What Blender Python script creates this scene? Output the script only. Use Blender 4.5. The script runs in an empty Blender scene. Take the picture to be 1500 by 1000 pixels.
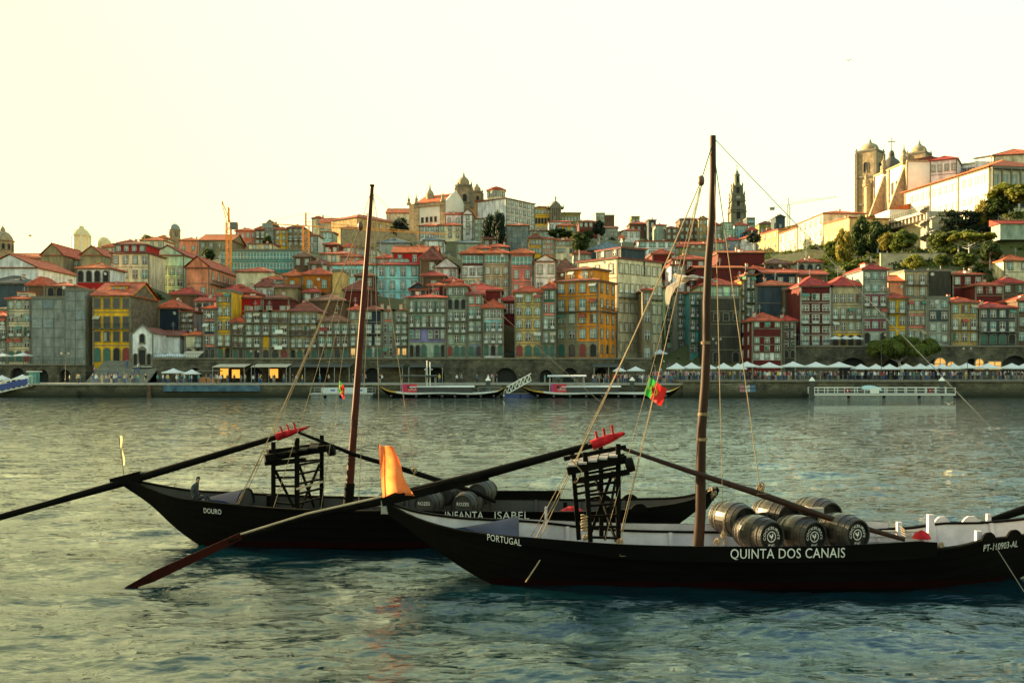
import bpy, bmesh, math, random
import numpy as np
from math import sin, cos, pi, radians, hypot, atan2, sqrt
from mathutils import Vector, Matrix
random.seed(7); np.random.seed(7)
R = random.Random(11)
SC = bpy.context.scene; COL = SC.collection

# ------------------------------------------------------------------ camera
F = 1460.0; HZ = 541.0; CH = 5.05          # focal length in photo pixels, horizon row, eye height
cam_d = bpy.data.cameras.new('camera'); cam = bpy.data.objects.new('camera', cam_d); COL.objects.link(cam)
cam.location = (0, 0, CH); cam.rotation_euler = (radians(90), 0, 0)
cam_d.sensor_width = 36; cam_d.lens = 36*F/1500; cam_d.shift_y = (HZ-500)/1500
cam_d.clip_start = 0.5; cam_d.clip_end = 6000
SC.camera = cam
# ------------------------------------------------------------------ world, sun, exposure
SUN_EL, SUN_AZ = 13.0, -62.0               # azimuth from the view axis, negative = left
world = bpy.data.worlds.new('World'); SC.world = world; world.use_nodes = True
nt = world.node_tree; nt.nodes.clear()
sky = nt.nodes.new('ShaderNodeTexSky'); sky.sky_type = 'NISHITA'; sky.sun_disc = False
sky.sun_elevation = radians(SUN_EL); sky.sun_rotation = radians(SUN_AZ)
sky.air_density = 1.3; sky.dust_density = 4.0; sky.ozone_density = 1.0; sky.altitude = 0
tint = nt.nodes.new('ShaderNodeMix'); tint.data_type = 'RGBA'; tint.blend_type = 'MULTIPLY'; tint.inputs[0].default_value = 1
tint.inputs[7].default_value = (0.95, 0.965, 1.04, 1)
bg = nt.nodes.new('ShaderNodeBackground'); bg.inputs[1].default_value = 0.15
wo = nt.nodes.new('ShaderNodeOutputWorld')
nt.links.new(sky.outputs[0], tint.inputs[6]); 
sp=nt.nodes.new('ShaderNodeSeparateColor'); cb=nt.nodes.new('ShaderNodeCombineColor'); nt.links.new(tint.outputs[2], sp.inputs[0])
warm=nt.nodes.new('ShaderNodeMath'); warm.operation='MULTIPLY_ADD'; warm.inputs[1].default_value=-.055; warm.inputs[2].default_value=1.43; nt.links.new(sp.outputs[0],warm.inputs[0])
wm2=nt.nodes.new('ShaderNodeMath'); wm2.operation='MAXIMUM'; wm2.inputs[1].default_value=1.12; nt.links.new(warm.outputs[0],wm2.inputs[0])
for ch,(cap,sm) in enumerate(((2.5,.8),(2.4,.8),(None,.4))):      # dusty evening air: brightness levels off, and the brighter the sky the warmer it is
    q=nt.nodes.new('ShaderNodeMath'); q.operation='SMOOTH_MIN'; q.inputs[2].default_value=sm; nt.links.new(sp.outputs[ch],q.inputs[0]); nt.links.new(q.outputs[0],cb.inputs[ch])
    if cap: q.inputs[1].default_value=cap
    else: nt.links.new(wm2.outputs[0],q.inputs[1])
nt.links.new(cb.outputs[0], bg.inputs[0]); nt.links.new(bg.outputs[0], wo.inputs[0])
sl = bpy.data.lights.new('sun', 'SUN'); sl.energy = 4.4; sl.angle = radians(0.6); sl.color = (1.0, 0.72, 0.36)
so = bpy.data.objects.new('sun', sl); COL.objects.link(so)
sd = Vector((sin(radians(SUN_AZ))*cos(radians(SUN_EL)), cos(radians(SUN_AZ))*cos(radians(SUN_EL)), sin(radians(SUN_EL))))
so.rotation_euler = sd.to_track_quat('Z', 'Y').to_euler(); so.location = (-60, 20, 60)
SC.view_settings.view_transform = 'Standard'; SC.view_settings.look = 'None'
SC.view_settings.exposure = 2.22; SC.view_settings.gamma = 1.0
SC.render.engine = 'CYCLES'
try:
    SC.cycles.max_bounces = 6; SC.cycles.transparent_max_bounces = 8
except Exception: pass

# ------------------------------------------------------------------ helpers
def W(px, py, d):                          # a point of the place from its photo pixel and its distance
    return Vector(((px-750)*d/F, d, CH+(HZ-py)*d/F))

class MB:
    def __init__(s): s.v=[]; s.f=[]; s.m=[]; s.sm=[]
    def add(s, vs, fs, m=0, smooth=False):
        o=len(s.v); s.v += [tuple(p) for p in vs]
        for f in fs: s.f.append(tuple(i+o for i in f)); s.m.append(m); s.sm.append(smooth)
    def box(s, a, b, m=0):
        (x0,y0,z0),(x1,y1,z1)=a,b
        s.add([(x0,y0,z0),(x1,y0,z0),(x1,y1,z0),(x0,y1,z0),(x0,y0,z1),(x1,y0,z1),(x1,y1,z1),(x0,y1,z1)],
              [(0,3,2,1),(4,5,6,7),(0,1,5,4),(1,2,6,5),(2,3,7,6),(3,0,4,7)], m)
    def beam(s, p, q, w, h, m=0, up=(0,0,1)):
        p=Vector(p); q=Vector(q); d=(q-p).normalized(); up=Vector(up)
        if abs(d.dot(up))>.98: up=Vector((0,1,0))
        a=d.cross(up).normalized()*w/2; b=a.cross(d).normalized()*h/2
        vs=[p-a-b,p+a-b,p+a+b,p-a+b,q-a-b,q+a-b,q+a+b,q-a+b]
        s.add(vs,[(0,3,2,1),(4,5,6,7),(0,1,5,4),(1,2,6,5),(2,3,7,6),(3,0,4,7)],m)
    def tube(s, pts, rs, seg=8, m=0, caps=True, smooth=True):
        pts=[Vector(p) for p in pts]
        if not hasattr(rs,'__len__'): rs=[rs]*len(pts)
        vs=[];n=len(pts); a=None
        for i,p in enumerate(pts):
            t=(pts[min(i+1,n-1)]-pts[max(i-1,0)])
            if t.length<1e-9: t=Vector((0,0,1))
            t.normalize()
            if a is None:
                a=t.orthogonal().normalized()
            else:
                a=(a-t*a.dot(t)); a = a.normalized() if a.length>1e-6 else t.orthogonal().normalized()
            b=t.cross(a)
            for k in range(seg):
                an=2*pi*k/seg; vs.append(p+(a*cos(an)+b*sin(an))*rs[i])
        fs=[]
        for i in range(n-1):
            for k in range(seg):
                k2=(k+1)%seg; fs.append((i*seg+k,i*seg+k2,(i+1)*seg+k2,(i+1)*seg+k))
        s.add(vs,fs,m,smooth)
        if caps:
            s.add(vs[:seg],[tuple(reversed(range(seg)))],m); s.add(vs[-seg:],[tuple(range(seg))],m)
    def lathe(s, prof, c=(0,0,0), seg=16, m=0, smooth=True, rot=None):
        vs=[]
        for r,z in prof:
            for k in range(seg):
                an=2*pi*(k+.5)/seg; p=Vector((r*cos(an),r*sin(an),z))
                if rot is not None: p=rot@p
                vs.append(p+Vector(c))
        fs=[]
        for i in range(len(prof)-1):
            for k in range(seg):
                k2=(k+1)%seg; fs.append((i*seg+k,i*seg+k2,(i+1)*seg+k2,(i+1)*seg+k))
        s.add(vs,fs,m,smooth)
        n=len(prof)
        if prof[0][0]>1e-6: s.add(vs[:seg],[tuple(reversed(range(seg)))],m)
        if prof[-1][0]>1e-6: s.add(vs[(n-1)*seg:],[tuple(range(seg))],m)
    def grid(s, fn, nu, nv, m=0, smooth=True, mf=None):
        vs=[fn(i/nu,j/nv) for j in range(nv+1) for i in range(nu+1)]
        o=len(s.v); s.v += [tuple(p) for p in vs]
        for j in range(nv):
            for i in range(nu):
                a=j*(nu+1)+i; s.f.append((o+a,o+a+1,o+a+nu+2,o+a+nu+1))
                s.m.append(mf((i+.5)/nu,(j+.5)/nv) if mf else m); s.sm.append(smooth)
    def extr(s, poly, y0, y1, m=0):        # polygon in x,z pushed along y
        n=len(poly); vs=[(x,y0,z) for x,z in poly]+[(x,y1,z) for x,z in poly]
        s.add(vs,[tuple(range(n)),tuple(reversed(range(n,2*n)))]+[(i,i+n,(i+1)%n+n,(i+1)%n) for i in range(n)],m)
    def mesh(s, name, mats):
        me=bpy.data.meshes.new(name); me.from_pydata(s.v,[],s.f)
        for x in mats: me.materials.append(x)
        me.polygons.foreach_set('material_index', s.m); me.polygons.foreach_set('use_smooth', s.sm)
        me.update(); return me
    def build(s, name, mats, parent=None, loc=(0,0,0), rz=0):
        if not isinstance(mats,(list,tuple)): mats=[mats]
        return put(name, s.mesh(name,mats), parent, loc, rz)

def put(name, me, parent=None, loc=(0,0,0), rz=0):
    o=bpy.data.objects.new(name, me); COL.objects.link(o); o.location=loc; o.rotation_euler=(0,0,rz)
    if parent is not None: o.parent=parent
    return o
def tag(o, label=None, cat=None, group=None, kind=None):
    if label: o['label']=label
    if cat: o['category']=cat
    if group: o['group']=group
    if kind: o['kind']=kind
    return o
def thing(name, label, cat, loc=(0,0,0), rz=0, group=None):
    o=bpy.data.objects.new(name,None); COL.objects.link(o); o.location=loc; o.rotation_euler=(0,0,rz)
    o.empty_display_size=.3
    return tag(o,label,cat,group)
def kids(o): return [c for c in bpy.data.objects if c.parent==o]
def copy_tree(root, label, group=None, loc=None, rz=None, tree=None):
    r=root.copy(); COL.objects.link(r)
    if loc is not None: r.location=loc
    if rz is not None: r.rotation_euler=(0,0,rz)
    r['label']=label
    if group: r['group']=group
    for ch in root.children:
        c=ch.copy(); COL.objects.link(c); c.parent=r
        for g in ch.children:
            e=g.copy(); COL.objects.link(e); e.parent=c
    return r

# ------------------------------------------------------------------ materials
MATS={}
def mat(name, col=(.5,.5,.5), rough=.8, var=.25, scale=1.0, bump=0.0, bscale=None, metal=0, spec=.5, col2=None, trans=0, emit=None, alpha=1, coat=0, stretch=(1,1,1)):
    if name in MATS: return MATS[name]
    m=bpy.data.materials.new(name); m.use_nodes=True; t=m.node_tree; b=t.nodes['Principled BSDF']
    b.inputs['Roughness'].default_value=rough; b.inputs['Metallic'].default_value=metal
    b.inputs['Specular IOR Level'].default_value=spec
    if coat: b.inputs['Coat Weight'].default_value=coat; b.inputs['Coat Roughness'].default_value=.15
    L=t.links.new
    geo=t.nodes.new('ShaderNodeNewGeometry'); mp=t.nodes.new('ShaderNodeMapping'); L(geo.outputs['Position'],mp.inputs[0])
    mp.inputs['Scale'].default_value=stretch
    oi=t.nodes.new('ShaderNodeObjectInfo')
    n1=t.nodes.new('ShaderNodeTexNoise'); n1.inputs['Scale'].default_value=scale; n1.inputs['Detail'].default_value=6; n1.inputs['Roughness'].default_value=.65
    L(mp.outputs[0],n1.inputs['Vector'])
    cr=t.nodes.new('ShaderNodeMapRange'); cr.inputs[1].default_value=.3; cr.inputs[2].default_value=.7
    L(n1.outputs[0],cr.inputs[0])
    mx=t.nodes.new('ShaderNodeMix'); mx.data_type='RGBA'
    c2=col2 if col2 else tuple(c*(1-var*1.6) for c in col); c1=tuple(min(1,c*(1+var*.5)) for c in col) if not col2 else col
    mx.inputs[6].default_value=(*c2,1); mx.inputs[7].default_value=(*c1,1); L(cr.outputs[0],mx.inputs[0]); L(mx.outputs[2],b.inputs['Base Color'])
    if bump:
        n2=t.nodes.new('ShaderNodeTexNoise'); n2.inputs['Scale'].default_value=bscale or scale*4; n2.inputs['Detail'].default_value=4
        L(mp.outputs[0],n2.inputs['Vector'])
        bp=t.nodes.new('ShaderNodeBump'); bp.inputs['Strength'].default_value=min(1,bump*3); bp.inputs['Distance'].default_value=bump; L(n2.outputs[0],bp.inputs['Height']); L(bp.outputs[0],b.inputs['Normal'])
    if emit: b.inputs['Emission Color'].default_value=(*emit[:3],1); b.inputs['Emission Strength'].default_value=emit[3]
    if trans:
        tr=t.nodes.new('ShaderNodeBsdfTranslucent'); ms=t.nodes.new('ShaderNodeMixShader'); ms.inputs[0].default_value=trans
        L(mx.outputs[2],tr.inputs[0]); L(b.outputs[0],ms.inputs[1]); L(tr.outputs[0],ms.inputs[2]); L(ms.outputs[0],t.nodes['Material Output'].inputs[0])
    MATS[name]=m; return m

PAL=dict(white=(.58,.60,.57),cream=(.55,.46,.34),yellow=(.50,.29,.07),ochre=(.25,.10,.015),orange=(.70,.22,.085),pink=(.46,.18,.15),
 salmon=(.50,.21,.14),red=(.26,.022,.012),maroon=(.085,.012,.010),green=(.035,.12,.07),mint=(.36,.48,.36),teal=(.06,.19,.19),sky=(.28,.49,.53),
 blue=(.17,.21,.27),navy=(.012,.022,.038),grey=(.24,.26,.24),stone=(.19,.16,.105),dstone=(.040,.038,.028),brown=(.105,.065,.042),lilac=(.16,.15,.27),
 slate=(.042,.058,.070),beige=(.35,.29,.20),goldstone=(.34,.25,.13),plum=(.15,.035,.07),lime=(.40,.29,.14),peach=(.60,.34,.19),olive=(.17,.155,.065),net=(.175,.185,.17),purewhite=(.76,.76,.72),tile=(.24,.28,.23))
def _vivid(c):
    l=sum(c)/3; return tuple(min(.78,max(.004,(l+(v-l)*1.3)*(1.45 if l>.08 else 1.15))) for v in c)
PAL={k:_vivid(v) for k,v in PAL.items()}
def wallm(k): return mat('wall_'+k, PAL[k], .85, .36, .8, .01, 3, stretch=(1,1,.35))
ROOFS=dict(t=(.50,.075,.018),o=(.62,.12,.022),b=(.22,.048,.022),r=(.40,.030,.012),g=(.06,.07,.07),s=(.12,.17,.19),n=(.22,.085,.042))
def roofm(k): return mat('roof_tiles_'+k, ROOFS[k], .8, .5, .9, .05, 4)
M=dict(
 trim=mat('granite_trim',(.19,.17,.125),.85,.25,1.2), trimw=mat('pale_trim',(.36,.34,.28),.8,.2,1.2),
 frame=mat('white_window_frame',(.78,.80,.74),.5,.08,2), framed=mat('dark_window_frame',(.06,.07,.06),.5,.1,2),
 iron=mat('wrought_iron',(.03,.035,.035),.5,.1,3), wood=mat('dark_wood',(.10,.055,.03),.7,.3,3,.01),
 pd=mat('dark_glass',(.03,.04,.045),.08,.2,.6,spec=.8), pp=mat('curtained_glass',(.30,.38,.33),.3,.5,.5,spec=.5), pt=mat('teal_glass',(.09,.28,.26),.2,.4,.6,spec=.6),
 pl=mat('lit_glass',(.6,.4,.15),.3,.3,2,emit=(1,.48,.10,.16)), dark=mat('dark_opening',(.012,.014,.014),.8,.2,1),
 doorr=mat('red_door',(.25,.03,.025),.6,.2,2), doorg=mat('green_door',(.03,.13,.10),.6,.2,2), cream=mat('cream_canvas',(.60,.55,.42),.8,.12,2,trans=.2),
 canvas=mat('white_canvas',(.76,.80,.80),.8,.08,2,trans=.25), chim=mat('chimney_render',(.50,.44,.36),.85,.3,2), lead=mat('lead_sheet',(.24,.26,.24),.6,.3,1.5),
 steel=mat('galvanised_steel',(.45,.48,.48),.4,.2,3,metal=.4), grn=mat('weathered_granite',(.36,.275,.16),.88,.35,.9,.02,3),
)
# ------------------------------------------------------------------ windows, balconies, houses
WC={}
def arch_pts(w,h,arch,n=8):
    if not arch: return [(-w/2,0),(w/2,0),(w/2,h),(-w/2,h)]
    r=w/2; zz=h-r
    return [(-w/2,0),(w/2,0)]+[(r*cos(pi*i/n),zz+r*sin(pi*i/n)) for i in range(n+1)]
def ring(mb, w,h,t,y0,y1,arch,m):          # a surround of thickness t round an opening, standing proud of the wall
    a=arch_pts(w+2*t,h+t,arch); b=arch_pts(w,h,arch); a[0]=(a[0][0],-t*.6); a[1]=(a[1][0],-t*.6)
    n=len(a)
    for i in range(n):
        j=(i+1)%n
        p=[a[i],a[j],b[j],b[i]]
        vs=[(x,y0,z) for x,z in p]+[(x,y1,z) for x,z in p]
        mb.add(vs,[(0,1,2,3),(7,6,5,4),(0,4,5,1),(2,6,7,3)],m)
def window_meshes(kind,w,h,fr,tr):
    key=(kind,w,h,fr,tr)
    if key in WC: return WC[key]
    arch = kind in 'aAS'
    f=MB(); ring(f,w,h,.16,-.12,.0,arch,0)
    q=MB()
    if kind in 'wdagA':
        ring(f,w-.10,h-.05,.07,-.085,0,arch,1)
        if kind in 'wa': bars=[h*.52]; vb=[0] if w>.8 else []
        elif kind=='g': bars=[h*.3]; vb=[(-w/2+w*(i+1)/max(2,round(w/1.0))) for i in range(max(2,round(w/1.0))-1)]
        else: bars=[h*.3,h*.74]; vb=[0]
        for z in bars: f.box((-w/2+.05,-.083,z-.035),(w/2-.05,-.02,z+.035),1)
        for x in vb:
            f.box((x-.045,-.08,.0),(x+.045,-.02,h*(.93 if arch else .99)),1)
        if kind=='d': f.box((-w/2+.08,-.078,.02),(w/2-.08,-.03,h*.26),1)
        for x in vb[:0]: pass
        if kind in 'wa':
            for x in ((-w/4,w/4) if w>1.05 else ()): f.box((x-.02,-.07,h*.55),(x+.02,-.02,h*.95),1)
    pts=arch_pts(w-.1,h-.05,arch)
    q.add([(x,-.045,z) for x,z in pts],[tuple(range(len(pts)))],0)
    s=MB(); s.box((-w/2-.22,-.2,-.16),(w/2+.22,-.0,-.06),0)
    WC[key]=(f.mesh('window',[M[tr],M[fr]]), q, s.mesh('sill',[M[tr]]), {})
    return WC[key]
def window(parent,kind,x,z,w,h,y=0,rz=0,pane='pp',fr='frame',tr='trim',sill=True,name='window'):
    w=round(w,1); h=round(h*5)/5
    fm,q,sm,pc=window_meshes(kind,w,h,fr,tr)
    if pane not in pc: pc[pane]=q.mesh('pane',[M[pane]])
    o=put(name,fm,parent,(x,y,z),rz); put('pane',pc[pane],o)
    if sill and kind in 'wa' : put('sill',sm,o)
    return o
BC={}
def balcony_mesh(w,wood=False):
    w=round(w,1); k=(w,wood)
    if k in BC: return BC[k]
    b=MB(); dp=.75
    b.box((-w/2,-dp,-.14),(w/2,0,0),0)
    m=2 if wood else 1
    b.box((-w/2,-dp,.92),(w/2,-dp+.05,.98),m); b.box((-w/2,-dp,.08),(w/2,-dp+.04,.12),m)
    for sx in (-1,1):
        b.box((sx*w/2-(.05 if sx>0 else 0),-dp+.05,.92),(sx*w/2+(.05 if sx<0 else 0),0,.98),m)
    n=max(2,int(w/(.22 if not wood else .16)))
    t=.014 if not wood else .06
    for i in range(n+1):
        x=-w/2+w*i/n; b.box((max(-w/2,x-t),-dp+.005,.12),(min(w/2,x+t),-dp+.035,.92),m)
    for i in range(max(2,int(w/1.5))+1):
        x=-w/2+.15+(w-.3)*i/max(2,int(w/1.5)); b.box((x-.06,-dp+.1,-.34),(x+.06,0,-.14),0)
    BC[k]=b.mesh('balcony',[M['trim'],M['iron'],M['wood']]); return BC[k]

ANCH=[]                                    # ground anchors (x, y, z) for the terrain
def roof_build(root,kind,w,dep,z,rh,col,o=.45):
    mb=MB(); x0,x1,y0,y1=-o,w+o,-o,dep+o; t=.14
    mats=[roofm(col),M['trim'],M['frame']]
    if kind=='flat':
        mb.box((0,0,z-.02),(w,dep,z+.1),1)
        for a,b in (((-.1,-.1),(w+.1,.2)),((-.1,dep-.2),(w+.1,dep+.1)),((-.1,.2),(.2,dep-.2)),((w-.2,.2),(w+.1,dep-.2))):
            mb.box((a[0],a[1],z-.1),(b[0],b[1],z+.5),1)
        return mb.build('roof',mats,root)
    mb.box((x0+.12,y0+.12,z-.22),(x1-.12,y1-.12,z-.03),1)      # cornice
    mb.box((x0,y0,z-.03),(x1,y1,z+t-.03),0)                     # eave board of tiles
    zz=z+t-.03
    base=[(x0,y0,zz),(x1,y0,zz),(x1,y1,zz),(x0,y1,zz)]
    if kind=='hip':
        if w<=dep:
            i=min((x1-x0)/2,(y1-y0)/2-.3); rd=[((x0+x1)/2,y0+i,z+rh),((x0+x1)/2,y1-i,z+rh)]
            vs=base+rd; fs=[(0,1,4),(1,2,5,4),(2,3,5),(3,0,4,5)]
        else:
            i=min((y1-y0)/2,(x1-x0)/2-.3); rd=[(x0+i,(y0+y1)/2,z+rh),(x1-i,(y0+y1)/2,z+rh)]
            vs=base+rd; fs=[(0,1,5,4),(1,2,5),(2,3,4,5),(3,0,4)]
    elif kind=='gable':
        rd=[((x0+x1)/2,y0,z+rh),((x0+x1)/2,y1,z+rh)]; vs=base+rd
        fs=[(1,2,5,4),(3,0,4,5)]
    elif kind=='side':
        rd=[(x0,(y0+y1)/2,z+rh),(x1,(y0+y1)/2,z+rh)]; vs=base+rd
        fs=[(0,1,5,4),(2,3,4,5)]
    elif kind=='shed':
        vs=base+[(x0,y1,z+rh),(x1,y1,z+rh)]; fs=[(0,1,5,4),(1,2,5),(3,0,4),(2,3,4,5)]; rd=None
    mb.add(vs,fs,0)
    if rd:
        mb.tube([Vector(rd[0])+Vector((0,0,.02)),Vector(rd[1])+Vector((0,0,.02))],.13,5,0)
        if kind=='hip':
            for a,b in ((0,0),(1,0 if w<=dep else 1),(2,1),(3,1 if w<=dep else 0)):
                mb.tube([base[a],rd[b]],.1,5,0)
    return mb, mats
def house(label,x0,x1,ye,yb,d,wall='stone',roof='hip',rh=8,cols=3,rows='www',rc='t',d1=None,dep=9,ext=7,
          name='house',cat='house',bands=None,side=None,pane=None,fr='frame',tr='trim',wf=.5,chim=1,top=0,att=0,winw=1.15,gw=True,anch=True,quoin=True,group=None,sw=None,patch=(),spanel=()):
    d1=d1 or d
    A=W(x0,ye,d); B=W(x1,ye,d1); w=hypot(B.x-A.x,B.y-A.y); rz=atan2(B.y-A.y,B.x-A.x)
    zb=W(x0,yb,d).z; h=A.z-zb; rhm=rh*d/F
    root=thing(name,label,cat,(A.x,A.y,zb),rz,group)
    if anch:
        for k in (0,.5,1):
            q=A.lerp(B,k); ANCH.append((q.x,q.y,zb)); 
        ANCH.append((A.x+(B.x-A.x)*.5-sin(rz)*dep, A.y+cos(rz)*dep+(B.y-A.y)*.5, zb))
    wm=wallm(wall)
    mb=MB(); mb.box((0,0,-ext),(w,dep,h-.03))
    if roof=='gable':
        mb.extr([(0,h-.03),(w,h-.03),(w/2,h+rhm*.93)],.0,dep)
    if roof=='side':
        for xx in (0,w-.25):
            mb.add([(xx,.0,h-.03),(xx,dep,h-.03),(xx,dep/2,h+rhm*.93),(xx+.25,.0,h-.03),(xx+.25,dep,h-.03),(xx+.25,dep/2,h+rhm*.93)],[(0,1,2),(5,4,3),(0,2,5,3),(2,1,4,5)])
    mb.build('wall',wm,root)
    if name=='wrapped_building':              # poles and ledgers behind the netting read through as ribs
        q=MB(); k=max(2,int(w/1.9)); m=max(2,int((h+2)/2.0))
        for i in range(k+1): x=w*i/k; q.box((x-.05,-.10,-2),(x+.05,-.02,h-.1))
        for j in range(m): z=h-.3-j*2.0; q.box((-.1,-.085,z),(w+.1,-.025,z+.09))
        q.build('scaffold_frame',mat('scaffold_tube',(.16,.19,.19),.6,.3,2),root)
        for i in range(k):
            for j in range(m-1):
                if R.random()<.35:
                    z=h-.3-j*2.0; p=MB(); p.grid(lambda u,v:(w*(i+.06+.88*u)/k,-.14-.05*sin(pi*v)*sin(3*u+i),z-1.9+1.85*v),4,3); p.build('netting_sheet',mat('net_sheet_%d'%((i+j)%3),[(.24,.29,.29),(.19,.24,.25),(.28,.32,.30)][(i+j)%3],.9,.3,1.2),root)
    rb=roof_build(root,roof,w,dep,h,rhm,rc)
    if isinstance(rb,tuple):
        mb2,mats=rb
        if len(mats)>3: mats[3]=wm
        ro=mb2.build('roof',mats,root)
    else: ro=rb
    # chimneys
    for i in range(chim if roof!='flat' else 0):
        c=MB(); cx=R.uniform(.15,.85)*w; cy=dep*(.3+.4*R.random()); ch=rhm*.75+R.uniform(.5,1.1)
        c.box((cx-.3,cy-.3,h+.1),(cx+.3,cy+.3,h+ch)); c.box((cx-.36,cy-.36,h+ch),(cx+.36,cy+.36,h+ch+.12),1); c.build('chimney',[M['chim'],roofm('t')],ro)
    if roof!='flat' and R.random()<.45:
        c=MB(); cx=R.uniform(.2,.8)*w; cy=dep*.4; z0=h+rhm*.4; c.tube([(cx,cy,z0),(cx,cy,z0+rhm*.5+2.0)],.03,4); 
        for q in range(3): c.box((cx-.5+.1*q,cy-.02,z0+rhm*.5+1.2+.3*q),(cx+.5-.1*q,cy+.02,z0+rhm*.5+1.24+.3*q))
        c.build('antenna',M['steel'],ro)
    if R.random()<.22 and d<300:
        c=MB(); c.lathe([(.02,0),(.25,.04),(.42,.14)],(0,0,0),10); dd=c.build('satellite_dish',M['frame'],root,(R.uniform(.1,.9)*w,-.35,h-R.uniform(.3,1.5))); dd.rotation_euler=(pi/2+.4,0,R.uniform(-.5,.5))
    if roof in ('hip','side') and R.random()<.3 and w>5:
        c=MB(); cx=R.uniform(.3,.7)*w; c.box((cx-.5,dep*.18,h+rhm*.25),(cx+.5,dep*.3,h+rhm*.25+.75)); c.box((cx-.6,dep*.15,h+rhm*.25+.75),(cx+.6,dep*.32,h+rhm*.25+.85),1); c.build('dormer',[M['frame'],roofm(rc)],ro)
    # storeys
    n=len(rows)
    if n and cols:
        fh=(h-top)/n; tm=MB()
        for r,k in enumerate(rows):
            z0=h-top-fh*(r+1)
            if r<n-1 and quoin:
                q=MB(); q.box((.36,-.07,z0-.08),(w-.36,0,z0+.09)); q.build('string_course',M[tr],root)
            if bands and r in bands:
                p=MB(); p.box((.02,-.025,z0+.1),(w-.02,0,z0+fh-.1)); p.build('wall_panel',wallm(bands[r]),root)
            if k=='.': continue
            cw=w/cols
            kk={'b':'d','v':'d','s':'S','l':'w','k':'S','o':'w'}.get(k,k)
            ww=min(winw,cw*.62); hh=min({'w':.56,'a':.6,'d':.74,'S':.8,'g':.6,'A':.8,'o':.3}.get(kk,.6)*fh, {'w':1.9,'a':2.1,'d':2.5,'S':2.7,'g':2.1,'A':3.0}.get(kk,2))
            zo=z0+(fh*.25 if kk in 'wa' else .12)
            if k=='g':
                window(root,'g',w/2,z0+fh*.2,w-.7,hh,fr=fr,tr=tr,pane=pane or 'pt',sill=False); continue
            for c in range(cols):
                if wf<1 and R.random()>.985: continue
                pn=pane or R.choices(['pp','pd','pt'],[.54,.34,.12])[0]
                if k=='l': pn='pl'
                if kk=='S': pn='dark' if k=='k' else R.choice(['doorg','dark','doorr','pd','doorg'])
                o=window(root,kk,cw*(c+.5),zo,ww*(1.1 if kk=='S' else 1),hh,pane=pn,fr=fr,tr=tr,name='shop_front' if kk=='S' else 'window')
                if d<235 and kk in 'wda' and R.random()<.10:
                    ck=('awning',round(ww,1),R.randint(0,3))
                    if ck not in BC:
                        q=MB(); a=ww/2+.15; q.add([(-a,-.9,-.55),(a,-.9,-.55),(a,-.12,0),(-a,-.12,0),(-a,-.9,-.72),(a,-.9,-.72)],[(0,1,2,3),(4,5,1,0)]); BC[ck]=q.mesh('awning',[mat('awning_cloth_%d'%ck[2],[(.45,.40,.28),(.10,.22,.16),(.40,.08,.05),(.55,.55,.50)][ck[2]],.85,.2,2)])
                    put('awning',BC[ck],root,(cw*(c+.5),0,zo+hh+.1))
                elif d<235 and kk in 'wd' and R.random()<.16:
                    ck=('shutter',round(ww,1),round(hh*5),R.randint(0,2))
                    if ck not in BC:
                        q=MB(); q.box((-ww*.24,-.15,.05),(ww*.24,-.10,hh-.05)); 
                        for s in range(5): q.box((-ww*.2,-.17,.2+s*hh/6),(ww*.2,-.15,.28+s*hh/6))
                        BC[ck]=q.mesh('shutter',[mat('shutter_paint_%d'%ck[3],[(.03,.10,.06),(.16,.05,.03),(.30,.32,.30)][ck[3]],.6,.2,2)])
                    put('shutter',BC[ck],root,(cw*(c+.5)-ww*.24,0,zo)); 
                if k=='d' : put('balcony',balcony_mesh(ww+.5),root,(cw*(c+.5),0,z0+.1))
            if k=='b': put('balcony',balcony_mesh(w-.3),root,(w/2,0,z0+.1))
            if k=='v': put('balcony',balcony_mesh(w-.1,True),root,(w/2,0,z0+.1))
        if quoin:
            for a in (0,w-.35): q=MB(); q.box((a,-.1,-ext),(a+.35,0,h-.25)); q.build('quoin',M[tr],root)
        if tm.v: tm.build('stone_trim',M[tr],root)
    for r,c0,c1,k in patch:
        z0=h-top-(h-top)/n*(r+1); p=MB(); p.box((w*c0/cols+.36,-.03,z0+.1),(w*c1/cols-(.36 if c1==cols else 0),0,z0+(h-top)/n-.1)); p.build('wall_panel',wallm(k),root)
    if sw:                                    # a differently finished right side wall
        p=MB(); p.box((w+.002,.05,-ext),(w+.05,dep-.05,h-.25))
        if roof=='side': p.add([(w+.03,.3,h-.26),(w+.03,dep-.3,h-.26),(w+.03,dep/2,h+rhm*.86)],[(0,1,2)])
        p.build('side_wall',mat('coursed_rubble',(.16,.135,.09),.9,.5,1.4,.04,5) if sw=='rubble' else wallm(sw),root)
    for t0,t1,k in spanel:                    # tiled panels on the right side wall
        for r in range(n):
            z0=h-top-(h-top)/n*(r+1); p=MB(); p.box((w+.002,dep*t0,z0+.12),(w+.04,dep*t1,z0+(h-top)/n-.12)); p.build('wall_panel',wallm(k),root)
    if side:                                  # (which, cols, rows, pane)
        which,sc,sr=side[:3]; fh=h/len(sr)
        for r,k in enumerate(sr):
            if k=='.': continue
            for c in range(sc):
                t=dep*(c+.5)/sc; z=h-fh*(r+1)+fh*.25
                kk={'b':'d','s':'S'}.get(k,k); hh=min(fh*.56,1.9)
                if which=='R': window(root,kk,w,z,min(1.1,dep/sc*.6),hh,t,pi/2,pane=R.choice(['pp','pd']),tr=tr)
                else: window(root,kk,0,z,min(1.1,dep/sc*.6),hh,t,-pi/2,pane=R.choice(['pp','pd']),tr=tr)
            if 'b' in k:
                o=put('balcony',balcony_mesh(dep-.4),root,(w if which=='R' else 0,dep/2,h-fh*(r+1)+.1),pi/2 if which=='R' else -pi/2)
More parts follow.
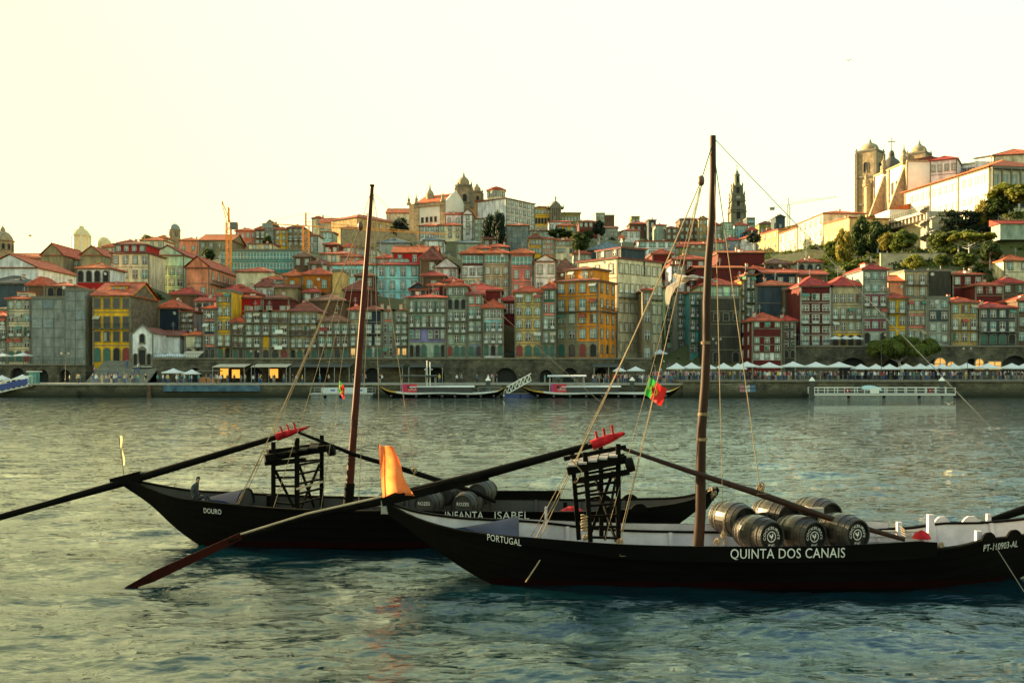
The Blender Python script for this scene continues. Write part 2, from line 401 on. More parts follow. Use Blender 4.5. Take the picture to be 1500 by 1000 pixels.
    if att:                                    # roof lantern / dormer with `att` windows
        dm=MB(); dw=min(w*.5,att*1.5+.5); dh=min(2.2,max(1.5,rhm*.9)); dy=dep*.22; zz=h+.12
        dm.box((w/2-dw/2,dy,zz),(w/2+dw/2,dy+3,zz+dh),0); dm.box((w/2-dw/2-.2,dy-.25,zz+dh),(w/2+dw/2+.2,dy+3.2,zz+dh+.15),1)
        do=dm.build('dormer',[wm,roofm(rc)],ro)
        for i in range(att): window(root,'w',w/2-dw/2+dw*(i+.5)/att,zz+.25,.8,dh-.6,dy,pane='pp',sill=False,tr='trimw')
    return root
# ------------------------------------------------------------------ the town: every house from its place in the street and its distance
def town():
    H=house
    # --- front row, left bank end
    H('white house at the far left edge behind the parasols',-30,9.5,463,530,213,'white',cols=5,rows='wdws')
    H('narrow cream house with black iron balcony left of the wrapped scaffold building',10.5,45.5,438,530,212,'cream',rh=7,cols=3,rows='awbws',att=2,dep=8)
    H('building wrapped in grey scaffold netting beside the cream house',46.5,95,437,533,211,'net','flat',cols=0,rows='',dep=10,cat='building',name='wrapped_building')
    H('taller netted wing of the wrapped building nearest the dark alley',95.5,125,425,533,210,'net','flat',cols=0,rows='',dep=12,cat='building',name='wrapped_building')
    H('small roof pavilion with red tiles above the grey netted building',68,107,419,437,217,'brown',rh=7,cols=3,rows='k',dep=6,ext=12)
    H('dark narrow house in the gap left of the yellow house',125.5,134.5,440,530,222,'dstone','shed',cols=1,rows='wwww',dep=8,chim=0)
    H('bright yellow house with green shutters and stone gable left of the white chapel',135.5,192,433,530,210,'yellow','side',24,4,'wbws',dep=16,pane='pd',att=2,winw=1.2,sw='rubble',fr='framed')
    H('dark slate clad house with grey side behind the white chapel',232,264,451,519,226,'navy','hip',13,1,'.',dep=10,rc='t')
    H('grey balconied house joined to the dark slate house',264.5,284,456,519,226,'grey','shed',3,2,'dddw',dep=9,pane='pd')
    H('small cream house with orange roof above the beige awning',270,297,491,527,213,'cream','hip',7,2,'dk',dep=7,rc='o')
    H('narrow dark blue house with pink band and shop doors below',297.5,316.5,452,527,211,'navy','hip',5,2,'wwws',dep=9,bands={2:'pink',0:'pink'})
    H('tall narrow yellow stone house with white arched windows left of the dark red wall',317,339,427,527,211,'yellow','flat',0,2,'aaads',dep=9)
    H('dark red tall house with lit roof box behind the narrow yellow house',320,370,428,500,222,'maroon','hip',14,2,'..w',dep=10,rc='r')
    H('house with wooden galleries and one small red roof right of the narrow yellow house',340,358,472,527,210,'stone','hip',9,2,'vvs',dep=8)
    H('stone house with iron balconies under the dark red mansard',358.5,382.5,455,527,210,'stone','shed',3,2,'bbbs',dep=8)
    H('narrow ochre yellow house with white doors under the dark red mansard',383,396,455,527,210,'yellow','shed',3,1,'ddds',dep=8)
    H('balconied house hung with laundry left of the rigging ropes',396.5,423,455,527,210,'beige','shed',3,2,'vbbs',dep=8)
    H('dark red mansard house with white skylights above the wooden galleries',341,384,436,470,219,'red','hip',7,3,'o',dep=9,rc='t')
    H('dark red walled house with grey dormer right of the skylight house',384.5,424,437,470,219,'maroon','hip',7,2,'w',dep=9,rc='b')
    H('brown roofed house with white arched doors at street level left of the rope bundle',424,465,456,527,211,'beige','hip',16,4,'bvbS',dep=10,rc='b')
    H('low balconied house with orange tiled roof behind the left rope bundle',465.5,511,471,527,210,'stone','hip',13,4,'bbS',dep=9,rc='n')
    H('cream house with lit shop windows behind the left mast foot',512,533,454,524,210,'beige','hip',7,2,'wbbl',dep=9,rc='t')
    H('dark blue tiled house with white windows right of the left mast',533.5,560,454,524,210,'navy','hip',7,2,'wdds',dep=9,bands={3:'white'},rc='b',pane='pp')
    H('narrow pink topped house right of the dark blue tiled house',560.5,577,454,524,210,'grey','shed',4,2,'wwww',dep=9,bands={0:'pink'})
    H('narrow green grey house with two lit yellow shop windows',577.5,597.5,454,524,210,'tile','shed',4,2,'bbbl',dep=9)
    H('wide lilac tiled house of six bays with dark shop awnings above the river wall',598,653.5,436,523,208,'tile','hip',7,6,'bdws',dep=10,bands={2:'lilac'},rc='r')
    H('dark gabled dormer house on the roof of the wide lilac house',600,625,424,437,215,'slate','gable',10,1,'w',dep=6,ext=8,chim=0)
    H('maroon dormer house beside the dark gabled dormer',627,651,418,437,215,'maroon','hip',5,1,'w',dep=6,ext=8,chim=0)
    H('green grey house of five storeys with open black attic windows',654,684,419,522,208,'tile','hip',9,3,'wkbbws',dep=10,rc='t')
    H('pink topped narrow house between the green grey house and the white one',684.5,706.5,431,522,208,'tile','shed',12,2,'wbbws',dep=10,bands={0:'pink',4:'blue'},rc='r')
    H('white house with pale blue band and brown side wall under a red hipped roof',707,738,451,521,207,'white','hip',14,3,'wbbs',dep=12,bands={1:'sky'},rc='t',sw='brown')
    H('red roofed house rising behind the green grey row',668,735,425,470,222,'maroon','hip',14,2,'.',dep=12,rc='r')
    H('yellow stone house with green shop doors left of the green and pink house',754,793.5,428,522,207,'lime','hip',12,3,'waaaS',dep=10,rc='t',bands=None)
    H('narrow house green above and pink below, left of the orange house',794,814.5,423,522,207,'tile','hip',9,2,'wwbbS',dep=10,bands={0:'green',1:'pink'},rc='t')
    H('large orange house with green shutters and granite corner on the river wall',815,877,413,523,211,'orange','hip',9,4,'wbwws',d1=206.8,dep=10,rc='b',side=('R',3,'wbwws'),patch=((2,0,2,'stone'),(3,0,2,'stone'),(4,0,4,'stone')),winw=1.3)
    H('orange mansard storey with two white windows on top of the large orange house',828,868,396,413,214,'orange','hip',6,2,'w',d1=210,dep=7,ext=2,rc='b',anch=False,chim=0)
    H('big cream house with blue glazed side rising behind the orange house',846,905,384,523,226,'cream','hip',7,3,'wwwww',d1=217,dep=15,rc='r',side=('R',8,'wbwwk'),pane='pp',sw='cream',spanel=((.26,.49,'blue'),(.51,.74,'blue'),(.76,.98,'blue')))
    H('grey lantern storey on the roof of the big cream house',874,910,368,381,226,'slate','hip',4,2,'w',d1=219,dep=7,ext=4,rc='r',anch=False,chim=0)
    H('narrow grey stone house at the corner of the dark alley',941,955,425,530,213,'stone','hip',4,1,'wwww',dep=10,rc='t')
    # --- the alley square
    for i,(a,b,ye,yb,dd,wl) in enumerate([(957,975,412,500,240,'teal'),(975,992,420,505,234,'mint'),(992,1010,428,515,226,'grey'),(1010,1028,428,520,220,'teal')]):
        H(['teal house deep in the dark alley under the gull','mint balconied house deep in the alley behind the gull wing','grey house with hanging laundry in the shaded alley','teal grey house beside the dark stone wall in the alley'][i],a,b,ye,yb,dd,wl,'shed',5,2,'bbdbw',dep=9,pane='pd')
    H('pale green house with yellow corner above the dark stone wall behind the right mast',1025,1084,418,436,222,'mint','hip',13,3,'b',dep=10,rc='t')
    H('tall dark stained stone house right of the right mast',1028,1085,437,531,216,'dstone','flat',0,4,'.w..k',dep=12,pane='dark',fr='framed')
    H('yellow narrow house in the alley right of the dark stone house',1085.5,1092,410,500,226,'yellow','shed',3,1,'bbbw',dep=10)
    H('green narrow house with balconies left of the maroon house',1092.5,1107,402,505,226,'green','shed',3,2,'bbbbw',dep=10)
    H('maroon house with red pyramid roof and white base above the parasols',1101,1146,470,528,208,'maroon','hip',13,3,'w.www',dep=10,rc='t',bands={4:'white'},winw=.9,side=('L',2,'www'))
    H('dark narrow house right of the maroon pyramid roofed house',1147,1166,470,525,210,'dstone','hip',8,2,'wwwk',dep=8,pane='pd',rc='r')
    H('dark slate house with orange ridge roof above the maroon house',1107,1168,418,470,226,'slate','hip',10,3,'..',dep=10,rc='o')
    H('brown house with small white dormer beneath the orange ridge',1148,1169,424,440,224,'brown','flat',0,1,'w',dep=7)
    H('black clad house under the red roof behind the slate house',1118,1168,400,425,240,'navy','side',8,3,'w',dep=9,rc='t')
    H('brown house under a long red roof left of the garden trees',1160,1212,402,430,242,'brown','side',9,3,'w',dep=9,rc='t')
    H('blue grey cottage with little red roof below the hill trees',1168,1205,384,400,262,'grey','hip',8,3,'k',dep=8,rc='t')
    # --- right terrace row
    H('maroon and white house of three bays left end of the terrace row',1172,1217.5,419,506,214,'maroon','hip',16,3,'wwdwd',dep=11,rc='r',top=1.2,tr='trimw',winw=1.35)
    H('beige house of four bays with yellow band under white parasols',1218,1263.5,419,508,214,'beige','hip',16,4,'wbwk',dep=11,rc='r',top=1.2,bands={3:'yellow'},winw=1.2)
    H('tall tiled house with plum bands and a blue attic box',1264,1299.5,395,503,213,'grey','hip',10,3,'wwbwwk',dep=11,rc='r',bands={2:'plum',4:'plum'},att=2)
    H('yellow two bay house with white windows right of the plum banded house',1300,1328.5,437,503,214,'yellow','hip',9,2,'bww',dep=10,rc='t')
    H('beige three bay house with mauve band left of the grey tower house',1329,1357.5,437,503,214,'beige','flat',0,3,'www',dep=10,bands={1:'pink'})
    H('grey blue rendered house with windows only at its edges',1358,1391.5,437,505,213,'grey','flat',0,2,'wwww',dep=10,bands={1:'slate'})
    H('lime yellow house with dark doors under red hip roof',1393,1432.5,443,504,213,'lime','hip',9,3,'wbw',dep=10,rc='t')
    H('dark blue grey house with covered porch at the right end of the terrace',1434,1489,451,504,213,'slate','hip',10,4,'wbs',dep=10,rc='r')
    H('brown house cut by the right edge of the view',1490,1530,440,504,216,'brown','hip',9,3,'www',dep=9,rc='t')
    H('beige tall back house with iron balcony behind the terrace row',1325,1360,398,437,232,'beige','flat',0,2,'bw',dep=9)
    H('dark stone back house without windows behind the terrace row',1361,1393,397,437,232,'dstone','flat',0,0,'',dep=9)
    H('dark red house with small white window behind the lime yellow house',1395,1440,402,440,232,'maroon','hip',6,3,'w.',dep=9,rc='t')
    H('maroon house with two white windows above the dark blue grey house',1428,1470,418,448,226,'maroon','hip',7,3,'w.',dep=8,rc='t')
    H('stone house with red pyramid roof above the dark blue grey house',1468,1500,415,448,230,'brown','hip',11,2,'w.',dep=8,rc='r')
    H('cream house with orange roof and sunlit side at the right edge',1470,1510,382,415,250,'cream','hip',11,2,'w.',dep=10,rc='o')
    H('small orange roofed house between plum banded house and beige back house',1301,1325,412,437,232,'salmon','side',11,1,'.',dep=9,rc='o')
    # --- second and third rows, left
    H('white hall with long gable at the far left',-25,54,392,440,262,'white','gable',20,0,'',dep=26,rc='t',chim=0,name='hall',cat='building')
    H('dark roofed house below the white hall',-25,42,415,445,240,'slate','hip',13,0,'',rc='g',dep=9)
    H('red roofed low house beside the grey netted building',40,66,418,440,238,'brown','hip',14,1,'.',dep=9)
    H('white house with red lower wall between hall and tall cream house',112,161,393,434,252,'white','hip',10,4,'k.',dep=10,rc='o',bands={1:'red'})
    H('tall cream house with brown red attic left of the mint gabled house',163,219,371,412,266,'cream','hip',6,4,'ww',dep=12,rc='b')
    H('red attic storey on the tall cream house',168,214,358,371,268,'red','hip',8,4,'o',dep=10,ext=3,rc='b',anch=False)
    H('mint green house with hipped gable left of the pink gabled house',221,270,374,438,281,'mint','gable',15,4,'.www',dep=22,rc='r',winw=1.5)
    H('pink gabled house with round window left of the glass building',271,307,392,438,263,'salmon','gable',17,2,'.w',dep=26,rc='t',side=('R',5,'bw'))
    H('white house with blue frames below the pink gabled house',286,318,441,480,236,'white','side',8,3,'ww',dep=9,rc='r',fr='framed')
    H('low red roofed house above the dark slate house',250,288,431,455,244,'brown','hip',12,0,'',dep=9,rc='r')
    H('teal glass building under a flat white roof and the orange crane',322,440,367,398,305,'teal','flat',0,10,'gg',dep=14,pane='pt',name='glass_building',cat='building',tr='trimw')
    H('cream house with curved orange roof below the glass building',346,400,398,420,272,'cream','hip',9,0,'',dep=12,rc='t')
    H('pale blue house with red roof left of the ochre house',385,416,410,425,260,'sky','hip',8,2,'w',dep=9,rc='t')
    H('white walled house with long brown roof above the skylight house',373,402,420,440,246,'white','hip',14,2,'w',dep=10,rc='b')
    H('stone walled house with long brown roof joined to the ochre house',402.5,436,421,440,244,'stone','side',8,0,'',dep=10,rc='b')
    H('ochre house with two green windows behind the rope bundle',442,486,402,455,248,'ochre','hip',12,2,'w.',dep=12,rc='t',pane='pt')
    H('lower ochre house with red roof joined on its left',415,441.5,404,455,248,'ochre','hip',9,1,'w.',dep=12,rc='o')
    H('pale blue long house under an orange roof left of the left mast',482,548,388,410,276,'sky','hip',9,6,'g',dep=10,rc='t')
    H('cream blank side house between ochre house and brown roofs',487,503,398,440,246,'lime','flat',0,0,'',dep=10)
    H('brown red roofed house just left of the left mast',503,545,425,455,236,'maroon','hip',16,2,'.',dep=10,rc='b')
    H('brown roofed low house above the cream lit shop house',455,505,440,470,230,'brown','hip',11,0,'',dep=9,rc='n')
    H('bright pale blue house of four bays right of the left mast',551,614.5,388,448,262,'sky','hip',11,4,'www',dep=12,rc='r',att=3)
    H('brown stone house right of the bright pale blue house',615,650,380,422,258,'brown','hip',22,1,'ww',dep=10,rc='b')
    H('bright red walled house with orange roof above the pale blue house',575,640,370,388,288,'red','side',13,3,'w',dep=12,rc='o')
    H('dark roofed brown house below the bright pale blue house',618,652,404,430,236,'brown','hip',8,1,'w',dep=8,rc='r')
    H('white gabled house left of the three glazed attic houses',636,672,392,425,250,'white','gable',15,2,'ww',dep=12,rc='b')
    H('maroon topped house with blue glazed gallery, leftmost of three red hipped roofs',675,709,371,425,246,'maroon','hip',9,3,'gwd',dep=12,rc='o',bands={1:'white',2:'cream'})
    H('beige house with glazed attic, middle one of three red hipped roofs',708.5,746.5,371,440,245,'beige','hip',9,3,'gwww',dep=12,rc='o')
    H('pink house with glazed attic, rightmost of three red hipped roofs',747.5,781,371,434,244,'pink','hip',9,2,'gww',dep=12,rc='o')
    H('white gabled house with iron balcony right of the pink attic house',782.5,815,383,430,240,'white','gable',10,2,'wb',dep=12,rc='b')
    H('brown roofed house behind the white gabled house with balcony',812,845,398,430,246,'brown','hip',22,0,'',dep=10,rc='n')
    H('red roofed low house left of the large orange house roof',800,826,420,440,228,'red','hip',10,0,'',dep=8,rc='o')
    # --- hill top left
    H('long stone church body with orange roof behind the white hall',60,92,374,410,310,'stone','gable',18,0,'',dep=20,rc='t',name='church',cat='church',chim=0)
    H('stone church gable with round window right of the long stone body',118,150,374,410,306,'grn' if 0 else 'stone','gable',14,1,'.',dep=20,rc='t',name='church',cat='church',chim=0)
    H('low stone building between the two stone church gables',88,120,380,412,318,'stone','side',12,2,'w.',dep=16,rc='t')
    H('brown wall house with orange roof above the white hall',0,60,378,400,330,'stone','side',10,0,'',dep=14,rc='o')
    H('low tiled house at the hill foot left of the domed stone tower',205,240,352,366,400,'cream','hip',7,3,'w',dep=12,rc='o')
    H('small orange house under the domed stone tower',262,290,352,372,420,'salmon','hip',6,2,'w',dep=12,rc='o')
    H('stone block with long orange roof left of the orange crane',291,340,352,384,362,'stone','side',13,4,'wd',dep=18,rc='o')
    H('orange roofed row house right of the orange crane',345,374,338,366,382,'salmon','hip',6,4,'ww',dep=12,rc='t')
    H('brown balcony house with red roof beside the grey gabled block',374,388,336,362,378,'brown','hip',6,2,'bw',dep=12,rc='t')
    H('grey gabled block above the glass building',388,402,330,360,371,'grey','gable',8,2,'www',dep=14,rc='b')
    H('yellow balconied house right of the grey gabled block',402.5,420,336,362,370,'yellow','hip',5,2,'www',dep=12,rc='t')
    H('grey brown house with red roof left of the second crane',421,446,334,362,372,'stone','hip',7,3,'wbw',dep=12,rc='b')
    H('cream sunlit low house above the glass building roof',363,400,357,370,350,'cream','shed',3,2,'o',dep=10,rc='t')
    H('small maroon house with red roof above the pale blue long house',474,496,358,376,330,'maroon','hip',5,2,'w',dep=9,rc='t')
    H('cream tower house with red cap on the hill ridge',457,474,320,345,440,'cream','hip',5,1,'w.',dep=8,rc='r')
    H('long teal grey house under a long orange roof on the ridge',468,524,326,352,430,'tile','side',10,6,'ww',dep=14,rc='t')
    H('pale blue house below the long ridge roof',471,488,340,366,400,'sky','shed',3,2,'ww',dep=10)
    H('stone house with terrace left of the big stone palace',499,524,334,362,395,'stone','hip',4,3,'wb',dep=10,rc='n')
    H('white house with red roof in front of the teal grey ridge house',440,466,345,370,380,'white','hip',5,3,'ww',dep=10,rc='t')
    H('big brown stone palace left of the round tree',523,590,318,352,405,'goldstone','hip',10,7,'ww',dep=16,rc='t',d1=425,name='palace',cat='building',side=None)
    H('long orange roofed wing between palace and white church',566,608,312,335,432,'cream','side',10,3,'w',dep=14,rc='o')
    H('cream terrace house with white windows below the palace wall',520,552,366,388,318,'cream','flat',0,4,'ww',dep=9)
    H('pale yellow roofed house left of the left mast below the palace',470,520,372,388,310,'cream','hip',6,4,'w',dep=9,rc='t')
    H('grey slate roofed shed right of the left mast',553,600,356,372,330,'grey','hip',10,0,'',dep=14,rc='s')
    H('brown roofed row house left of the pale yellow roofed one',452,484,386,402,296,'brown','hip',8,2,'w',dep=9,rc='b')
    # --- hill top centre
    H('low white annex with orange roof before the white church',614,645,331,350,372,'white','hip',5,4,'ww',dep=9,rc='t')
    H('cream annex with hipped orange roof before the gabled chapel',642,676,330,350,366,'cream','hip',6,3,'ww',dep=9,rc='t')
    H('white gabled chapel front below the stone church tower',677,693,314,346,368,'white','gable',8,1,'www',dep=18,rc='t',name='chapel',cat='chapel',chim=0)
    H('white chapel wing with orange roof left of the gabled chapel front',652,676.5,314,331,374,'white','side',7,2,'a',dep=14,rc='t')
    H('grey terrace house right of the white chapel front',694,711,320,350,362,'tile','shed',2,2,'www',dep=9)
    H('beige house with orange roof right of the church tower',712,741,312,334,385,'goldstone','hip',10,4,'ww',dep=14,rc='t')
    H('dark plastered building with broad orange roof behind the beige house',690,742,294,325,400,'stone','hip',6,0,'',dep=16,rc='t',name='building',cat='building')
    H('white block with many rows of windows on the hill crest',741,783,290,337,378,'white','hip',5,7,'wwww',d1=392,dep=14,rc='b',name='building',cat='building',winw=1.6,side=('L',1,'....'))
    H('grey block wrapped in scaffold netting below the white block',742,774,330,368,350,'net','hip',4,0,'',dep=10,rc='o',name='wrapped_building',cat='building')
    H('yellow mansard house with two white dormers right of the wrapped block',775,794,349,374,335,'yellow','hip',8,4,'ww',dep=9,rc='b',att=2)
    H('orange and white row house right of the yellow mansard house',794.5,812,350,374,335,'salmon','side',4,3,'www',dep=9,rc='t',tr='trimw')
    H('cream flat house right of the orange and white row house',812.5,839,352,372,334,'cream','side',4,5,'ww',dep=9,rc='t')
    H('long yellow palace left wing on the crest',783,806,304,328,470,'yellow','hip',4,5,'wk',dep=14,rc='b',name='palace',cat='building')
    H('long grey gold palace right wing on the crest',822,850,312,328,470,'olive','hip',3,6,'w',dep=14,rc='b',name='palace',cat='building')
    H('small yellow house with red roof under the palace pediment',816,842,331,344,390,'yellow','hip',6,3,'w',dep=10,rc='o')
    H('white house with pink roof under the palace',804,838,325,340,410,'white','hip',4,4,'w',dep=10,rc='t')
    H('grey blue house with brown roof left of the garden wall',775,808,338,350,372,'tile','hip',4,2,'w',dep=10,rc='b')
    H('brown red house with white windows right of the palace',848,876,325,344,430,'maroon','hip',5,4,'w.',dep=12,rc='b')
    H('grey apartment tower standing up behind the brown red house',873,886,313,335,500,'tile','flat',0,2,'www',dep=10,name='building',cat='building')
    H('brown apartment tower right of the grey one',886.5,900,316,335,500,'brown','flat',0,0,'',dep=10,name='building',cat='building')
    H('grey terrace of arched windows above the slate roof',880,905,334,350,400,'grey','side',5,6,'w',dep=10,rc='b')
    H('long slate roofed building in the middle of the hill',862,922,366,378,330,'slate','hip',16,0,'',dep=16,rc='s',name='building',cat='building')
    H('low house with red roof left of the slate roofed building',840,866,372,386,320,'grey','hip',8,2,'w',dep=9,rc='t')
    H('long white house with teal windows left of the right mast rigging',935,990,353,376,332,'white','side',3,4,'ww',dep=10,rc='r',pane='pt',winw=1.8)
    H('white house with red roof on the crest left of the ropes',912,938,338,350,450,'white','hip',5,3,'w',dep=10,rc='t')
    H('dark house with brown roof on the crest left of the ropes',922,950,328,342,480,'brown','hip',6,3,'w',dep=10,rc='t')
    H('small flat topped tower house on the crest',925,937,318,330,500,'olive','flat',0,2,'w',dep=8)
    H('white and dark house with two storeys beside the crest tower house',950,961,322,350,470,'slate','shed',3,1,'ww',dep=9)
    H('pale grey house left of the brown balcony block',960,976,330,352,460,'tile','hip',3,1,'.',dep=10,rc='r')
    H('small brown house right of the pale grey crest house',976,992,334,352,455,'brown','hip',4,2,'ww',dep=10,rc='b')
    H('brown block with glazed balconies left of the right mast',996,1023,321,352,470,'brown','hip',4,4,'www',dep=12,rc='b',name='building',cat='building')
    H('brown stone block with white windows touching the right mast',1023.5,1036,321,352,465,'goldstone','gable',5,2,'www',dep=12,rc='r',name='building',cat='building')
    H('red roofed narrow house just right of the right mast',1043,1056,330,352,455,'grey','hip',5,2,'ww',dep=9,rc='r')
    H('white and teal house below the tall stone bell tower',1058,1074,327,352,460,'mint','flat',0,2,'ww',dep=9)
    H('blue grey house with red roof right of the bell tower foot',1076,1096,330,350,470,'sky','hip',6,3,'ww',dep=10,rc='t')
    H('dark modern house right of the bell tower',1094,1106,320,336,500,'slate','flat',0,2,'gg',dep=8)
    H('brown low houses far right of the bell tower',1112,1135,328,345,520,'olive','hip',6,3,'w',dep=10,rc='b')
    H('grey angular tower house left of the thin crane',1136,1150,318,340,500,'slate','gable',4,1,'w',dep=9,rc='g')
    H('cottage row with brown roof behind the right mast',1000,1060,358,366,400,'stone','side',6,6,'w',dep=9,rc='t')
    H('white cottage row with red roof left of the sunlit orange houses',1084,1108,350,370,405,'white','side',7,3,'w.',dep=12,rc='t',d1=400)
    H('long golden sunlit house with red roof, leftmost of the glowing row',1109,1140,345,372,400,'goldstone','side',7,4,'ww',dep=14,rc='o',d1=382)
    H('cream sunlit house with red roof, middle of the glowing row',1141,1168,343,376,372,'cream','side',8,4,'ww',dep=14,rc='o',d1=354)
    H('tall cream many windowed house of the glowing row',1169,1206.5,328,378,352,'cream','hip',8,5,'www',dep=14,rc='o',d1=328)
    H('big orange house right end of the glowing row beside the dark trees',1207,1244,328,358,322,'peach','hip',6,0,'w',dep=14,rc='o',d1=308)
    H('orange house with raised red cap behind the glowing row',1212,1240,318,330,350,'cream','hip',8,3,'w',dep=10,rc='r')
    H('red roofed house between the glowing row and the church',1236,1256,335,350,345,'orange','hip',6,1,'.',dep=9,rc='t')
    # --- big red roofs right of centre
    H('long dark red barn like house with pale square panel',1052,1120,370,390,262,'maroon','side',6,0,'',dep=12,rc='o')
    H('dark red walled house under a long red roof behind the right mast',1020,1092,392,420,240,'maroon','side',6,0,'',dep=12,rc='o')
    H('red roofed house left of the right mast above the gull',985,1035,380,400,252,'maroon','hip',10,3,'w',dep=12,rc='t')
    H('brown red house with orange roof at the alley top',955,985,372,400,262,'maroon','hip',9,3,'k',dep=12,rc='t')
    H('white walled house with sunlit chimney above the gull',983,1004,388,420,238,'white','shed',4,2,'w.',dep=9,rc='r')
    H('orange roofed house beside the big cream house lantern',912,938,378,430,250,'salmon','hip',7,3,'w...',dep=12,rc='o')
    H('white house with red roof between slate roof and alley',938,958,384,430,252,'white','hip',6,2,'wwb',dep=12,rc='t')
    H('salmon narrow house at the alley top left',948,958,395,450,244,'salmon','shed',4,1,'www',dep=12,rc='t')
    H('red roofed house right of the barn like house',1120,1160,386,402,256,'brown','hip',9,2,'k',dep=9,rc='n')
    H('grey house among the red roofs right of the right mast',1096,1118,394,408,248,'slate','hip',6,2,'w',dep=8,rc='t')
    # walls of brown and cream behind
    fill=[('low brown house with faded roof on the slope left of the wrapped block',708,740,350,364,345,'brown','b'),
     ('grey flat house with teal roof edge below the gabled chapel',668,702,356,376,330,'tile','s'),
     ('pale metal roofed hall below the low white annex',620,650,352,364,345,'white','s'),
     ('red roofed cottage left of the three glazed attics',600,636,364,378,300,'brown','t'),
     ('grey blue gabled hall above the middle glazed attic',712,745,362,376,290,'blue','t'),
     ('orange cottage above the rightmost glazed attic',690,718,364,376,285,'salmon','t'),
     ('brown cottage with plain wall right of the dark trees on the slope',905,935,376,392,290,'brown','t'),
     ('small cottage with red roof right of the ridge tower house',880,912,386,402,270,'cream','t'),
     ('tiny white cottage at the skyline left of the domed tower',150,172,362,376,350,'cream','o'),
     ('low cottage with red roof at the skyline right of the gold dome',172,200,356,368,420,'cream','t'),
     ('orange cottage beside the domed tower at the skyline',225,246,350,364,470,'cream','o'),
     ('brown cottage with red roof above the ochre house',430,456,376,392,300,'brown','n'),
     ('grey cottage with brown roof above the ochre house',405,430,372,388,330,'tile','b'),
     ('red roofed cottage just above the pale blue long house',500,530,376,388,300,'salmon','t'),
     ('grey green terrace house below the stone palace wall',552,580,378,392,300,'tile','t'),
     ('brown roofed cottage under the cream terrace house',520,548,404,424,258,'maroon','b'),
     ('dark red roofed house above the brown roofed row by the ropes',445,470,428,445,240,'brown','r'),
     ('white cottage with red roof under the long teal grey ridge house',500,522,362,374,350,'white','t'),
     ('red roofed cottage far behind the big cream house',850,880,392,402,262,'maroon','r'),
     ('small brown house behind the maroon dormer house',650,676,412,430,232,'brown','r'),
     ('dark red roofed house behind the white and blue banded house',735,756,440,465,222,'maroon','r'),
     ('tiny cottage with orange roof on the crest right of the round tree',905,915,350,362,430,'cream','o'),
     ('brown cottage under the brown balcony block on the crest',985,1010,362,376,340,'olive','t'),
     ('grey cottage beneath the bell tower foot',1040,1062,355,368,395,'tile','t'),
     ('blue cottage with small windows beneath the bell tower foot',1062,1084,352,368,405,'blue','r'),
     ('dark narrow cottage beneath the dark modern house',1096,1110,338,352,460,'slate','r'),
     ('tiny roofed cottage on the skyline left of the grey angular tower house',1120,1138,340,352,470,'brown','t')]
    for l,a,b,ye,yb,dd,wl,rcol in fill: H(l,a,b,ye,yb,dd,wl,'hip',7,max(2,int((b-a)*dd/F/2.2)),'w',rc=rcol,dep=9)
# ------------------------------------------------------------------ landmarks
def octo(r,seg=8): return r
def spire_parts(root,prof,seg,m,c,name='dome',smooth=True):
    b=MB(); b.lathe(prof,c,seg,0,smooth); return b.build(name,m,root)
def finial(b,c,h,m=0):
    x,y,z=c
    b.lathe([(h*.22,0),(h*.22,h*.18),(h*.1,h*.25),(h*.16,h*.42),(h*.05,h*.6),(.01,h)],c,6,m)
def cross(b,c,h,m=0):
    x,y,z=c; b.box((x-.08,y-.08,z),(x+.08,y+.08,z+h),m); b.box((x-h*.28,y-.07,z+h*.62),(x-.08,y+.07,z+h*.74),m); b.box((x+.08,y-.07,z+h*.62),(x+h*.28,y+.07,z+h*.74),m)
def opening(parent,x,z,w,h,y=-.02,rz=0,arch=True,name='window',tr='trim'):
    key=('open',round(w,1),round(h,1),arch,tr)
    if key not in WC:
        f=MB(); ring(f,w,h,.18,-.15,0,arch,0); f.box((-w/2-.3,-.3,-.25),(w/2+.3,0,-.12),0)
        p=arch_pts(w,h,arch); f.add([(a,-.02,b) for a,b in p],[tuple(range(len(p)))],1)
        WC[key]=f.mesh(name,[M[tr],M['dark']])
    return put(name,WC[key],parent,(x,y,z),rz)
